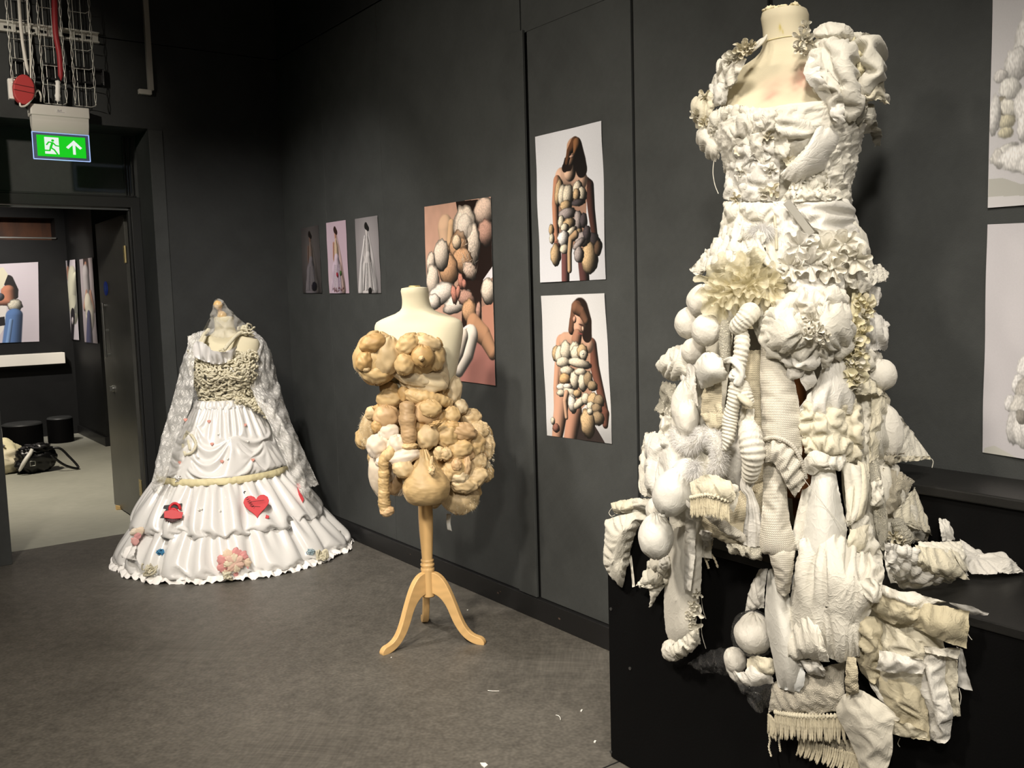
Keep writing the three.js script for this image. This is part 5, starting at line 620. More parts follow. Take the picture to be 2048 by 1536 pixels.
    RG.push(tubeGeo(pts, [0.0052, 0.0062, 0.0048], { n: 12, m: 6 }));
  }
  for (let k = 0; k < 90; k++) { const t = k / 90, p = F.at(lerp(480, 540, t) + rr(-8, 8), lerp(800, 832, t * t) + rr(-6, 6), lerp(0.13, 0.12, t)), pts = []; for (let q = 0; q < 5; q++) pts.push(p.clone().add(V(rr(-0.02, 0.02), rr(-0.02, 0.012), rr(-0.012, 0.02)))); RG.push(tubeGeo(pts, [0.005, 0.006, 0.004], { n: 12, m: 6 })); }
  add(gown, 'knotted_rope_bodice', RG, rope).userData.kind = 'stuff';
  const tw = (t, a) => 0.0016 * Math.sin(a * 2 + t * 150);
  tube(F, gown, 'rope_strap', [[393, 712, 0.13, 3.2], [398, 692, 0.125, 3.2], [406, 672, 0.1, 3.2], [418, 658, 0.03, 3]], rope, { disp: tw }); tube(F, gown, 'rope_strap', [[397, 712, 0.135, 3], [404, 690, 0.13, 3], [411, 672, 0.1, 3]], rope, { disp: tw }); tube(F, gown, 'rope_strap', [[448, 700, 0.165, 3.4], [460, 685, 0.14, 3.4], [472, 672, 0.1, 3.4], [490, 660, 0.03, 3.2]], rope, { disp: tw });
  { const g = []; for (let k = 0; k < 34; k++) { const p = F.at(rr(480, 503), rr(652, 670), rr(0.02, 0.07)), pts = []; for (let q = 0; q < 5; q++) pts.push(p.clone().add(V(rr(-0.02, 0.02), rr(-0.014, 0.014), rr(-0.014, 0.014)))); g.push(tubeGeo(pts, [0.005, 0.006, 0.004], { n: 12, m: 6 })); } add(gown, 'shoulder_knot', g, rope); }
  // patches sewn on the tiers: how far in front of the axis the fabric lies there
  gown.updateMatrixWorld(true); const caster = new THREE.Raycaster(), skirts = gown.children.filter((q) => /skirt|band/.test(q.name));
  const sw = (px, py, d = 0.003) => { caster.set(camera.position, rayOf(px, py).normalize()); const h = caster.intersectObjects(skirts, false)[0]; return (h ? C.clone().sub(h.point).dot(F.d) : 0.4) + d; };
  tube(F, gown, 'rope_loop', [[372, 912, 2.4], [366, 895, 2.6], [372, 868, 2.6], [384, 872, 2.6], [392, 890, 2.6], [384, 905, 2.6], [368, 910, 2.4]].map(([x, y, r]) => [x, y, sw(x, y, 0.008), r]), rope, { disp: tw }); tube(F, gown, 'rope_loop', [[374, 862, 2.2], [377, 885, 2.2], [380, 900, 2.2]].map(([x, y, r]) => [x, y, sw(x, y, 0.008), r]), rope, { disp: tw });
  // patches sewn on the tiers; each lies on the skirt's front
  const red = std({ color: '#c8222e', roughness: 0.5 }), blk = std({ color: '#161418', roughness: 0.6 });
  const flat = (name, pts, w, mt, dep = 0.006, label) => { const s = new THREE.Shape(); const c = pts.reduce((a, b) => [a[0] + b[0] / pts.length, a[1] + b[1] / pts.length], [0, 0]), m = F.m(1, w); pts.forEach(([x, y], i) => (i ? s.lineTo((x - c[0]) * m, (c[1] - y) * m) : s.moveTo((x - c[0]) * m, (c[1] - y) * m))); const g = new THREE.ExtrudeGeometry(s, { depth: dep, bevelEnabled: true, bevelSize: 0.0015, bevelThickness: 0.0015, bevelSegments: 2 }); w = sw(c[0], c[1], w < 0 ? 0.012 : 0.004); g.rotateX(-0.42).rotateY(Math.atan2(F.n.x, F.n.z)); const q = F.at(c[0], c[1], w); g.translate(q.x, q.y, q.z); return add(gown, name, g, mt, label); };
  const heart = (x, y, r) => { const p = []; for (let k = 0; k < 24; k++) { const a = k / 24 * Math.PI * 2; p.push([x + r * 0.95 * Math.pow(Math.sin(a), 3), y - r * (0.81 * Math.cos(a) - 0.31 * Math.cos(2 * a) - 0.12 * Math.cos(3 * a) - 0.06 * Math.cos(4 * a))]); } return p; };
  const w1 = sw(513, 1010, 0.0); const hp = flat('heart_patch', heart(513, 1010, 25), w1, red, 0.012, 'red heart with black stitches'); const st = (x0, y0, x1, y1, w) => tube(F, hp, 'stitch', [[x0, y0, w, 0.45], [(x0 + x1) / 2, (y0 + y1) / 2, w + 0.004, 0.45], [x1, y1, w, 0.45]], blk, { n: 10, m: 6 }); st(497, 1004, 530, 1000, w1 + 0.022); st(498, 1012, 531, 1014, w1 + 0.018); for (let k = 0; k < 9; k++) st(490 + k * 2.6, 996 + k * 3.6, 496 + k * 2.4, 994 + k * 3.4, w1 + 0.02); tube(F, hp, 'loop', [[489, 988, w1 + 0.01, 1], [488, 984, w1 + 0.01, 1], [492, 983, w1 + 0.01, 1]], blk, { n: 10, m: 6 });
  flat('red_patch', [[533, 1030], [538, 1033], [536, 1037], [531, 1036]], 0.475, red, 0.004); flat('red_patch', [[595, 970], [601, 985], [607, 1000], [604, 1006], [598, 990]], 0.40, red, 0.006, 'red pieces glimpsed under the veil'); flat('red_patch', [[594, 968], [599, 966], [602, 975], [597, 978]], 0.40, std({ color: '#d9505c', roughness: 0.6 }), 0.004);
  const ep = flat('eye_patch', [[330, 1011], [362, 1010], [360, 1017], [346, 1022], [331, 1035], [322, 1034], [334, 1018], [328, 1016]], 0.45, blk, 0.006, 'black and red eye-shaped patch'); for (const q of [[[341, 1026], [340, 1014], [348, 1007], [357, 1010], [361, 1020]], [[338, 1024], [346, 1018], [354, 1022], [359, 1030]]]) tube(F, gown, 'eye_patch_red', q.map(([x, y]) => [x, y, sw(x, y, 0.014), 2.8]), red, { n: 30, m: 10 }); flat('eye_patch_red', [[334, 1024], [345, 1022], [360, 1028], [358, 1036], [346, 1036], [334, 1033]], -1, red, 0.006); for (let k = 0; k < 8; k++) flat('fringe_strip', [[331 + k * 3.8, 1030], [334 + k * 3.8, 1030], [335 + k * 3.6, 1042 - Math.abs(k - 3)], [332 + k * 3.6, 1043 - Math.abs(k - 3)]], -1, std({ color: '#3d1316', roughness: 0.6 }), 0.003);
  for (const [x, y] of [[371, 840], [418, 843], [424, 888], [360, 925], [444, 923], [490, 850], [506, 920]]) flat('small_heart', heart(x, y, 3.2), 0.385 - 0.00003 * (x - 450) ** 2, std({ color: '#c98a7c', roughness: 0.6 }), 0.003);
  for (const [x, y] of [[496, 883], [437, 868], [456, 918], [440, 1022], [403, 1018], [398, 1020]]) ball(F, gown, 'pearl', [x, y, sw(x, y, 0.004)], 2.4, 2.4, M.white, { lump: 0, wr: 0, seg: 12, rings: 10 });
  { const lace = std({ color: '#f2efe9', roughness: 0.8 }); patch(F, gown, 'lace_flounce', [[[640, 1046, 0.1], [660, 1044, 0.0], [676, 1050, -0.05]], [[648, 1070, 0.2], [668, 1066, 0.12], [678, 1062, 0.05]], [[655, 1090, 0.28], [680, 1088, 0.2], [690, 1082, 0.12]]], lace, { slack: 1.25, rag: 0.01, wave: 0.01, res: 0.009, label: 'frayed lace spreading on the floor' }); }
  // bows and scraps of blue yarn, rope at the hem
  const blue = std({ color: '#3f7fa8', roughness: 0.8 }), blueP = std({ color: '#9fb4bd', roughness: 0.8 }), scrib = (name, cx, cy, w, r, k, mt, rad) => { const g = []; for (let q = 0; q < k; q++) { const pts = []; for (let e = 0; e < 5; e++) pts.push(F.at(cx + rr(-r, r), cy + rr(-r * 0.8, r * 0.8), w + rr(-0.008, 0.014))); g.push(tubeGeo(pts, [rad, rad], { n: 16, m: 5 })); } return add(gown, name, g, mt); };
  scrib('blue_yarn', 320, 1104, sw(320, 1104), 8, 14, blue, 0.0028); scrib('pale_blue_yarn', 622, 1103, sw(622, 1103), 9, 10, blueP, 0.0024); scrib('rope_tuft', 455, 1152, sw(455, 1140, 0.04), 10, 9, rope, 0.006); scrib('rope_tuft', 645, 1110, sw(640, 1100, 0.04), 14, 8, rope, 0.005); scrib('rope_tuft', 300, 1140, sw(303, 1128, 0.04), 16, 8, rope, 0.004); scrib('ribbon_bow', 356, 958, sw(356, 958), 8, 6, sat, 0.004);
  const pet = (c) => phys({ color: c, roughness: 0.75, transmission: 0.15, thickness: 0 }); const fx = [468, 1126, sw(468, 1122, 0.015)];
  for (let k = 0; k < 9; k++) { const a = k / 9 * 6.28; ball(F, gown, 'petal', [fx[0] + 20 * Math.cos(a), fx[1] + 17 * Math.sin(a), fx[2] - 0.01], 13, 10, pet(k % 3 ? '#e6a2a0' : '#efd9c0'), { rz: 3.5, rot: -a, lump: 0.25, wr: 0.1, seg: 20, rings: 14 }); } for (let k = 0; k < 7; k++) { const a = k / 7 * 6.28 + 0.3; ball(F, gown, 'petal', [fx[0] + 9 * Math.cos(a), fx[1] + 8 * Math.sin(a), fx[2] + 0.02], 11, 7, pet(k % 2 ? '#efe0c6' : '#ecc7b6'), { rz: 3, rot: -a, lump: 0.25, wr: 0.1, seg: 20, rings: 14 }); } 
  for (const [x, y, c, r, a] of [[276, 1070, '#e7a5a5', 9, 1.2], [270, 1082, '#eab2ae', 9, 1.6], [278, 1062, '#efdcc4', 10, 0.2], [268, 1064, '#f0e3d0', 8, 0.6]]) ball(F, gown, 'petal', [x, y, 0.3], r, r * 0.7, pet(c), { rz: 3, rot: a, lump: 0.25, wr: 0.1, seg: 18, rings: 12 });
  patch(F, gown, 'lace_flounce', [[[262, 1090, 0.25], [275, 1092, 0.33]], [[242, 1108, 0.25], [268, 1112, 0.37]], [[244, 1112, 0.26], [275, 1122, 0.4]]], cotton, { slack: 1.3, rag: 0.008, res: 0.009, label: 'frayed lace at the left hem' });

  // lace veil: over the neck, down both sides and behind
  const veil = thing('lace_veil', 'sheer white floral lace veil draped over the neck of the satin gown', 'veil', C);
  { const s = 512, a = new Float32Array(s * s).fill(0.36); for (let y = 0; y < s; y++) for (let x = 0; x < s; x++) { const q = ((x + y) % 8 < 2 || (x - y + 512) % 8 < 2) ? 0.1 : 0; a[y * s + x] += q; }
    const dot = (cx, cy, r, v) => { for (let y = Math.floor(cy - r); y <= cy + r; y++) for (let x = Math.floor(cx - r); x <= cx + r; x++) { const d = Math.hypot(x - cx, y - cy); if (d < r) { const o = ((y + s) % s) * s + ((x + s) % s); a[o] = Math.max(a[o], v * sm(r, r * 0.7, d)); } } };
    for (let j = 0; j < 4; j++) for (let i = 0; i < 4; i++) { const cx = (i + (j % 2) * 0.5) * 128 + 64, cy = j * 128 + 64; for (let k = 0; k < 6; k++) { const e = k / 6 * 6.283; dot(cx + 26 * Math.cos(e), cy + 26 * Math.sin(e), 19, 0.82); } for (let k = 0; k < 3; k++) dot(cx + 58 + k * 6, cy - 20 + 22 * k, 8, 0.75); } for (let i = 0; i < 512; i += 10) for (let j = 0; j < 4; j++) dot(i, j * 128 + 20 * Math.sin(i / 512 * 6.283 * 2), 6, 0.7);
    T.lace = new THREE.DataTexture(new Uint8Array(s * s * 4).map((_, i) => (i & 3) === 3 ? 255 : clamp(a[i >> 2] * 255, 0, 255)), s, s); T.lace.wrapS = T.lace.wrapT = THREE.RepeatWrapping; T.lace.magFilter = THREE.LinearFilter; T.lace.minFilter = THREE.LinearMipmapLinearFilter; T.lace.generateMipmaps = true; T.lace.needsUpdate = true; T.lace.repeat.set(6.5, 6.5); }
  const lm = std({ color: '#f4f3f0', roughness: 0.85, alphaMap: T.lace, transparent: true, side: THREE.DoubleSide }), net = std({ color: '#efede6', roughness: 0.8, transparent: true, opacity: 0.24, side: THREE.DoubleSide });
  const vp = { slack: 1.06, res: 0.012, wave: 0.012, rag: 0.004, push: 0, noise: 0.02, nf: 8, bend: 0.5 };
  patch(F, veil, 'net_cap', [[[429, 600, 0.04], [437, 597, 0.06], [447, 602, 0.04]], [[424, 622, 0.05], [438, 620, 0.085], [456, 616, 0.04]], [[418, 650, 0.07], [440, 652, 0.1], [478, 638, 0.03]], [[412, 668, 0.09], [445, 676, 0.12], [495, 660, 0.02]]], net, { ...vp, slack: 1.2, res: 0.007, push: 0.1, ties: [[0.3, 0.5, 0.03, -0.01], [0.6, 0.75, 0.03, -0.01]] });
  patch(F, veil, 'net_cap', [[[429, 600, 0.03], [437, 597, 0.02], [447, 602, 0.02]], [[422, 630, 0.0], [440, 625, -0.06], [460, 622, 0.0]], [[405, 662, 0.0], [440, 660, -0.14], [500, 655, 0.0]]], net, { ...vp, label: 'net behind the neck' });
  patch(F, veil, 'lace_side', [[[384, 668, -0.02], [396, 664, 0.03], [410, 660, 0.08]], [[366, 720, -0.04], [376, 720, 0.06], [390, 715, 0.13]], [[345, 800, -0.02], [362, 805, 0.1], [384, 805, 0.18]], [[322, 880, 0.04], [340, 885, 0.18], [352, 880, 0.27]], [[308, 945, 0.08], [322, 955, 0.22], [336, 938, 0.32]], [[302, 968, 0.1], [310, 982, 0.22], [326, 965, 0.33]]], lm, { ...vp, label: 'lace falling on the left' });
  patch(F, veil, 'lace_side', [[[484, 655, 0.03], [500, 656, -0.02], [512, 664, -0.08]], [[498, 690, 0.06], [520, 690, 0.02], [538, 700, -0.1]], [[500, 760, 0.13], [530, 770, 0.09], [558, 770, -0.08]], [[512, 800, 0.2], [548, 820, 0.16], [580, 840, -0.05]], [[545, 850, 0.26], [580, 880, 0.22], [606, 900, 0.0]], [[570, 910, 0.31], [600, 935, 0.25], [628, 955, 0.05]], [[590, 955, 0.33], [616, 972, 0.27], [638, 970, 0.1]]], lm, { ...vp, label: 'lace falling on the right' });
  patch(F, veil, 'lace_side', [[[508, 790, 0.2], [530, 806, 0.21], [546, 816, 0.2]], [[540, 850, 0.29], [566, 880, 0.28], [590, 900, 0.23]], [[560, 900, 0.35], [590, 940, 0.33], [612, 960, 0.28]], [[600, 985, 0.36], [618, 998, 0.32], [628, 992, 0.27]]], lm, { ...vp, label: 'inner fold of lace on the right' });
  patch(F, veil, 'lace_back', [[[384, 668, -0.02], [440, 655, -0.17], [512, 664, -0.08]], [[345, 800, -0.02], [450, 800, -0.3], [580, 840, -0.05]], [[302, 975, 0.08], [460, 960, -0.42], [638, 970, 0.08]]], lm, { ...vp, res: 0.02 });
  patch(F, veil, 'square_corner', [[[375, 672, -0.03], [394, 668, -0.03]], [[376, 690, -0.03], [390, 695, -0.03]]], cotton, { ...vp, res: 0.006, slack: 1.02 });
}

// ---------------------------------------------------------------- the white patchwork gown on the plinth
{
  const H0 = 0.765, XFR = 1.852, C = V(2.05, H0, -1.546), F = frameAt(2.05, H0, -1.546);
  const top = F.at(1579, 30).y, form = thing('dress_form', 'worn cream dress form with a frayed neck, under the white patchwork gown', 'dress form', C), yaw = Math.atan2(F.n.x, F.n.z) - 0.42;
  const S0 = formSurface(FORM(top, 1.02), [top - 0.3, 0.075, 0.075, 0.045], yaw), off = F.r.clone().multiplyScalar(-0.012), S = (a, y, g) => S0(a, y, g).add(off);
  const marks = [[1545, 189, 0.012, 1], [1548, 165, 0.022, 0.5], [1612, 152, 0.03, 1], [1600, 175, 0.02, 0.5], [1560, 47, 0.008, -1.4], [1566, 55, 0.006, -1], [1528, 205, 0.02, 0.3]].map(([x, y, r, k]) => { const q = F.at(x, y, 0.12); let best = [9, 0]; for (let i = 0; i < 200; i++) { const p = S(i / 200 * Math.PI * 2 + Math.PI * 1.5, q.y), e = Math.abs(p.dot(F.r) - q.dot(F.r)) + (p.dot(F.n) < 0 ? 9 : 0); if (e < best[0]) best = [e, i / 200]; } return [best[1] * 0.9, ((q.y % 1) + 1) % 1, r, k]; });
  T.stain = tex(512, 512, (u, v) => { let pink = 0, yel = 0; for (const [a, b, r, k] of marks) { const g = Math.exp(-((u - a) ** 2 + (v - b) ** 2) / (r * r)) * (0.7 + 0.5 * tn(u, v, 40)); if (k > 0) pink += g * k; else yel -= g * k; } const k = 0.95 + 0.05 * tn(u, v, 6); return [k * (1 - 0.06 * pink - 0.1 * yel), k * (0.985 - 0.24 * pink - 0.14 * yel), k * (0.96 - 0.22 * pink - 0.4 * yel)]; }, true);
  const fm = std({ color: '#dad3bb', map: T.stain, roughness: 0.8, bumpMap: rep(T.canvas, 6), bumpScale: 0.0004 });
  dressForm(form, S, top, top - 0.8, fm);
  add(form, 'neck_seam', tubeGeo(Array.from({ length: 33 }, (_, i) => S(i / 32 * 6.283, top - 0.072, 0.0005)), [0.0016, 0.0016], { n: 96, m: 6, open: true }), std({ color: '#cfc39a', roughness: 0.8 }));
  { const g = []; for (let k = 0; k < 26; k++) { const a = rr(0, 6.28), p = S(a, top + 0.0, -0.012 + rr(-0.02, 0.006)); g.push(softBall(rr(0.006, 0.014), rr(0.003, 0.007), rr(0.006, 0.012), { seg: 10, rings: 8, lump: 0.5, wr: 0.4 }).translate(p.x, top + 0.005, p.z)); } add(form, 'frayed_neck_edge', g, std({ color: '#e2d6b4', roughness: 0.9 })); }
  { const g = []; for (const [x, y, r] of [[1560, 47, 5], [1545, 150, 2.5], [1549, 118, 2], [1541, 185, 2], [1550, 200, 2], [1556, 131, 1.5]]) { const q = F.at(x, y, 0.1); g.push(softBall(F.m(r), F.m(r), 0.002, { seg: 10, rings: 8, lump: 0.3 }).rotateY(yaw).translate(q.x, q.y, q.z)); } }
  stand(form, top - 0.78, 0.16, M.darkWood, 2.6, 0.2);

  const gown = thing('patchwork_gown', 'tall white gown patched together from ruffles, knits, stuffed balls and torn cloth on the plinth', 'gown', C);
  // fabrics
  T.crease = tex(512, 512, (u, v) => { const wx = 0.04 * tn(u, v, 6, 3), wy = 0.04 * tn(u, v, 6, 11), r = (f, z, p) => Math.pow(1 - Math.min(1, Math.abs(tn(u + wx, v + wy, f, z)) * 2.6), p); return clamp(0.3 + 0.34 * r(7, 1, 2.5) + 0.22 * r(15, 6, 2.5) + 0.1 * tn(u, v, 44, 3) + 0.06 * tn(u, v, 120, 3), 0, 1); });
  T.knit = tex(256, 256, (u, v) => { const x = u * 16 % 1, k = Math.abs(x - 0.5), y = (v * 12 + k * 1.1) % 1, s = Math.sin(y * Math.PI), c = Math.sin(Math.min(1, k * 2.2) * Math.PI); return clamp(0.15 + 0.85 * Math.pow(s, 0.8) * (0.25 + 0.75 * c), 0, 1); });
  T.knitShade = tex(256, 256, (u, v) => { const x = u * 16 % 1, k = Math.abs(x - 0.5), y = (v * 12 + k * 1.1) % 1, s = Math.sin(y * Math.PI), c = Math.sin(Math.min(1, k * 2.2) * Math.PI), h = Math.pow(s, 0.8) * (0.25 + 0.75 * c); const q = 0.72 + 0.28 * sm(0.05, 0.45, h); return [q, q * 0.98, q * 0.94]; }, true);  // shade between the stitches painted into the knit colour
  T.rib = tex(128, 16, (u) => 0.5 + 0.5 * Math.sin(u * Math.PI * 2 * 8));
  T.damask = tex(512, 512, (u, v) => { const a = tn(u, v, 14, 1) + 0.6 * tn(u, v, 26, 8); return 0.45 + 0.35 * Math.sin(a * 22); });
  const fab = (c, o = {}) => phys({ side: THREE.DoubleSide, color: c, roughness: 0.85, sheen: 0.15, sheenRoughness: 0.6, sheenColor: new THREE.Color('#ffffff'), transmission: 0.18, thickness: 0, bumpMap: rep(T.crease, 3.2), bumpScale: 0.0022, ...o });
  const W = fab('#dfdbcf'), W2 = fab('#dddad2'), IV = fab('#dad6c9'), CR = fab('#d8d1bb'), YL = fab('#d9d1b0'), CAL = fab('#c0b79d'), CAL2 = fab('#d0cab7'), GY = fab('#cfccc5');
  const SAT = fab('#e1ded6', { roughness: 0.42, bumpScale: 0.0015 }), JER = fab('#dfddd5', { bumpScale: 0.0012, bumpMap: rep(T.crease, 3) }), PILL = fab('#dedad0', { bumpScale: 0.0015 });
  const KN = phys({ color: '#e6e4de', map: rep(T.knitShade, 15), roughness: 0.95, side: THREE.DoubleSide, bumpMap: rep(T.knit, 15), bumpScale: 0.0016 }), KN2 = phys({ color: '#dfd8c4', map: rep(T.knitShade, 14), roughness: 0.95, side: THREE.DoubleSide, bumpMap: rep(T.knit, 14), bumpScale: 0.0018 });
  const DAM = fab('#c8bfa8', { bumpMap: rep(T.damask, 3), bumpScale: 0.003 }), EMB = fab('#d8d2bf', { bumpMap: rep(T.damask, 5), bumpScale: 0.006 }), STIFF = fab('#d5d0c2', { bumpScale: 0.0015, roughness: 0.95 });
  const ORG = phys({ color: '#e6dfc4', roughness: 0.5, transmission: 0.35, thickness: 0, transparent: true, opacity: 0.68, bumpMap: rep(T.crease, 5), bumpScale: 0.002 }), TUL = phys({ color: '#eceae4', roughness: 0.7, transparent: true, opacity: 0.45 }), PLA = phys({ color: '#ffffff', roughness: 0.06, transmission: 0.92, thickness: 0, transparent: true, opacity: 0.32, side: THREE.DoubleSide, bumpMap: rep(T.crease, 8), bumpScale: 0.008 });
  const HAIR_W = phys({ color: '#f0efee', roughness: 1, transmission: 0.5, thickness: 0, side: THREE.DoubleSide });
  // where the gown's body lies: height in the photograph -> middle, half width, depth in front of the axis
  const BODY = [[0, 1570, 90, 0.1], [210, 1560, 104, 0.135], [300, 1565, 114, 0.125], [360, 1567, 118, 0.115], [420, 1577, 140, 0.13], [480, 1588, 168, 0.165], [560, 1580, 198, 0.2], [650, 1572, 212, 0.23], [750, 1568, 230, 0.25], [850, 1565, 250, 0.27], [950, 1560, 268, 0.29], [1050, 1565, 295, 0.31], [1600, 1600, 320, 0.33]];
  const body = (px, py) => { let i = 0; while (i < BODY.length - 2 && py > BODY[i + 1][0]) i++; const a = BODY[i], b = BODY[i + 1], t = clamp((py - a[0]) / (b[0] - a[0]), 0, 1), u = (px - lerp(a[1], b[1], t)) / lerp(a[2], b[2], t); return lerp(a[3], b[3], t) * Math.sqrt(Math.max(0, 1 - u * u)) - (Math.abs(u) > 1 ? 0.1 * (Math.abs(u) - 1) : 0); };
  const wOf = (q) => C.clone().sub(q).dot(F.d);
  const front = (px, py, dw) => wOf(onX(px, py, XFR - dw)), tread = (px, py, dw) => wOf(onY(px, py, H0 + dw));
  // measured point: [px, py, lift off the body], or with 'f' off the plinth's front, 't' above its tread
  const B = ([x, y, dw = 0, k]) => [x, y, !k && x > 1585 && y < 262 ? Math.max(body(x, y), 0.07 - 0.04 * sm(1690, 1780, x)) + dw : k === 'f' ? front(x, y, dw) : k === 't' ? tread(x, y, dw) : body(x, y) + dw + (y > 205 && y < 410 && x > 1456 ? 0.014 : 0)];
  const rows = (R) => R.map((r) => r.map(B));
  const P = (name, R, mat, o) => patch(F, gown, name, rows(R), mat, { res: 0.0052, bend: 0.1, iters: 6, ...(/flap|strip|felt|stiff|shawl|hollow|leg|cuff_edge/.test(name) ? { push: 0, wave: 0.011, wf: 18 } : /train_cloth/.test(name) ? { push: 0.05, bend: 0.8, wave: 0.004 } : {}), ...o });
  const FR = (c, r0, r1, mat, o = {}) => frill(F, gown, o.name ?? 'rosette', B(c), r0, r1, mat, { nf: 20, bend: r1 > 17 ? 0.5 : 0.8, petals: r1 > 17 ? 4 + Math.floor(rnd() * 3) : 0, ...o, slackX: 1 + ((o.slackX ?? 1.5) - 1) * (r1 > 17 ? 0.3 : 0.22) });
  const TB = (name, pts, mat, o) => tube(F, gown, name, pts.map(([x, y, dw, r, k]) => [...B([x, y, dw, k]), r]), mat, o);
  const BL = (c, rx, ry, mat, o) => ball(F, gown, 'stuffed_ball', B(c), rx, ry, mat, { seg: 48, rings: 34, ...o });

  // under-layer: bodice and skirt lining (open at the front, where the stand shows)
  add(gown, 'bodice', formGeo(S, F.at(1550, 432, 0.12).y, F.at(1550, 216, 0.12).y, 120, 90, (a, y) => 0.012 + 0.016 * Math.max(0, ridge(Math.cos(a) * 2.2, y * 13, Math.sin(a) * 2.2)) ), W);
  { const n = 90, m = 50, f = (s, t) => { const y = lerp(400, 1090, t), px0 = 1600, a = lerp(-4.05, 0.95, s), pt = BODY, i = Math.max(0, pt.findIndex((b) => b[0] > y) - 1), u = clamp((y - pt[i][0]) / (pt[i + 1][0] - pt[i][0]), 0, 1), hw = F.m(lerp(pt[i][2], pt[i + 1][2], u)) * lerp(0.68, 0.68, t), dp = lerp(pt[i][3], pt[i + 1][3], u) * 0.72, cx = lerp(pt[i][1], pt[i + 1][1], u), c = F.at(cx, y, 0), back = Math.sin(a) < 0 ? 0.85 : 1, open = 0.25 * sm(0.35, 1, t); const A = a + 0.0; return c.addScaledVector(F.r, hw * Math.cos(A) * (1 + 0.03 * Math.sin(a * 9))).addScaledVector(F.n, dp * back * Math.sin(A) * (1 + 0.03 * Math.sin(a * 9 + 2))); }; patch(F, gown, 'skirt_lining', f, IV, { res: 0.016, slack: 1.05, push: 0.1, back: 0.03, noise: 0.01, pin: 'tblr' }); }

  add(gown, 'hip_crumple', formGeo(S, F.at(1580, 530, 0.15).y, F.at(1580, 426, 0.15).y, 140, 60, (a, y) => 0.012 + 0.022 * Math.max(0, ridge(Math.cos(a) * 2.6, y * 14, Math.sin(a) * 2.6))), W);
  // ---- shoulders and sleeves
  P('sleeve_puff', [[[1628, 58, 0.03], [1655, 44, 0.05], [1690, 48, 0.03], [1708, 66, -0.02]], [[1626, 70, 0.06], [1655, 66, 0.09], [1690, 68, 0.07], [1708, 76, 0.0]], [[1634, 78, 0.05], [1655, 80, 0.07], [1690, 80, 0.05], [1706, 88, 0.0]]], W, { slack: 1.12, ties: 3 });
  P('sleeve_puff', [[[1634, 78, 0.05], [1660, 74, 0.07], [1690, 78, 0.06], [1706, 92, 0.0]], [[1616, 112, 0.06], [1645, 112, 0.11], [1690, 112, 0.1], [1718, 122, 0.01]], [[1610, 152, 0.06], [1645, 150, 0.12], [1690, 150, 0.12], [1720, 160, 0.01]], [[1640, 198, 0.05], [1660, 196, 0.11], [1695, 192, 0.11], [1722, 200, 0.0]], [[1662, 236, 0.03], [1676, 246, 0.06], [1698, 244, 0.06], [1716, 232, 0.0]]], W, { slack: 1.28, bend: 0.4, ties: [[0.42, 0.45, 0.05, -0.02], [0.55, 0.6, 0.04, -0.02], [0.45, 0.3, 0.03, -0.01], [0.6, 0.82, 0.03, -0.012], [0.3, 0.15, 0.03, -0.01]] });
  P('sleeve_flap', [[[1618, 112, 0.075], [1646, 116, 0.1]], [[1608, 148, 0.085], [1640, 146, 0.12]], [[1640, 196, 0.08], [1662, 186, 0.115]], [[1664, 232, 0.06], [1684, 236, 0.08]]], SAT, { slack: 1.06, ties: 1 });
  P('sleeve_puff', [[[1703, 66, -0.03], [1722, 64, 0.0], [1744, 70, -0.04]], [[1706, 96, 0.0], [1735, 92, 0.05], [1768, 104, -0.06]], [[1714, 140, 0.01], [1742, 138, 0.07], [1770, 140, -0.06]], [[1720, 180, 0.0], [1745, 176, 0.06], [1768, 172, -0.06]], [[1722, 206, 0.0], [1750, 200, 0.02], [1774, 208, -0.06]]], IV, { slackX: 1.25, slackY: 1.55, bend: 0.3, ties: [[0.04, 0.2, 0.03, 0], [0.03, 0.4, 0.03, 0], [0.03, 0.6, 0.03, 0], [0.04, 0.8, 0.03, 0], [0.3, 0.5, 0.02, -0.01]], rag: 0.004 });
  P('sleeve_gather', [[[1698, 74, 0.02], [1708, 74, 0.01]], [[1710, 110, 0.045], [1724, 108, 0.035]], [[1716, 160, 0.05], [1730, 158, 0.04]], [[1716, 215, 0.03], [1732, 214, 0.02]]], YL, { slackX: 1.2, slackY: 1.5, res: 0.005, ties: 6, tr: 0.015 });
  P('sleeve_flap', [[[1726, 168, 0.05], [1748, 168, 0.05], [1766, 160, 0.0]], [[1728, 192, 0.06], [1750, 190, 0.06], [1772, 196, 0.0]], [[1732, 206, 0.05], [1754, 200, 0.05], [1780, 210, 0.0]]], CR, { slack: 1.18, rag: 0.005 });
  P('sleeve_underside', [[[1694, 238, 0.0], [1722, 212, 0.02], [1748, 208, 0.0]], [[1690, 258, -0.02], [1722, 246, 0.02], [1754, 248, -0.02]], [[1694, 268, -0.03], [1726, 268, 0.0], [1762, 264, -0.03]]], IV, { slack: 1.2, rag: 0.006, ties: 3 });
  P('lace_point', [[[1742, 250, 0.0], [1762, 258, -0.02]], [[1742, 270, 0.0], [1763, 275, -0.02]], [[1750, 294, -0.01], [1760, 290, -0.02]]], EMB, { slack: 1.1, rag: 0.004, res: 0.004 });
  P('lace_point', [[[1718, 214, 0.055], [1736, 212, 0.05]], [[1712, 244, 0.055], [1730, 238, 0.05]], [[1714, 262, 0.05], [1719, 258, 0.05]]], EMB, { slack: 1.1, rag: 0.004, res: 0.004 });
  P('sleeve_tip', [[[1662, 212, 0.1], [1690, 206, 0.1]], [[1660, 230, 0.11], [1688, 228, 0.11]], [[1682, 252, 0.1], [1692, 244, 0.1]]], W2, { slack: 1.2, rag: 0.005, res: 0.004 });
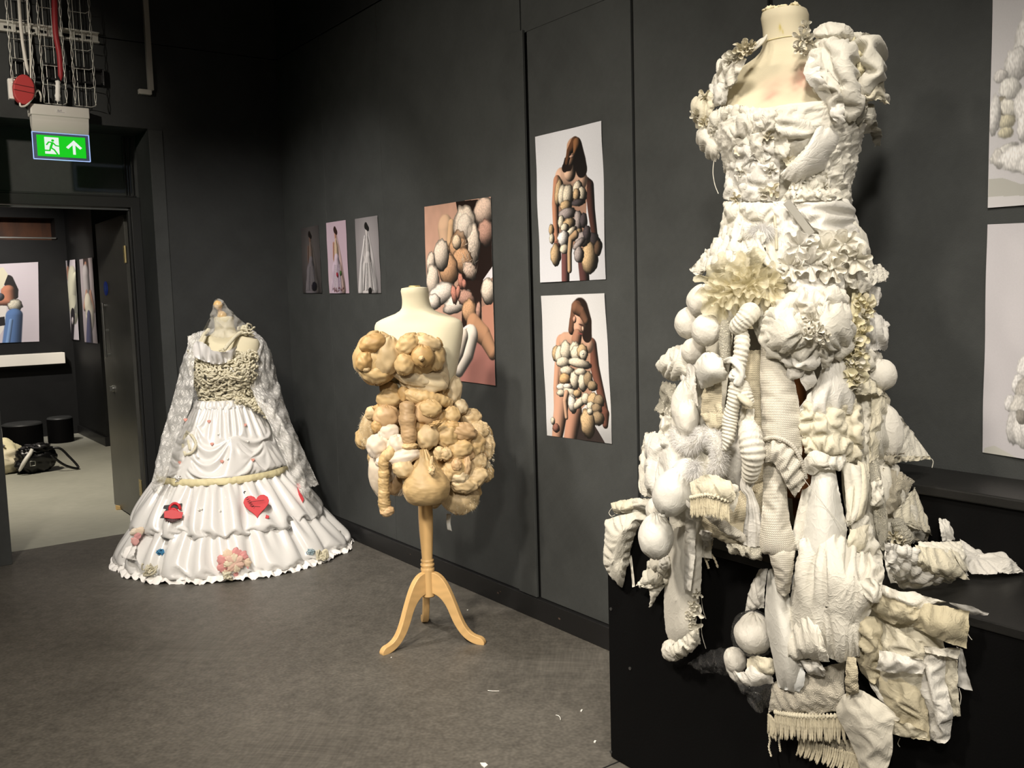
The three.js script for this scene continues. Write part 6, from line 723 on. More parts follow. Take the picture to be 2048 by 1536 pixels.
  for (const [x, y, r] of [[1604, 80, 26], [1598, 100, 18], [1612, 56, 18], [1620, 88, 22], [1616, 108, 16]]) FR([x, y, 0.045], 2, r, W, { slackX: 1.8, n: 60, m: 9, lift: 0.015, name: 'collar_ruffle' });
  TB('shoulder_strap', [[1536, 72, -0.06, 4], [1520, 86, -0.02, 5], [1504, 98, 0.0, 5], [1490, 112, 0.01, 4]], IV, { disp: (t, a) => 0.0015 * Math.sin(a * 3 + t * 12) });
  for (const [x, y, r, m] of [[1487, 103, 26, CR], [1474, 112, 22, IV], [1500, 96, 18, CR], [1462, 124, 22, W]]) { FR([x, y, 0.04], 2, r, m, { slackX: 1.7, n: 60, m: 9, lift: 0.02 }); FR([x + 2, y - 2, 0.05], 1, r * 0.55, m, { slackX: 1.7, n: 40, m: 7, lift: 0.02 }); }
  P('sleeve_cloth', [[[1442, 118, 0.0], [1468, 114, 0.05], [1494, 118, 0.05]], [[1434, 148, -0.01], [1456, 146, 0.05], [1478, 148, 0.05]], [[1424, 172, -0.02], [1444, 172, 0.05], [1462, 178, 0.05]]], W, { slack: 1.3, ties: 5 });
  P('sleeve_cloth', [[[1422, 168, -0.02], [1440, 160, 0.03], [1460, 158, 0.05]], [[1418, 192, -0.02], [1438, 188, 0.05], [1456, 190, 0.05]], [[1426, 214, -0.02], [1440, 212, 0.04], [1452, 210, 0.03]]], W2, { slack: 1.3, ties: 4 });
  P('sleeve_cloth', [[[1385, 204, -0.06], [1404, 188, -0.01], [1424, 184, 0.01]], [[1388, 226, -0.06], [1408, 220, 0.02], [1428, 214, 0.02]], [[1392, 258, -0.06], [1408, 256, 0.0], [1424, 240, 0.0]]], CR, { slack: 1.28, ties: 4, rag: 0.006 });
  P('sleeve_cloth', [[[1412, 232, 0.0], [1436, 218, 0.03], [1458, 210, 0.05]], [[1408, 252, 0.0], [1432, 244, 0.04], [1456, 238, 0.05]], [[1402, 270, -0.02], [1426, 268, 0.02], [1450, 262, 0.03]]], IV, { slack: 1.35, ties: 5, rag: 0.006 });
  P('sleeve_cloth', [[[1400, 256, -0.03], [1424, 252, 0.01], [1450, 246, 0.03]], [[1396, 286, -0.04], [1420, 284, 0.01], [1440, 280, 0.02]], [[1418, 318, -0.02], [1428, 322, -0.01], [1439, 314, 0.0]]], W, { slack: 1.25, ties: 3, rag: 0.006 });
  for (const [x, y] of [[1392, 232], [1412, 196], [1430, 262], [1446, 232], [1410, 246]]) FR([x, y, 0.0], 1, rr(13, 18), rnd() < 0.5 ? CR : W, { slackX: 1.8, n: 48, m: 8, lift: 0.02, name: 'sleeve_ruffle' });

  // ---- bodice
  P('bust_drape', [[[1552, 220, 0.012], [1600, 208, 0.02], [1646, 204, 0.01]], [[1548, 242, 0.03], [1600, 236, 0.045], [1654, 234, 0.02]], [[1552, 262, 0.035], [1596, 264, 0.05], [1648, 262, 0.025]], [[1566, 276, 0.02], [1596, 282, 0.02], [1636, 276, 0.015]]], W, { slackX: 1.08, slackY: 1.45, bend: 0.2, res: 0.005, ties: [[0.1, 0.5, 0.02, 0], [0.35, 0.55, 0.02, 0]] });
  P('bust_lace', [[[1546, 222, 0.02], [1600, 206, 0.026], [1650, 202, 0.014]], [[1546, 234, 0.028], [1600, 218, 0.034], [1652, 214, 0.02]]], EMB, { slack: 1.1, res: 0.004, rag: 0.003 });
  P('bust_crumple', [[[1454, 212, 0.01], [1490, 212, 0.02], [1520, 218, 0.02], [1552, 224, 0.02]], [[1450, 240, 0.01], [1490, 244, 0.04], [1520, 246, 0.045], [1552, 248, 0.03]], [[1456, 284, 0.005], [1490, 280, 0.02], [1520, 282, 0.02], [1556, 278, 0.015]]], W, { slack: 1.4, ties: 16, tr: 0.022, res: 0.005, rag: 0.006 });
  P('bodice_wrap', [[[1690, 236, 0.03], [1664, 234, 0.05], [1644, 238, 0.045]], [[1686, 284, 0.02], [1652, 288, 0.045], [1622, 280, 0.045]], [[1660, 330, 0.025], [1616, 332, 0.045], [1590, 318, 0.04]], [[1600, 366, 0.03], [1578, 362, 0.035], [1560, 348, 0.03]]], SAT, { slackX: 1.35, slackY: 1.03, bend: 0.3, res: 0.005 });
  P('bodice_panel', [[[1460, 284, 0.01], [1500, 280, 0.02], [1560, 282, 0.02]], [[1452, 340, 0.008], [1500, 340, 0.025], [1560, 340, 0.022]], [[1450, 400, 0.005], [1500, 404, 0.02], [1556, 402, 0.02]]], W2, { slack: 1.3, ties: 22, tr: 0.02, res: 0.005 });
  P('bodice_panel', [[[1640, 282, 0.02], [1660, 284, 0.015], [1684, 284, -0.03]], [[1600, 330, 0.02], [1640, 336, 0.02], [1680, 336, -0.02]], [[1580, 372, 0.02], [1640, 376, 0.02], [1686, 372, -0.02]], [[1560, 404, 0.02], [1630, 404, 0.02], [1704, 398, -0.02]]], IV, { slack: 1.3, ties: 24, tr: 0.02, res: 0.005 });
  for (const q of [[[[1500, 268, 0.05], [1524, 260, 0.05]], [[1500, 292, 0.045], [1526, 296, 0.045]], [[1522, 336, 0.03], [1530, 330, 0.03]]], [[[1470, 262, 0.035], [1500, 258, 0.045]], [[1472, 282, 0.035], [1504, 280, 0.045]], [[1480, 300, 0.025], [1500, 296, 0.03]]], [[[1552, 280, 0.045], [1574, 276, 0.045]], [[1548, 298, 0.045], [1580, 304, 0.045]], [[1560, 318, 0.04], [1572, 318, 0.04]]], [[[1655, 242, 0.03], [1680, 244, 0.0]], [[1656, 270, 0.03], [1684, 272, 0.0]], [[1662, 304, 0.02], [1682, 302, -0.01]]], [[[1584, 360, 0.03], [1602, 350, 0.03]], [[1580, 390, 0.035], [1604, 392, 0.035]], [[1586, 420, 0.03], [1600, 424, 0.03]]], [[[1478, 330, 0.03], [1500, 324, 0.03]], [[1470, 350, 0.03], [1498, 356, 0.03]], [[1482, 376, 0.02], [1492, 380, 0.02]]]]) P('torn_flap', q, rnd() < 0.5 ? W : SAT, { slack: 1.12, rag: 0.005, res: 0.004, pin: 'tblr', wave: 0.01 });
  for (let k = 0; k < 26; k++) { const y = rr(225, 400), x = rr(1462, 1672); FR([x, y, 0.018], 1, rr(9, 18), [W, W2, IV, CR][k % 4], { slackX: 1.9, n: 40, m: 7, lift: 0.012, out: 0.02, name: 'small_ruffle' }); }
  // ---- hips
  P('pleated_cloth', [[[1588, 402, 0.03], [1650, 396, 0.03], [1702, 396, -0.03]], [[1596, 420, 0.04], [1660, 420, 0.04], [1706, 420, -0.03]], [[1612, 440, 0.04], [1660, 444, 0.04], [1716, 440, -0.03]], [[1640, 470, 0.03], [1670, 470, 0.03], [1718, 470, -0.03]]], SAT, { slackX: 1.05, slackY: 1.3, bend: 0.5, res: 0.005, ties: [[0.05, 0.05, 0.03, 0], [0.95, 0.6, 0.03, 0]] });
  P('frayed_edge', [[[1586, 386, 0.03], [1640, 382, 0.035], [1700, 380, -0.02]], [[1588, 404, 0.04], [1650, 400, 0.045], [1706, 402, -0.02]]], IV, { slack: 1.5, rag: 0.006, res: 0.005 });
  add(gown, 'pleat_strip', new RoundedBoxGeometry(0.018, 0.1, 0.006, 2, 0.002).rotateZ(0.62).rotateY(Math.atan2(F.n.x, F.n.z)).translate(...F.at(1598, 436, body(1598, 436) + 0.07).toArray()), W);
  P('hip_cloth', [[[1448, 402, 0.0], [1490, 404, 0.03], [1556, 406, 0.03]], [[1444, 440, 0.0], [1490, 440, 0.035], [1560, 440, 0.035]], [[1436, 474, -0.01], [1490, 480, 0.03], [1566, 500, 0.03]]], W, { slack: 1.35, ties: 14, tr: 0.025, res: 0.005 });
  P('hip_cloth', [[[1545, 402, 0.03], [1570, 404, 0.035], [1592, 410, 0.035]], [[1548, 450, 0.04], [1576, 452, 0.045], [1606, 456, 0.045]], [[1552, 500, 0.04], [1590, 502, 0.045], [1630, 500, 0.045]]], W2, { slack: 1.35, ties: 8, tr: 0.03, res: 0.005 });
  for (const [x0, y0, x1, y1, d] of [[1446, 452, 1530, 458, 30], [1428, 476, 1528, 480, 34], [1410, 500, 1500, 508, 36]]) P('hip_ruffle', [[[x0, y0, 0.0], [(x0 + x1) / 2, y0 - 8, 0.04], [x1, y1, 0.04]], [[x0 - 6, y0 + d * 0.5, 0.01], [(x0 + x1) / 2 - 4, y0 + d * 0.5, 0.07], [x1, y1 + d * 0.5, 0.06]], [[x0 - 14, y0 + d * 1.2, 0.0], [(x0 + x1) / 2 - 8, y0 + d * 1.05, 0.06], [x1 - 2, y1 + d, 0.05]]], W, { slackX: 1.5, slackY: 1.12, bend: 0.15, res: 0.005, push: 0.5, wave: 0.014, rag: 0.006, ties: 3 });
  P('pointed_flap', [[[1412, 500, 0.0], [1440, 506, 0.03]], [[1394, 524, -0.02], [1424, 532, 0.02]], [[1379, 540, -0.05], [1394, 552, -0.03]]], W, { slack: 1.15, rag: 0.002, ties: [[0.5, 0.3, 0.03, 0]] });
  { const g = hairs(() => { const a = rr(0, 6.28), r = rr(0, 1), d = F.r.clone().multiplyScalar(Math.cos(a)).add(V(0, Math.sin(a) * 0.9 + 0.2, 0)).addScaledVector(F.n, 0.7); return [F.at(1524 + 8 * Math.cos(a) * r, 462 + 16 * Math.sin(a) * r, body(1524, 460) + 0.045), d.normalize()]; }, 0.05, 0.0005, 1500, 0.35); add(gown, 'feather_tuft', g, HAIR_W).userData.kind = 'stuff'; }
  TB('zip_tape', [[1549, 430, 0.045, 2.5], [1552, 470, 0.05, 2.5], [1553, 500, 0.05, 2.5]], CR, { disp: (t) => 0.0008 * Math.sin(t * 240), n: 160 }); TB('twisted_ribbon', [[1512, 468, 0.05, 5], [1520, 500, 0.06, 6], [1540, 530, 0.06, 6], [1568, 552, 0.05, 4]], SAT, { disp: (t, a) => 0.003 * Math.cos(a * 2 + t * 9) });
  P('flower_cloth', [[[1556, 470, 0.02], [1590, 462, 0.035], [1640, 470, 0.03]], [[1552, 510, 0.04], [1590, 506, 0.06], [1636, 510, 0.06]], [[1560, 560, 0.04], [1596, 570, 0.06], [1640, 566, 0.05]]], W2, { slack: 1.45, bend: 0.35, ties: 12, tr: 0.04, push: 0.6, rag: 0.006 });
  P('flower_cloth', [[[1630, 474, 0.03], [1664, 462, 0.04], [1706, 470, 0.01]], [[1626, 512, 0.05], [1664, 510, 0.07], [1716, 506, 0.03]], [[1632, 556, 0.05], [1664, 562, 0.06], [1712, 552, 0.03]]], W, { slack: 1.45, bend: 0.35, ties: 12, tr: 0.04, push: 0.6, rag: 0.006 });
  P('flower_cloth', [[[1700, 470, 0.02], [1722, 480, 0.0]], [[1704, 505, 0.05], [1742, 510, 0.0]], [[1700, 545, 0.05], [1748, 536, 0.01]]], IV, { slack: 1.4, bend: 0.35, ties: 6, tr: 0.035, push: 0.5, rag: 0.006 });
  P('flower_cloth', [[[1570, 556, 0.05], [1620, 548, 0.06], [1690, 552, 0.05]], [[1580, 580, 0.06], [1624, 580, 0.08], [1690, 574, 0.06]], [[1600, 596, 0.05], [1630, 604, 0.06], [1684, 592, 0.05]]], SAT, { slack: 1.3, bend: 0.4, ties: 7, tr: 0.04, push: 0.4, rag: 0.005 });
  for (const [x, y, r, m] of [[1598, 492, 34, W2], [1652, 500, 38, W], [1690, 488, 30, W], [1620, 530, 36, W2], [1666, 536, 34, W], [1710, 518, 34, IV], [1582, 534, 30, W]]) FR([x, y, 0.065], 2, r, m, { slackX: 1.9, petals: 0, n: 64, m: 11, lift: 0.015, curl: 0.006, bend: 0.3, name: 'flower_ruffle' });
  P('petal_flap', [[[1688, 528, 0.04], [1716, 540, 0.05], [1740, 534, 0.0]], [[1690, 560, 0.06], [1718, 566, 0.06], [1740, 558, 0.02]], [[1702, 576, 0.05], [1716, 578, 0.05], [1730, 570, 0.02]]], W, { slack: 1.12, ties: [[0.5, 0.1, 0.03, 0]] });
  P('petal_flap', [[[1736, 530, 0.02], [1756, 530, 0.0]], [[1736, 552, 0.05], [1776, 546, 0.0]], [[1738, 570, 0.04], [1770, 562, 0.0]]], W, { slack: 1.15, rag: 0.001 });
  P('petal_flap', [[[1722, 556, 0.05], [1756, 550, 0.03]], [[1716, 572, 0.06], [1752, 566, 0.04]], [[1720, 588, 0.05], [1734, 584, 0.04]]], W, { slack: 1.1, rag: 0.001 });
  P('petal_flap', [[[1738, 570, 0.02], [1756, 574, -0.02]], [[1738, 592, 0.02], [1762, 592, -0.03]], [[1736, 606, 0.01], [1750, 612, -0.02]]], GY, { slack: 1.15 });

  P('cream_scrap', [[[1530, 478, 0.035], [1560, 474, 0.045]], [[1532, 510, 0.045], [1566, 510, 0.05]], [[1536, 548, 0.04], [1570, 548, 0.045]]], IV, { slack: 1.3, ties: 4, tr: 0.03 });
  // ---- cream organza flower, balls beside it
  for (const [x, y, r, l] of [[1458, 566, 62, 0.03], [1446, 590, 52, 0.035], [1510, 556, 56, 0.03], [1476, 580, 46, 0.055], [1534, 574, 40, 0.03], [1500, 566, 36, 0.06], [1448, 584, 34, 0.06]]) FR([x, y, l], 3, r, ORG, { slackX: 2.6, petals: 0, n: 96, m: 16, lift: 0.03, bend: 0.35, nf: 14, out: 0.05, name: 'organza_petals' });
  P('cream_scrap', [[[1536, 560, 0.04], [1566, 556, 0.05]], [[1536, 590, 0.05], [1570, 586, 0.05]], [[1544, 620, 0.04], [1564, 616, 0.04]]], CR, { slack: 1.35, ties: 4, tr: 0.03, rag: 0.006 });
  for (const [x, y, dw, r, q] of [[1405, 602, 0.02, 31, 0], [1379, 646, 0.01, 30, 0], [1413, 660, 0.06, 30, 1], [1387, 702, 0.02, 24, 0], [1350, 736, 0.0, 16, 0], [1420, 736, 0.06, 29, 1], [1763, 750, 0.02, 28, 0]]) BL([x, y, dw], r, r * 1.03, PILL, { lump: 0.03, wr: q ? 0.03 : 0.008, wf: 3, label: r > 20 ? undefined : 'smallest ball' });
  P('ball_wrap', [[[1338, 700, -0.04], [1360, 690, 0.0], [1386, 690, 0.01]], [[1312, 730, -0.05], [1345, 722, -0.02], [1385, 720, 0.01]], [[1330, 756, -0.04], [1356, 760, 0.0], [1386, 750, 0.01]]], W, { slack: 1.15, back: 0.02, rag: 0.005 });
  P('ball_wrap', [[[1396, 722, 0.1], [1416, 706, 0.12], [1440, 716, 0.11]], [[1392, 746, 0.1], [1420, 742, 0.135], [1452, 740, 0.1]], [[1402, 778, 0.06], [1428, 770, 0.08], [1452, 760, 0.08]]], JER, { slack: 1.1, rag: 0.004 });

  // ---- left flank, from the balls down
  P('gauze_strip', [[[1354, 720, 0.01], [1390, 726, 0.02]], [[1366, 770, 0.02], [1392, 772, 0.03]], [[1340, 820, 0.0], [1396, 812, 0.04]]], GY, { slackX: 1.5, slackY: 1.02, res: 0.005 });
  P('lace_flap', [[[1326, 762, -0.02], [1352, 768, 0.01]], [[1318, 800, -0.03], [1350, 806, 0.02]], [[1308, 822, -0.04], [1352, 832, 0.02]]], EMB, { slack: 1.15, rag: 0.008 });
  P('lace_flap', [[[1316, 818, -0.03], [1370, 806, 0.02]], [[1320, 850, -0.03], [1366, 850, 0.02]], [[1312, 880, -0.03], [1350, 900, 0.02]]], W, { slack: 1.25, rag: 0.008, ties: 4 });
  BL([1368, 815, 0.03], 26, 44, PILL, { lump: 0.05, wr: 0.02, tip: 0.2 });
  BL([1374, 836, 0.04], 24, 38, PILL, { lump: 0.05 });
  const furTube = (pts, name) => { const v = pts.map(([x, y, dw, r]) => [F.at(...B([x, y, dw])), F.m(r)]), c = new THREE.CatmullRomCurve3(v.map((q) => q[0])), t0 = add(gown, name, tubeGeo(v.map((q) => q[0]), v.map((q) => q[1] * 0.75), { n: 40, m: 12 }), W2); const fr = c.computeFrenetFrames(60, false); add(t0, 'fur', hairs((u) => { const i = Math.min(59, Math.floor(u * 60)), a = rr(0, 6.283), d = fr.normals[i].clone().multiplyScalar(Math.cos(a)).addScaledVector(fr.binormals[i], Math.sin(a)), r = v[Math.min(v.length - 1, Math.floor(u * v.length))][1] * 0.7; return [c.getPoint(u).addScaledVector(d, r), d]; }, 0.02, 0.0005, 2600, 0.7), HAIR_W).userData.kind = 'stuff'; };
  furTube([[1352, 858, 0.04, 12], [1362, 884, 0.06, 13], [1384, 890, 0.07, 13], [1402, 872, 0.07, 12], [1408, 858, 0.06, 10]], 'fur_roll'); furTube([[1416, 862, 0.05, 13], [1432, 880, 0.07, 14], [1440, 905, 0.07, 14], [1436, 930, 0.06, 13], [1424, 948, 0.05, 10]], 'fur_roll');
  P('knit_scrap', [[[1412, 764, 0.03], [1444, 762, 0.06]], [[1402, 800, 0.03], [1444, 800, 0.06]], [[1404, 832, 0.04], [1446, 836, 0.06]]], KN2, { slack: 1.2, ties: 3, rag: 0.004 }); P('knit_scrap', [[[1400, 826, 0.05], [1448, 824, 0.07]], [[1412, 850, 0.05], [1446, 852, 0.06]], [[1420, 868, 0.04], [1424, 872, 0.04]]], KN2, { slack: 1.15, rag: 0.004 });
  P('lining_cloth', [[[1366, 890, 0.02], [1400, 900, 0.04], [1440, 940, 0.03]], [[1352, 940, 0.0], [1400, 950, 0.02], [1450, 980, 0.01]], [[1340, 990, 0.0], [1400, 1000, 0.02], [1460, 1010, 0.01]]], IV, { slack: 1.15, ties: 4 });
  P('dark_gap_cloth', [[[1440, 850, -0.02], [1500, 860, -0.01]], [[1440, 920, -0.03], [1500, 930, -0.02]], [[1440, 985, -0.03], [1500, 985, -0.03]]], GY, { slackX: 1.3, slackY: 1.02 });
  P('cotton_cushion', [[[1290, 868, -0.06], [1318, 866, -0.02], [1344, 878, 0.02]], [[1294, 900, -0.05], [1325, 900, 0.04], [1366, 905, 0.04]], [[1296, 950, -0.04], [1330, 950, 0.06], [1372, 955, 0.05]], [[1300, 990, -0.04], [1328, 996, 0.02], [1360, 990, 0.03]]], W2, { slack: 1.2, ties: [[0.35, 0.5, 0.04, -0.01], [0.5, 0.3, 0.03, -0.005]] });
  P('cuff_edge', [[[1290, 866, -0.07], [1312, 862, -0.05]], [[1284, 900, -0.08], [1300, 905, -0.05]], [[1278, 976, -0.08], [1300, 984, -0.05]], [[1304, 994, -0.07], [1320, 992, -0.04]]], W, { slack: 1.15 });
  // big knotted balls
  const sag = (cx, cy, dw, rx, ry, m, o) => BL([cx, cy, dw], rx, ry, m, { lump: 0.03, wr: 0.004, pucker: 0.09, pn: 14, tip: 0.1, ...o });
  sag(1345, 985, 0.1, 40, 48, JER, { rot: -0.35 }); BL([1366, 950, 0.07], 26, 36, JER, { rot: -0.5 }); BL([1316, 1020, 0.05], 25, 27, PILL, {}); sag(1312, 1074, 0.09, 36, 44, JER, {});
  TB('knot_tie', [[1328, 1022, 0.115, 4], [1322, 1028, 0.125, 5], [1330, 1032, 0.125, 4]], JER, { n: 20 });
  { const g = hairs((u) => { const a = rr(0, 6.28), d = F.r.clone().multiplyScalar(Math.cos(a)).add(V(0, Math.sin(a), 0)).addScaledVector(F.n, 0.8); return [F.at(...B([1388 + rr(-8, 8), 935 + rr(-10, 10), 0.11])), d.normalize()]; }, 0.035, 0.0006, 900, 0.5); add(gown, 'feather_tuft', g, HAIR_W).userData.kind = 'stuff'; }
  P('doily', [[[1380, 965, 0.13], [1420, 948, 0.15], [1460, 962, 0.13]], [[1382, 985, 0.14], [1424, 972, 0.16], [1472, 990, 0.13]], [[1384, 1000, 0.13], [1424, 996, 0.15], [1462, 1008, 0.12]]], CR, { slack: 1.12, ties: 2 }); P('doily', [[[1458, 964, 0.12], [1476, 972, 0.1]], [[1460, 990, 0.12], [1478, 992, 0.1]], [[1452, 1010, 0.12], [1468, 1022, 0.1]]], IV, { slack: 1.2, rag: 0.005 });
  { const k = add(gown, 'fringe', cords(F, [[1381, 996, 0.13], [1420, 992, 0.15], [1458, 1004, 0.125]].map(B), 34, 26, 0.0026, { out: 0.004 }), fab('#d2c8ac')); add(k, 'crochet_edge', tubeGeo([[1381, 995, 0.135], [1420, 990, 0.155], [1458, 1003, 0.13]].map((q) => F.at(...B(q))), [0.004, 0.004], { n: 120, m: 8, disp: (t) => 0.002 * Math.sin(t * 90) }), CR); }
  // sleeves and stockings hanging at the left corner
  P('trouser_cuff', [[[1222, 1006, 0.0, 'f'], [1245, 1000, 0.02, 'f'], [1264, 997, 0.02, 'f']], [[1224, 1018, 0.02, 'f'], [1245, 1014, 0.05, 'f'], [1266, 1012, 0.05, 'f']], [[1228, 1026, 0.01, 'f'], [1248, 1029, 0.02, 'f'], [1268, 1024, 0.02, 'f']]], CR, { slack: 1.1, ties: 2 });
  P('trouser_leg', [[[1262, 998, 0.02, 'f'], [1290, 996, 0.04, 'f'], [1322, 998, 0.03, 'f']], [[1264, 1012, 0.05, 'f'], [1290, 1010, 0.07, 'f'], [1322, 1012, 0.05, 'f']], [[1264, 1026, 0.02, 'f'], [1290, 1026, 0.04, 'f'], [1322, 1030, 0.03, 'f']]], IV, { slackX: 1.05, slackY: 1.2 });
  P('hanging_sock', [[[1212, 1040, 0.01, 'f'], [1250, 1028, 0.05, 'f'], [1292, 1022, 0.03, 'f'], [1310, 1026, 0.02, 'f']], [[1209, 1080, 0.02, 'f'], [1235, 1078, 0.06, 'f'], [1262, 1068, 0.03, 'f'], [1278, 1052, 0.02, 'f']], [[1208, 1130, 0.02, 'f'], [1230, 1130, 0.05, 'f'], [1250, 1118, 0.03, 'f'], [1264, 1090, 0.02, 'f']], [[1240, 1172, 0.02, 'f'], [1243, 1176, 0.02, 'f'], [1246, 1172, 0.02, 'f'], [1252, 1140, 0.02, 'f']]], IV, { slack: 1.18, ties: [[0.5, 0.4, 0.05, 0.03], [0.6, 0.6, 0.04, 0.02], [0.3, 0.6, 0.05, 0.025], [0.45, 0.2, 0.04, 0.04]], rag: 0.001 });
  P('hanging_strap', [[[1258, 1112, 0.012, 'f'], [1263, 1110, 0.012, 'f']], [[1262, 1144, 0.012, 'f'], [1267, 1142, 0.012, 'f']], [[1265, 1174, 0.012, 'f'], [1270, 1173, 0.012, 'f']]], W, { slack: 1.02, rag: 0.0004, res: 0.003 });
  TB('thread', [[1224, 1016, 0.0, 0.8, 'f'], [1218, 1026, 0.0, 0.8, 'f'], [1222, 1032, 0.0, 0.8, 'f'], [1230, 1030, 0.01, 0.8, 'f']], IV, { m: 6 });
  P('crumpled_end', [[[1300, 1118, 0.06, 'f'], [1322, 1112, 0.08, 'f'], [1338, 1114, 0.06, 'f']], [[1288, 1150, 0.04, 'f'], [1312, 1146, 0.09, 'f'], [1338, 1140, 0.07, 'f']], [[1272, 1170, 0.03, 'f'], [1300, 1176, 0.07, 'f'], [1336, 1166, 0.06, 'f']]], IV, { slack: 1.45, ties: 9, tr: 0.03, res: 0.005 }); BL([1330, 1125, 0.09, 'f'], 12, 14, JER, { wr: 0.1, lump: 0.2 }); P('crumpled_tail', [[[1296, 1172, 0.05, 'f'], [1332, 1168, 0.05, 'f']], [[1300, 1190, 0.05, 'f'], [1318, 1188, 0.05, 'f']], [[1299, 1214, 0.04, 'f'], [1303, 1212, 0.04, 'f']]], W, { slack: 1.12, rag: 0.003, res: 0.004 });
  P('stocking', [[[1340, 1060, 0.06, 'f'], [1370, 1050, 0.09, 'f'], [1402, 1040, 0.07, 'f']], [[1334, 1130, 0.05, 'f'], [1370, 1125, 0.1, 'f'], [1404, 1120, 0.07, 'f']], [[1328, 1200, 0.05, 'f'], [1360, 1200, 0.1, 'f'], [1400, 1190, 0.07, 'f']], [[1330, 1250, 0.05, 'f'], [1358, 1252, 0.09, 'f'], [1392, 1246, 0.07, 'f']], [[1338, 1282, 0.05, 'f'], [1362, 1286, 0.07, 'f'], [1396, 1278, 0.06, 'f']]], fab('#d9d5ca', { bumpScale: 0.001 }), { slack: 1.04, ties: [[0.4, 0.5, 0.1, 0.0]] });
  P('stocking_fold', [[[1372, 1000, 0.11], [1386, 1010, 0.12]], [[1370, 1060, 0.11, 'f'], [1392, 1055, 0.11, 'f']], [[1368, 1110, 0.12, 'f'], [1390, 1110, 0.12, 'f']], [[1368, 1180, 0.12, 'f'], [1382, 1180, 0.12, 'f']]], SAT, { slack: 1.06 });
  BL([1345, 1300, 0.06, 'f'], 22, 22, fab('#d9d5ca'), { rz: 16, lump: 0.08, wr: 0.04 }); P('stocking_foot', [[[1326, 1300, 0.04, 'f'], [1352, 1284, 0.09, 'f'], [1384, 1262, 0.09, 'f'], [1398, 1256, 0.07, 'f']], [[1328, 1316, 0.04, 'f'], [1356, 1310, 0.09, 'f'], [1388, 1290, 0.08, 'f'], [1400, 1276, 0.05, 'f']], [[1342, 1318, 0.03, 'f'], [1362, 1316, 0.05, 'f'], [1384, 1302, 0.05, 'f'], [1400, 1286, 0.04, 'f']]], IV, { slackX: 1.5, slackY: 1.1, res: 0.004, ties: 4 });
  for (const [x, y, r] of [[1396, 1184, 13], [1388, 1206, 15], [1396, 1222, 14], [1384, 1236, 15], [1392, 1250, 14], [1380, 1226, 12]]) FR([x, y, 0.075, 'f'], 1, r, IV, { slackX: 1.9, n: 44, m: 8, lift: 0.014, name: 'elastic_ruffle' });
  for (const p of [[[1402, 1190], [1406, 1220], [1412, 1238]], [[1402, 1232], [1404, 1270], [1412, 1298]]]) TB('thread', p.map(([x, y]) => [x, y, 0.04, 0.7, 'f']), IV, { m: 6 });
  for (const p of [[[1420, 1066], [1424, 1085], [1421, 1104], [1430, 1120], [1436, 1136]], [[1402, 1100], [1408, 1112], [1414, 1126], [1418, 1138]], [[1406, 1098], [1412, 1108], [1418, 1122]]]) TB('cord', p.map(([x, y]) => [x, y, 0.05, 2, 'f']), KN2, { m: 8, disp: (t, a) => 0.0007 * Math.sin(a * 2 + t * 60) });
  P('knit_scrap', [[[1400, 1060, 0.03], [1425, 1066, 0.04]], [[1404, 1084, 0.06, 'f'], [1424, 1080, 0.06, 'f']], [[1404, 1100, 0.06, 'f'], [1416, 1098, 0.06, 'f']]], GY, { slack: 1.25, rag: 0.006 });

  // ---- front: knits, twisted ribs, knotted strips
  P('net_knit', [[[1400, 1030, 0.0], [1440, 1000, 0.02], [1530, 960, 0.0]], [[1412, 1064, 0.0], [1470, 1050, 0.02], [1530, 1040, 0.0]], [[1455, 1088, 0.01], [1490, 1098, 0.03], [1530, 1100, 0.01]]], KN2, { slack: 1.08, ties: 2 }); P('knit_roll', [[[1406, 1030, 0.05], [1430, 1028, 0.06]], [[1440, 1060, 0.05], [1462, 1050, 0.06]], [[1490, 1090, 0.05], [1500, 1076, 0.06]]], KN, { slack: 1.15 }); P('crochet_hem', [[[1452, 1084, 0.04], [1490, 1092, 0.06], [1530, 1096, 0.04]], [[1456, 1096, 0.05], [1490, 1106, 0.07], [1526, 1112, 0.05]], [[1460, 1104, 0.03], [1490, 1114, 0.05], [1524, 1122, 0.03]]], EMB, { slack: 1.4, rag: 0.005, res: 0.005 });
  P('net_knit', [[[1480, 700, -0.01], [1540, 700, 0.0]], [[1485, 820, -0.01], [1540, 820, 0.0]], [[1490, 980, -0.01], [1540, 960, 0.0]]], KN2, { slack: 1.05 });
  const stripe = (f, d, amp) => (t, a) => amp * Math.sin((t * f + a * d)); 
  TB('ribbed_bow', [[1508, 612, 0.05, 6], [1496, 630, 0.09, 20], [1478, 650, 0.09, 17], [1466, 660, 0.06, 7]], IV, { n: 200, m: 28, disp: stripe(110, 0, 0.0009) });
  TB('ribbed_strip', [[1482, 650, 0.06, 9], [1484, 690, 0.08, 15], [1478, 730, 0.08, 14], [1476, 760, 0.08, 11]], IV, { n: 190, m: 28, disp: stripe(75, 1, 0.0011) });
  TB('lace_strip', [[1452, 640, 0.05, 11], [1450, 690, 0.06, 12], [1452, 730, 0.06, 9]], EMB, { n: 60, m: 20, disp: (t, a) => 0.002 * noise(t * 14, Math.cos(a) * 2, Math.sin(a) * 2) });
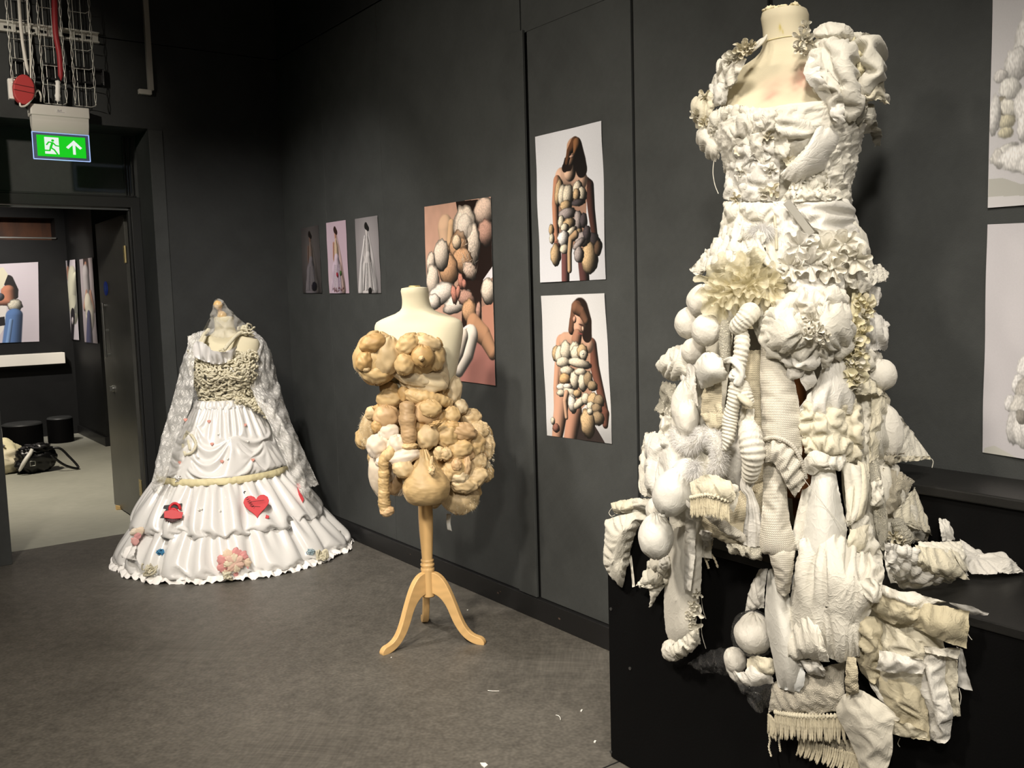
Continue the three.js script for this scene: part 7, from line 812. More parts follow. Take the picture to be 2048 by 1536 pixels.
  TB('knotted_strip', [[1476, 752, 0.09, 10], [1472, 772, 0.1, 14], [1468, 800, 0.1, 13], [1460, 840, 0.09, 15], [1456, 880, 0.09, 13], [1448, 902, 0.09, 5]], IV, { n: 260, m: 28, disp: stripe(130, 2, 0.001) }); BL([1474, 752, 0.11], 15, 14, JER, { wr: 0.12, lump: 0.15 }); TB('twisted_jersey', [[1452, 720, 0.09, 5], [1470, 724, 0.12, 6], [1482, 748, 0.12, 8], [1470, 772, 0.12, 7]], JER, { disp: (t, a) => 0.002 * Math.sin(a * 3 + t * 14) });
  TB('knotted_strip', [[1484, 762, 0.08, 10], [1492, 790, 0.09, 13], [1500, 812, 0.08, 11]], IV, { n: 80, m: 24, disp: stripe(60, 1, 0.001) }); TB('folded_tab', [[1478, 790, 0.11, 6], [1494, 804, 0.12, 8], [1504, 812, 0.11, 7]], CR, { disp: (t, a) => 0.002 * Math.cos(a * 2) });
  P('jersey_strip', [[[1482, 815, 0.06], [1508, 818, 0.06]], [[1478, 845, 0.07], [1510, 850, 0.07]], [[1476, 872, 0.06], [1516, 866, 0.06]]], IV, { slackX: 1.3, slackY: 1.05 });
  TB('ribbed_sleeve', [[1496, 846, 0.08, 14], [1502, 880, 0.11, 23], [1506, 910, 0.11, 24], [1502, 940, 0.09, 18], [1499, 956, 0.07, 15]], W, { n: 200, m: 32, open: true, disp: stripe(80, 0.0, 0.0014) });
  TB('gauze_tail', [[1496, 960, 0.05, 12], [1492, 975, 0.06, 7], [1500, 990, 0.06, 12], [1506, 1030, 0.05, 17], [1504, 1088, 0.04, 17]], GY, { n: 80, m: 36, open: true, disp: (t, a) => 0.0025 * Math.sin(a * 9 + t * 3) });
  P('lace_insert', [[[1488, 590, 0.03], [1520, 600, 0.04]], [[1500, 640, 0.03], [1530, 640, 0.04]], [[1520, 690, 0.03], [1540, 680, 0.04]]], EMB, { slack: 1.2, ties: 2 });
  P('knit_panel', [[[1522, 690, 0.04], [1545, 690, 0.06], [1568, 692, 0.05]], [[1520, 760, 0.05], [1555, 760, 0.075], [1588, 760, 0.05]], [[1523, 840, 0.05], [1562, 840, 0.08], [1604, 846, 0.05]], [[1524, 900, 0.05], [1560, 900, 0.075], [1604, 910, 0.05]]], KN, { slackX: 1.1, slackY: 1.04, rag: 0.002 });
  P('knit_panel', [[[1524, 890, 0.05], [1555, 892, 0.07], [1580, 905, 0.06]], [[1526, 960, 0.05], [1555, 960, 0.08], [1574, 960, 0.06]], [[1522, 1040, 0.05], [1555, 1040, 0.08], [1580, 1040, 0.06]], [[1518, 1085, 0.05], [1552, 1090, 0.08], [1592, 1090, 0.06]], [[1524, 1106, 0.05], [1556, 1112, 0.07], [1590, 1110, 0.06]]], KN, { slackX: 1.18, slackY: 1.05, rag: 0.002 });
  P('knit_cuff', [[[1536, 1104, 0.06], [1564, 1104, 0.09], [1590, 1102, 0.07]], [[1546, 1140, 0.06], [1566, 1142, 0.09], [1586, 1140, 0.07]], [[1554, 1184, 0.05], [1568, 1192, 0.07], [1580, 1186, 0.06]]], KN, { slack: 1.06 });
  { const a = [[1523, 884, 0.07], [1552, 878, 0.1], [1582, 892, 0.1], [1602, 924, 0.09], [1612, 962, 0.07]], b = [[1526, 926, 0.08], [1545, 926, 0.11], [1560, 944, 0.11], [1574, 972, 0.1], [1590, 996, 0.08]]; P('knit_rib_band', [a, a.map((q, i) => [(q[0] + b[i][0]) / 2, (q[1] + b[i][1]) / 2, q[2] + 0.02]), b], KN, { slackX: 1.35, slackY: 1.05, bend: 0.1, nf: 60, res: 0.005 }); TB('knit_roll_edge', a.map(([x, y, d]) => [x, y - 3, d + 0.012, 4]), KN, { disp: (t, q) => 0.0008 * Math.sin(t * 200) }); }
  // ---- big white puffed flower
  { const c = [1612, 652]; P('puff_flower', [[[1556, 604, 0.04], [1590, 582, 0.06], [1640, 580, 0.06], [1690, 590, 0.03]], [[1532, 630, 0.05], [1585, 630, 0.12], [1645, 630, 0.13], [1700, 640, 0.04]], [[1520, 670, 0.05], [1580, 680, 0.12], [1645, 680, 0.13], [1704, 690, 0.04]], [[1540, 714, 0.05], [1590, 726, 0.08], [1640, 726, 0.08], [1690, 712, 0.04]]], W, { slack: 1.42, bend: 0.55, res: 0.006, push: 0.6, ties: [[0.52, 0.52, 0.07, -0.03], [0.62, 0.3, 0.05, -0.02], [0.45, 0.25, 0.04, -0.015], [0.65, 0.72, 0.05, -0.02], [0.3, 0.8, 0.04, -0.01], [0.82, 0.55, 0.03, 0.0]], steps: 70 }); P('puff_petal', [[[1530, 624, 0.06], [1575, 612, 0.11], [1612, 650, 0.13]], [[1522, 664, 0.07], [1570, 660, 0.16], [1616, 668, 0.14]], [[1534, 704, 0.06], [1570, 704, 0.12], [1614, 690, 0.13]]], W, { slack: 1.22, bend: 0.7, ties: [[0.9, 0.55, 0.05, -0.01]] }); P('puff_petal', [[[1634, 616, 0.13], [1660, 598, 0.13], [1688, 604, 0.06]], [[1628, 650, 0.13], [1666, 650, 0.17], [1704, 650, 0.06]], [[1632, 684, 0.13], [1664, 700, 0.13], [1698, 692, 0.06]]], W, { slack: 1.25, bend: 0.7, ties: [[0.1, 0.5, 0.05, -0.01]] });
    P('puff_petal', [[[1586, 590, 0.08], [1606, 572, 0.1], [1618, 590, 0.11]], [[1594, 612, 0.12], [1612, 606, 0.15], [1630, 614, 0.14]], [[1604, 636, 0.13], [1616, 632, 0.14], [1632, 634, 0.13]]], W, { slack: 1.2, bend: 0.6 }); P('puff_petal', [[[1640, 586, 0.1], [1664, 570, 0.09], [1690, 582, 0.06]], [[1636, 606, 0.13], [1662, 600, 0.14], [1694, 606, 0.07]], [[1632, 628, 0.13], [1650, 624, 0.13], [1680, 622, 0.1]]], W, { slack: 1.2, bend: 0.5 }); for (const [x, y, r] of [[1622, 640, 20], [1634, 662, 22], [1616, 668, 16], [1648, 672, 20]]) FR([x, y, 0.15], 1, r, W, { slackX: 1.6, n: 48, m: 8, lift: 0.02, name: 'puff_centre' }); P('puff_tail', [[[1560, 690, 0.08], [1600, 706, 0.1], [1640, 704, 0.1]], [[1556, 716, 0.08], [1600, 730, 0.11], [1640, 728, 0.1]], [[1572, 728, 0.06], [1600, 740, 0.08], [1630, 736, 0.08]]], W2, { slack: 1.3, ties: 3 }); P('puff_tail', [[[1640, 690, 0.1], [1670, 690, 0.11]], [[1640, 716, 0.1], [1668, 716, 0.1]], [[1644, 738, 0.08], [1656, 734, 0.08]]], W, { slack: 1.25 }); P('puff_tail', [[[1580, 722, 0.08], [1612, 730, 0.09]], [[1572, 748, 0.07], [1606, 752, 0.08]], [[1574, 762, 0.06], [1594, 758, 0.07]]], W2, { slack: 1.06, rag: 0.001 }); P('puff_tail', [[[1600, 738, 0.07], [1628, 742, 0.07]], [[1600, 758, 0.07], [1634, 762, 0.07]], [[1612, 782, 0.06], [1626, 774, 0.06]]], W2, { slack: 1.05, rag: 0.001 }); }
  // ---- right flank
  P('yellowed_strip', [[[1704, 586, 0.03], [1730, 584, 0.02], [1748, 592, -0.01]], [[1700, 640, 0.05], [1724, 640, 0.05], [1742, 650, 0.01]], [[1690, 720, 0.05], [1714, 724, 0.05], [1736, 716, 0.02]], [[1684, 768, 0.04], [1706, 780, 0.04], [1732, 766, 0.02]]], YL, { slack: 1.5, bend: 0.2, ties: 26, tr: 0.022, push: 0.5, res: 0.0045, rag: 0.006 });
  for (let k = 0; k < 16; k++) { const t = k / 15; FR([lerp(1722, 1700, t) + rr(-12, 12), lerp(600, 766, t), 0.05 + rr(0, 0.02)], 1, rr(14, 24), [YL, CR, YL, IV][k % 4], { slackX: 2.4, petals: 0, n: 48, m: 8, lift: 0.012, name: 'yellowed_frill' }); }
  P('crumpled_lace', [[[1726, 628, 0.02], [1750, 624, 0.0], [1764, 640, -0.05]], [[1724, 660, 0.03], [1750, 656, 0.03], [1776, 662, -0.05]], [[1728, 704, 0.03], [1752, 700, 0.03], [1770, 702, -0.05]]], GY, { slack: 1.4, ties: 9, tr: 0.03, res: 0.005 }); P('crumpled_lace', [[[1716, 700, 0.04], [1740, 696, 0.03], [1762, 706, -0.02]], [[1720, 722, 0.05], [1742, 724, 0.03], [1764, 722, -0.02]], [[1730, 742, 0.03], [1742, 742, 0.03], [1752, 738, 0.0]]], IV, { slack: 1.3, ties: 4, rag: 0.006 });
  P('satin_gather', [[[1650, 722, 0.05], [1668, 716, 0.06], [1690, 720, 0.05]], [[1634, 760, 0.04], [1668, 764, 0.06], [1708, 760, 0.04]], [[1610, 800, 0.04], [1660, 806, 0.06], [1712, 800, 0.03]], [[1592, 826, 0.04], [1650, 832, 0.06], [1714, 826, 0.03]]], SAT, { slackX: 1.4, slackY: 1.03, slackAt: (s, t) => 0.4 + 0.6 * t, bend: 0.35, res: 0.005 });
  P('smocked_panel', [[[1608, 806, 0.04], [1660, 800, 0.06], [1712, 796, 0.03]], [[1598, 840, 0.05], [1655, 842, 0.08], [1722, 840, 0.03]], [[1606, 890, 0.05], [1660, 886, 0.08], [1724, 884, 0.03]], [[1620, 920, 0.04], [1665, 928, 0.06], [1716, 922, 0.03]]], CR, { slack: 1.55, ties: 38, tr: 0.022, tdep: -0.006, res: 0.0042, max: 110, bend: 0.2, push: 0.6 });
  P('smocked_edge', [[[1590, 824, 0.03], [1606, 812, 0.05]], [[1592, 850, 0.03], [1606, 850, 0.05]], [[1598, 880, 0.02], [1612, 884, 0.04]]], IV, { slack: 1.2, rag: 0.004 });
  P('canvas_flap', [[[1710, 764, 0.05], [1735, 756, 0.05], [1752, 768, 0.03]], [[1708, 782, 0.05], [1740, 778, 0.06], [1768, 782, 0.0]], [[1714, 790, 0.05], [1745, 790, 0.06], [1780, 796, -0.02]]], CR, { slack: 1.06, rag: 0.003 });
  P('canvas_strip', [[[1742, 786, 0.03], [1762, 788, 0.02], [1780, 796, -0.02]], [[1742, 830, 0.03], [1760, 832, 0.03], [1775, 828, -0.01]], [[1740, 870, 0.03], [1752, 872, 0.03], [1764, 868, 0.0]], [[1738, 930, 0.03], [1746, 928, 0.03], [1754, 920, 0.01]]], CR, { slack: 1.05, rag: 0.003 });
  P('canvas_under_side', [[[1722, 790, 0.01], [1744, 788, 0.01]], [[1728, 850, 0.01], [1742, 850, 0.01]], [[1734, 940, 0.01], [1744, 940, 0.01]]], IV, { slack: 1.15 });  // ivory cloth tucked behind the canvas strip
  P('bead_strip', [[[1738, 925, 0.04], [1756, 915, 0.03]], [[1742, 980, 0.05], [1766, 975, 0.04]], [[1750, 1050, 0.05], [1776, 1045, 0.04]], [[1762, 1100, 0.04], [1772, 1100, 0.04]]], EMB, { slackX: 1.2, slackY: 1.03, rag: 0.004 });
  BL([1775, 862, -0.02], 28, 50, PILL, { lump: 0.05, rz: 22, rot: 0.15 });
  P('felt_triangle', [[[1796, 834, -0.06], [1800, 832, -0.06]], [[1782, 870, -0.05], [1830, 872, -0.06]], [[1768, 920, -0.04], [1815, 922, -0.04], [1861, 914, -0.06]]], IV, { slack: 1.04, rag: 0.002 }); P('felt_hem', [[[1768, 908, -0.035], [1815, 912, -0.035], [1860, 912, -0.055]], [[1770, 926, -0.03], [1815, 924, -0.03], [1860, 918, -0.05]]], CR, { slack: 1.05 }); TB('thread', [[1858, 914, -0.05, 0.8], [1866, 922, -0.05, 0.8], [1864, 936, -0.05, 0.8]], IV, { m: 6 });
  P('silk_tassel', [[[1766, 914, 0.0], [1812, 904, -0.01]], [[1768, 920, 0.0], [1790, 918, 0.0]], [[1780, 930, 0.0], [1790, 932, 0.0]]], DAM, { slack: 1.2, rag: 0.004, res: 0.004 });
  P('damask_flap', [[[1766, 936, -0.01], [1790, 940, 0.0], [1830, 962, -0.04]], [[1766, 980, 0.0], [1790, 985, 0.02], [1812, 990, -0.02]], [[1770, 1030, 0.0], [1780, 1030, 0.01], [1786, 1028, 0.0]]], DAM, { slack: 1.08, rag: 0.005 });
  P('curved_flap', [[[1832, 972, -0.04], [1840, 978, -0.05]], [[1810, 1000, 0.0], [1858, 1010, -0.05]], [[1786, 1030, 0.02], [1830, 1042, 0.0], [1874, 1052, -0.04]], [[1790, 1042, 0.02], [1840, 1060, 0.0], [1886, 1082, -0.03]]], CAL2, { slack: 1.06, rag: 0.002 });
  P('hollow_flap', [[[1782, 1028, -0.01], [1830, 1042, -0.03], [1884, 1078, -0.05]], [[1800, 1060, -0.05], [1836, 1070, -0.06], [1880, 1082, -0.06]], [[1816, 1082, -0.03], [1846, 1082, -0.05], [1886, 1084, -0.05]]], DAM, { slack: 1.08 });
  TB('cuff_roll', [[1790, 1036, 0.03, 10], [1804, 1064, 0.04, 14], [1816, 1084, 0.04, 15]], EMB, { disp: (t, a) => 0.002 * noise(t * 9, Math.cos(a) * 2, 1) });
  P('skirt_back_cloth', [[[1690, 780, -0.01], [1730, 784, -0.02], [1770, 800, -0.06]], [[1690, 930, 0.0], [1750, 935, -0.02], [1800, 945, -0.07]], [[1700, 1090, 0.02], [1790, 1090, -0.03], [1878, 1080, -0.08]]], IV, { slack: 1.15, ties: 8, res: 0.008 });
  P('train_base', [[[1770, 1086, 0.1, 't'], [1830, 1100, 0.07, 't'], [1896, 1112, 0.035, 't']], [[1770, 1124, 0.06, 't'], [1840, 1130, 0.04, 't'], [1926, 1128, 0.02, 't']], [[1780, 1166, 0.012, 't'], [1850, 1160, 0.012, 't'], [1936, 1150, 0.01, 't']]], W2, { slack: 1.15, ties: 8, res: 0.008 });
  P('backing_cloth', [[[1724, 1165, 0.03, 'f'], [1790, 1186, 0.03, 'f'], [1850, 1210, 0.025, 'f']], [[1720, 1300, 0.03, 'f'], [1800, 1310, 0.035, 'f'], [1896, 1316, 0.02, 'f']], [[1760, 1400, 0.03, 'f'], [1810, 1410, 0.03, 'f'], [1890, 1420, 0.02, 'f']], [[1796, 1462, 0.03, 'f'], [1840, 1466, 0.03, 'f'], [1890, 1462, 0.02, 'f']]], CAL2, { slack: 1.1, ties: 4, res: 0.008 });
  // train lying on the tread
  P('train_cloth', [[[1878, 1036, 0.1, 't'], [1896, 1038, 0.09, 't']], [[1880, 1060, 0.08, 't'], [1912, 1052, 0.07, 't']], [[1885, 1084, 0.05, 't'], [1920, 1078, 0.04, 't'], [1940, 1068, 0.035, 't']]], W2, { slack: 1.08, rag: 0.004 });
  P('train_cloth', [[[1920, 1078, 0.05, 't'], [1960, 1100, 0.03, 't'], [2010, 1108, 0.03, 't'], [2032, 1118, 0.02, 't']], [[1922, 1115, 0.045, 't'], [1965, 1122, 0.03, 't'], [2010, 1124, 0.035, 't'], [2036, 1130, 0.015, 't']], [[1944, 1148, 0.012, 't'], [1980, 1148, 0.015, 't'], [2015, 1146, 0.012, 't'], [2046, 1144, 0.008, 't']]], GY, { slack: 1.18, ties: [[0.3, 0.4, 0.05, -0.01], [0.6, 0.3, 0.04, -0.01]], rag: 0.004, wave: 0.003 });
  P('train_cloth', [[[1836, 1084, 0.1, 't'], [1880, 1084, 0.08, 't'], [1922, 1082, 0.06, 't']], [[1840, 1110, 0.08, 't'], [1890, 1106, 0.08, 't'], [1930, 1112, 0.05, 't']], [[1860, 1140, 0.05, 't'], [1900, 1140, 0.05, 't'], [1938, 1140, 0.025, 't']]], IV, { slack: 1.12, ties: 2 });
  P('train_fold', [[[1830, 1090, 0.12, 't'], [1852, 1094, 0.11, 't'], [1900, 1100, 0.08, 't']], [[1834, 1120, 0.1, 't'], [1866, 1124, 0.09, 't'], [1918, 1130, 0.06, 't']], [[1838, 1138, 0.07, 't'], [1880, 1150, 0.05, 't'], [1940, 1160, 0.02, 't']]], CR, { slack: 1.06, bend: 0.7, rag: 0.001 }); P('train_fold', [[[1900, 1096, 0.085, 't'], [1918, 1106, 0.07, 't']], [[1920, 1130, 0.06, 't'], [1930, 1128, 0.05, 't']], [[1926, 1150, 0.03, 't'], [1938, 1142, 0.025, 't']]], CAL2, { slack: 1.05 });
  P('train_crumple', [[[1770, 1085, 0.16, 't'], [1800, 1090, 0.14, 't'], [1836, 1096, 0.12, 't']], [[1774, 1120, 0.12, 't'], [1810, 1122, 0.1, 't'], [1850, 1130, 0.08, 't']], [[1790, 1162, 0.03, 't'], [1840, 1164, 0.03, 't'], [1910, 1160, 0.015, 't']]], W2, { slack: 1.35, ties: 14, tr: 0.03, rag: 0.005 }); P('train_edge', [[[1790, 1152, 0.05, 't'], [1850, 1154, 0.04, 't'], [1910, 1152, 0.02, 't']], [[1796, 1170, 0.01, 't'], [1850, 1168, 0.01, 't'], [1912, 1160, 0.01, 't']]], W, { slack: 1.4, rag: 0.006 });
  for (const [x, y] of [[1798, 1080], [1812, 1094], [1786, 1070], [1805, 1110]]) FR([x, y, 0.02], 1, 18, CR, { slackX: 1.8, n: 44, m: 8, name: 'small_ruffle' });
  // ---- lower front: shirts, gathers
  P('shirt_panel', [[[1628, 925, 0.06], [1650, 918, 0.07], [1668, 925, 0.07]], [[1616, 1000, 0.07], [1650, 995, 0.1], [1682, 1000, 0.08]], [[1604, 1080, 0.07], [1650, 1080, 0.11], [1694, 1060, 0.08]], [[1590, 1140, 0.06], [1640, 1140, 0.1], [1690, 1110, 0.08]]], JER, { slackX: 1.14, slackY: 1.02, bend: 0.3, ties: [[0.2, 0.1, 0.03, 0]] });
  P('shirt_collar', [[[1602, 926, 0.06], [1628, 900, 0.08], [1664, 912, 0.09], [1692, 908, 0.06]], [[1604, 940, 0.07], [1636, 922, 0.11], [1664, 928, 0.11], [1688, 930, 0.07]], [[1626, 950, 0.07], [1646, 938, 0.1], [1666, 940, 0.1], [1680, 940, 0.07]]], W, { slack: 1.2, ties: 2 }); P('shirt_sleeve', [[[1604, 980, 0.05], [1624, 970, 0.07]], [[1590, 1040, 0.05], [1616, 1040, 0.07]], [[1578, 1090, 0.05], [1602, 1096, 0.06]], [[1576, 1092, 0.04], [1600, 1104, 0.05]]], W, { slack: 1.15, ties: 2 });
  P('shirt_fold', [[[1686, 925, 0.07], [1720, 930, 0.06]], [[1690, 980, 0.08], [1728, 990, 0.06]], [[1694, 1040, 0.09], [1712, 1036, 0.08]], [[1694, 1055, 0.08], [1702, 1050, 0.08]]], IV, { slackX: 1.4, slackY: 1.03, bend: 0.4 }); P('shirt_fold', [[[1716, 920, 0.05], [1740, 930, 0.04]], [[1706, 990, 0.09], [1735, 992, 0.05]], [[1700, 1045, 0.09], [1726, 1036, 0.06]]], CAL2, { slackX: 1.3, slackY: 1.03 });
  P('shirt_fold', [[[1700, 1040, 0.07], [1735, 1030, 0.06]], [[1706, 1080, 0.08], [1748, 1070, 0.06]], [[1700, 1110, 0.07], [1770, 1120, 0.06]]], W, { slack: 1.25, ties: 3 }); P('hanging_pocket', [[[1700, 1058, 0.09], [1738, 1050, 0.08]], [[1696, 1090, 0.1], [1732, 1090, 0.09]], [[1700, 1100, 0.09], [1722, 1104, 0.09]]], CAL2, { slack: 1.1, rag: 0.004 });
  P('ruched_ribbon', [[[1742, 965, 0.07], [1764, 960, 0.06]], [[1744, 990, 0.08], [1766, 988, 0.07]], [[1740, 1010, 0.07], [1760, 1015, 0.06]]], IV, { slack: 1.5, ties: 4, tr: 0.015, res: 0.004 }); 
  P('shirt_body', [[[1600, 1080, 0.08], [1660, 1060, 0.1], [1720, 1100, 0.08], [1764, 1110, 0.06]], [[1590, 1140, 0.1, 'f'], [1650, 1130, 0.14, 'f'], [1710, 1150, 0.12, 'f'], [1766, 1166, 0.07, 'f']], [[1580, 1200, 0.09, 'f'], [1640, 1200, 0.14, 'f'], [1700, 1200, 0.13, 'f'], [1750, 1200, 0.08, 'f']], [[1576, 1250, 0.08, 'f'], [1640, 1260, 0.13, 'f'], [1690, 1270, 0.12, 'f'], [1725, 1270, 0.08, 'f']], [[1600, 1318, 0.08, 'f'], [1650, 1316, 0.11, 'f'], [1690, 1324, 0.1, 'f'], [1720, 1310, 0.08, 'f']]], W, { slackX: 1.4, slackY: 1.1, bend: 0.12, max: 130, push: 0.3, ties: [[0.42, 0.56, 0.14, -0.03], [0.25, 0.12, 0.05, 0], [0.66, 0.28, 0.08, -0.01], [0.78, 0.66, 0.08, -0.01]], steps: 80 });
  P('shirt_sleeve', [[[1536, 1140, 0.06, 'f'], [1552, 1138, 0.08, 'f'], [1572, 1150, 0.08, 'f']], [[1530, 1230, 0.07, 'f'], [1556, 1230, 0.1, 'f'], [1586, 1240, 0.09, 'f']], [[1544, 1310, 0.07, 'f'], [1570, 1310, 0.1, 'f'], [1604, 1310, 0.09, 'f']], [[1556, 1374, 0.06, 'f'], [1582, 1382, 0.08, 'f'], [1606, 1384, 0.07, 'f']]], JER, { slackX: 1.2, slackY: 1.02, bend: 0.5 }); P('shirt_hem', [[[1566, 1300, 0.1, 'f'], [1604, 1230, 0.12, 'f'], [1628, 1222, 0.13, 'f']], [[1572, 1312, 0.11, 'f'], [1610, 1290, 0.14, 'f'], [1650, 1290, 0.14, 'f']], [[1574, 1320, 0.1, 'f'], [1610, 1318, 0.12, 'f'], [1660, 1322, 0.12, 'f']]], W, { slack: 1.1, bend: 0.6 }); P('shirt_hem', [[[1572, 1320, 0.09, 'f'], [1600, 1320, 0.1, 'f'], [1634, 1318, 0.1, 'f']], [[1600, 1330, 0.09, 'f'], [1624, 1334, 0.11, 'f'], [1650, 1340, 0.1, 'f']], [[1604, 1330, 0.07, 'f'], [1624, 1348, 0.09, 'f'], [1648, 1354, 0.08, 'f']]], W2, { slackX: 1.3, slackY: 1.1 }); P('pale_blue_panel', [[[1582, 1150, 0.07, 'f'], [1606, 1150, 0.08, 'f']], [[1588, 1220, 0.07, 'f'], [1610, 1220, 0.09, 'f']], [[1584, 1290, 0.07, 'f'], [1600, 1285, 0.08, 'f']]], fab('#e8eaec', { roughness: 0.6, bumpScale: 0.001 }), { slack: 1.03, label: 'bluish white panel' }); P('pale_blue_panel', [[[1574, 1330, 0.085, 'f'], [1606, 1332, 0.09, 'f']], [[1572, 1360, 0.085, 'f'], [1610, 1358, 0.09, 'f']], [[1568, 1378, 0.08, 'f'], [1600, 1384, 0.085, 'f']]], fab('#eceeec', { roughness: 0.6, bumpScale: 0.001 }), { slack: 1.04 });
  for (const p of [[[1602, 950], [1640, 1000], [1690, 1060]]]) TB('thread', p.map(([x, y]) => [x, y, 0.12, 0.5]), W, { m: 6 });
  P('blue_white_panel', [[[1518, 1140, 0.04, 'f'], [1536, 1136, 0.06, 'f']], [[1500, 1176, 0.03, 'f'], [1530, 1176, 0.06, 'f']], [[1490, 1222, 0.02, 'f'], [1528, 1216, 0.05, 'f']]], W2, { slack: 1.15, ties: 2 });
  sag(1508, 1268, 0.05, 41, 40, PILL, { wr: 0.02 }); ball(F, gown, 'plastic_wrap', B([1508, 1268, 0.052, 'f']), 45, 45, PLA, { lump: 0.06, wr: 0.05, wf: 4, seg: 48, rings: 36 });
  gown.children.at(-2).position.copy(F.at(...B([1508, 1268, 0.052, 'f'])).sub(F.at(...B([1508, 1268, 0.05]))));
  BL([1470, 1320, 0.05, 'f'], 22, 26, PILL, { rot: 0.4 }); P('bundle_cloth', [[[1450, 1330, 0.05, 'f'], [1484, 1344, 0.08, 'f'], [1500, 1330, 0.07, 'f']], [[1462, 1354, 0.05, 'f'], [1500, 1360, 0.08, 'f'], [1540, 1340, 0.06, 'f']], [[1480, 1366, 0.04, 'f'], [1510, 1372, 0.06, 'f'], [1548, 1366, 0.05, 'f']]], SAT, { slack: 1.15 }); P('bundle_cloth', [[[1494, 1316, 0.06, 'f'], [1520, 1312, 0.07, 'f'], [1548, 1318, 0.05, 'f']], [[1494, 1336, 0.07, 'f'], [1524, 1334, 0.08, 'f'], [1550, 1340, 0.06, 'f']], [[1500, 1352, 0.06, 'f'], [1530, 1348, 0.07, 'f'], [1546, 1350, 0.05, 'f']]], CR, { slack: 1.3, ties: 4 });
  P('plastic_film', [[[1376, 1328, 0.03, 'f'], [1420, 1302, 0.05, 'f'], [1480, 1294, 0.07, 'f']], [[1384, 1332, 0.03, 'f'], [1430, 1322, 0.08, 'f'], [1476, 1330, 0.09, 'f']], [[1404, 1346, 0.03, 'f'], [1436, 1346, 0.05, 'f'], [1460, 1352, 0.06, 'f']]], PLA, { slack: 1.3, ties: 6, rag: 0.004, label: 'clear crumpled plastic' }); P('plastic_film', [[[1462, 1356, 0.06, 'f'], [1500, 1366, 0.09, 'f'], [1544, 1360, 0.06, 'f']], [[1490, 1388, 0.05, 'f'], [1512, 1390, 0.09, 'f'], [1542, 1384, 0.06, 'f']], [[1516, 1424, 0.03, 'f'], [1524, 1424, 0.05, 'f'], [1536, 1414, 0.05, 'f']]], PLA, { slack: 1.3, ties: 6, rag: 0.004, label: 'clear crumpled plastic' });
  // ---- hanging at the lower right: calico, shawl with fringe, stiff paper cloth
  P('shawl', [[[1544, 1366, 0.04, 'f'], [1610, 1346, 0.07, 'f'], [1690, 1320, 0.05, 'f']], [[1540, 1400, 0.05, 'f'], [1610, 1392, 0.08, 'f'], [1690, 1390, 0.06, 'f']], [[1536, 1424, 0.04, 'f'], [1600, 1428, 0.07, 'f'], [1696, 1424, 0.05, 'f']]], fab('#cec7b7', { bumpMap: rep(T.damask, 2.4), bumpScale: 0.002 }), { slack: 1.05 });
  { const L1 = [[1550, 1424, 0.05, 'f'], [1610, 1432, 0.075, 'f'], [1690, 1432, 0.055, 'f']], k = add(gown, 'fringe', cords(F, L1.map(B), 46, 46, 0.0026, {}), fab('#cdc4ab')); add(k, 'braid', tubeGeo(L1.map((q) => F.at(...B(q))), [0.005, 0.005], { n: 160, m: 8, disp: (t) => 0.0025 * Math.sin(t * 150) }), CR); add(k, 'tassel_end', cords(F, [[1536, 1424, 0.045, 'f'], [1552, 1440, 0.05, 'f']].map(B), (t) => 40, 8, 0.0026), fab('#cdc4ab')); }
  P('shawl', [[[1600, 1470, 0.03, 'f'], [1650, 1474, 0.04, 'f'], [1708, 1478, 0.04, 'f']], [[1624, 1486, 0.03, 'f'], [1664, 1494, 0.04, 'f'], [1716, 1496, 0.04, 'f']], [[1650, 1494, 0.03, 'f'], [1684, 1506, 0.04, 'f'], [1720, 1512, 0.04, 'f']]], DAM, { slack: 1.05 });
  add(gown, 'fringe', cords(F, [[1598, 1472, 0.035, 'f'], [1640, 1486, 0.045, 'f'], [1690, 1500, 0.045, 'f'], [1724, 1510, 0.04, 'f']].map(B), 36, 34, 0.0026, { lean: -0.2 }), fab('#cdc4ab'));
  for (const p of [[[1536, 1460], [1540, 1480], [1538, 1495], [1543, 1514]], [[1558, 1462], [1558, 1480], [1561, 1504]]]) TB('cord', p.map(([x, y]) => [x, y, 0.03, 2, 'f']), CR, { m: 8, disp: (t, a) => 0.0007 * Math.sin(a * 2 + t * 60) });
  P('crochet_tail', [[[1694, 1310, 0.1, 'f'], [1712, 1316, 0.1, 'f']], [[1690, 1350, 0.11, 'f'], [1716, 1350, 0.11, 'f']], [[1692, 1392, 0.09, 'f'], [1718, 1386, 0.1, 'f']]], KN2, { slack: 1.15 });
  P('stiff_cloth', [[[1688, 1388, 0.07, 'f'], [1720, 1380, 0.09, 'f'], [1742, 1390, 0.08, 'f']], [[1672, 1424, 0.07, 'f'], [1726, 1424, 0.1, 'f'], [1800, 1436, 0.06, 'f']], [[1690, 1462, 0.07, 'f'], [1735, 1470, 0.1, 'f'], [1788, 1450, 0.07, 'f']], [[1712, 1510, 0.07, 'f'], [1740, 1515, 0.09, 'f'], [1784, 1508, 0.07, 'f']], [[1726, 1560, 0.07, 'f'], [1746, 1560, 0.08, 'f'], [1772, 1545, 0.07, 'f']]], STIFF, { slack: 1.03, bend: 0.8, rag: 0.001, wave: 0.002, label: 'stiff papery interfacing' });
  P('calico_strip', [[[1716, 1236, 0.09, 'f'], [1742, 1232, 0.08, 'f'], [1762, 1244, 0.06, 'f']], [[1714, 1280, 0.09, 'f'], [1742, 1284, 0.1, 'f'], [1764, 1290, 0.06, 'f']], [[1716, 1330, 0.07, 'f'], [1744, 1330, 0.08, 'f'], [1760, 1322, 0.06, 'f']], [[1726, 1350, 0.06, 'f'], [1748, 1366, 0.07, 'f'], [1758, 1356, 0.05, 'f']]], CAL, { slack: 1.25, ties: 4 });
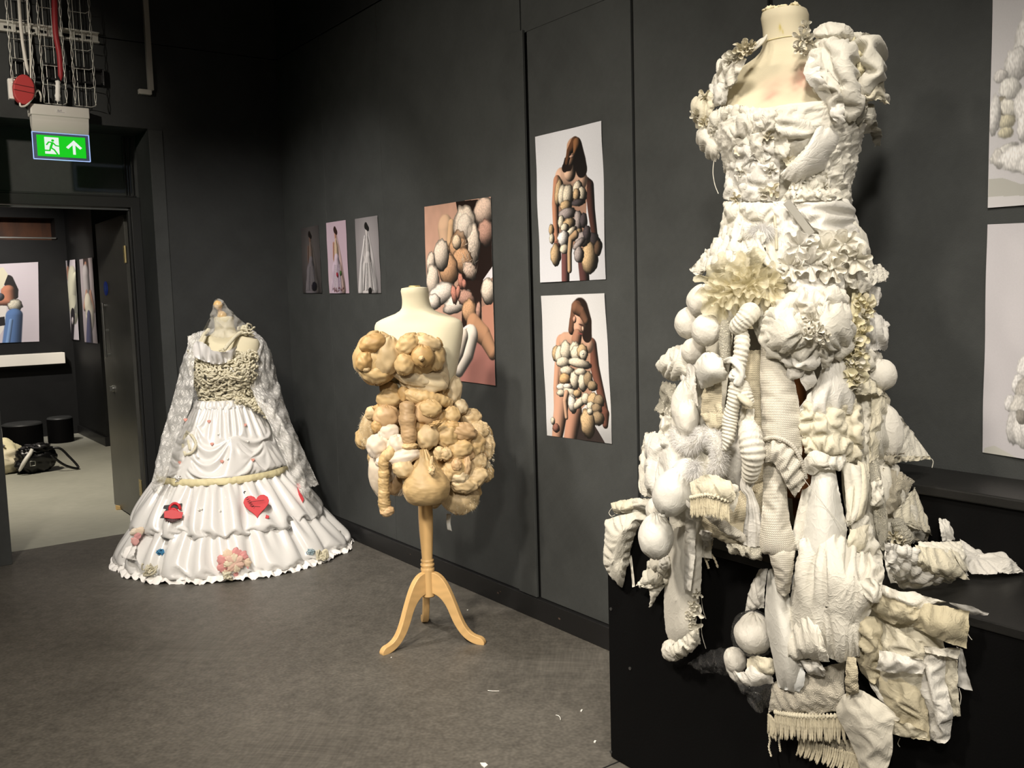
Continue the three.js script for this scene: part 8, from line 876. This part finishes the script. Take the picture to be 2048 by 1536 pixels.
  P('white_strip', [[[1728, 1340, 0.06, 'f'], [1740, 1350, 0.06, 'f']], [[1752, 1390, 0.06, 'f'], [1770, 1400, 0.06, 'f']], [[1790, 1430, 0.05, 'f'], [1798, 1440, 0.05, 'f']]], W2, { slack: 1.1 });
  P('white_flap', [[[1762, 1168, 0.06, 'f'], [1800, 1182, 0.06, 'f'], [1846, 1190, 0.05, 'f'], [1894, 1204, 0.04, 'f']], [[1764, 1186, 0.07, 'f'], [1800, 1198, 0.08, 'f'], [1836, 1208, 0.06, 'f'], [1866, 1212, 0.04, 'f']], [[1766, 1200, 0.05, 'f'], [1800, 1210, 0.06, 'f'], [1826, 1218, 0.05, 'f'], [1842, 1216, 0.04, 'f']]], W, { slack: 1.04, rag: 0.003 });
  P('white_bow', [[[1720, 1160, 0.1, 'f'], [1745, 1156, 0.11, 'f'], [1762, 1172, 0.08, 'f']], [[1726, 1190, 0.11, 'f'], [1745, 1192, 0.12, 'f'], [1764, 1194, 0.08, 'f']], [[1736, 1212, 0.09, 'f'], [1748, 1206, 0.1, 'f'], [1758, 1204, 0.07, 'f']]], W, { slack: 1.5, ties: 6, tr: 0.03, res: 0.005 });
  P('calico_flap', [[[1744, 1190, 0.07, 'f'], [1790, 1198, 0.07, 'f'], [1846, 1214, 0.05, 'f']], [[1744, 1215, 0.08, 'f'], [1790, 1224, 0.09, 'f'], [1836, 1234, 0.06, 'f']], [[1758, 1236, 0.06, 'f'], [1790, 1248, 0.07, 'f'], [1822, 1252, 0.05, 'f']]], CAL, { slack: 1.3, ties: 7, tr: 0.035 });
  P('calico_flap', [[[1848, 1206, 0.05, 'f'], [1890, 1212, 0.06, 'f'], [1938, 1222, 0.04, 'f']], [[1836, 1232, 0.06, 'f'], [1886, 1248, 0.09, 'f'], [1936, 1256, 0.04, 'f']], [[1826, 1256, 0.05, 'f'], [1880, 1280, 0.08, 'f'], [1933, 1296, 0.035, 'f']]], fab('#c9bfa2', { bumpScale: 0.002 }), { slack: 1.05, rag: 0.002, bend: 0.6 });
  P('tulle_tip', [[[1896, 1204, 0.035, 'f'], [1940, 1212, 0.03, 'f'], [1977, 1226, 0.02, 'f']], [[1930, 1226, 0.03, 'f'], [1950, 1230, 0.02, 'f'], [1976, 1228, 0.02, 'f']]], TUL, { slack: 1.03 });
  P('pale_flap', [[[1758, 1240, 0.05, 'f'], [1800, 1258, 0.06, 'f'], [1852, 1286, 0.05, 'f']], [[1758, 1290, 0.06, 'f'], [1800, 1300, 0.08, 'f'], [1848, 1310, 0.06, 'f']], [[1756, 1338, 0.05, 'f'], [1800, 1345, 0.06, 'f'], [1842, 1346, 0.05, 'f']]], CAL2, { slack: 1.12, ties: 3 }); P('satin_flap', [[[1758, 1300, 0.08, 'f'], [1800, 1310, 0.09, 'f'], [1844, 1318, 0.07, 'f']], [[1756, 1322, 0.09, 'f'], [1800, 1328, 0.1, 'f'], [1848, 1332, 0.07, 'f']], [[1752, 1338, 0.08, 'f'], [1800, 1346, 0.09, 'f'], [1846, 1348, 0.07, 'f']]], SAT, { slack: 1.1, bend: 0.5 });
  P('calico_flap', [[[1752, 1344, 0.05, 'f'], [1795, 1350, 0.06, 'f'], [1834, 1348, 0.05, 'f']], [[1760, 1390, 0.06, 'f'], [1806, 1400, 0.08, 'f'], [1850, 1396, 0.05, 'f']], [[1786, 1430, 0.06, 'f'], [1820, 1434, 0.07, 'f'], [1856, 1436, 0.05, 'f']], [[1792, 1458, 0.05, 'f'], [1830, 1474, 0.06, 'f'], [1859, 1478, 0.05, 'f']]], CAL, { slack: 1.08, ties: 2, bend: 0.5 }); P('pale_flap', [[[1786, 1440, 0.07, 'f'], [1820, 1450, 0.08, 'f'], [1856, 1464, 0.06, 'f']], [[1780, 1466, 0.06, 'f'], [1812, 1476, 0.07, 'f'], [1852, 1476, 0.06, 'f']]], CR, { slack: 1.06 });
  P('white_flap', [[[1838, 1300, 0.05, 'f'], [1870, 1306, 0.06, 'f'], [1890, 1312, 0.04, 'f']], [[1836, 1370, 0.05, 'f'], [1868, 1376, 0.07, 'f'], [1894, 1370, 0.04, 'f']], [[1858, 1430, 0.05, 'f'], [1884, 1436, 0.07, 'f'], [1906, 1430, 0.04, 'f']], [[1858, 1478, 0.04, 'f'], [1884, 1484, 0.05, 'f'], [1900, 1476, 0.04, 'f']]], W2, { slack: 1.1, ties: 2 }); P('white_flap', [[[1846, 1290, 0.06, 'f'], [1880, 1296, 0.06, 'f'], [1920, 1296, 0.03, 'f']], [[1852, 1304, 0.06, 'f'], [1882, 1310, 0.07, 'f'], [1916, 1318, 0.03, 'f']]], W, { slack: 1.12 });
  P('pale_flap', [[[1888, 1310, 0.04, 'f'], [1914, 1316, 0.03, 'f']], [[1890, 1370, 0.04, 'f'], [1916, 1374, 0.03, 'f']], [[1904, 1432, 0.03, 'f'], [1922, 1434, 0.02, 'f']]], CAL2, { slack: 1.08 }); P('organza_strip', [[[1914, 1296, 0.025, 'f'], [1926, 1300, 0.02, 'f']], [[1916, 1340, 0.025, 'f'], [1934, 1340, 0.02, 'f']], [[1912, 1374, 0.025, 'f'], [1944, 1378, 0.02, 'f']]], TUL, { slack: 1.05 });
  for (const p of [[[1918, 1376], [1922, 1392], [1920, 1410]], [[1933, 1262], [1938, 1272], [1944, 1280]], [[1800, 1476], [1796, 1488], [1800, 1494]]]) TB('thread', p.map(([x, y]) => [x, y, 0.02, 0.7, 'f']), W, { m: 6 });
  TB('thread', [[1428, 318, -0.01, 0.8], [1426, 345, -0.01, 0.8], [1430, 370, -0.01, 0.8], [1437, 388, -0.01, 0.8]], W, { m: 6 }); TB('thread', [[1450, 268, -0.01, 0.6], [1456, 290, 0.0, 0.6], [1462, 300, 0.01, 0.6]], W, { m: 6 });
}
scene.traverse((o) => { if (o.isMesh) { o.castShadow = o.receiveShadow = true; } });
renderer.render(scene, camera);
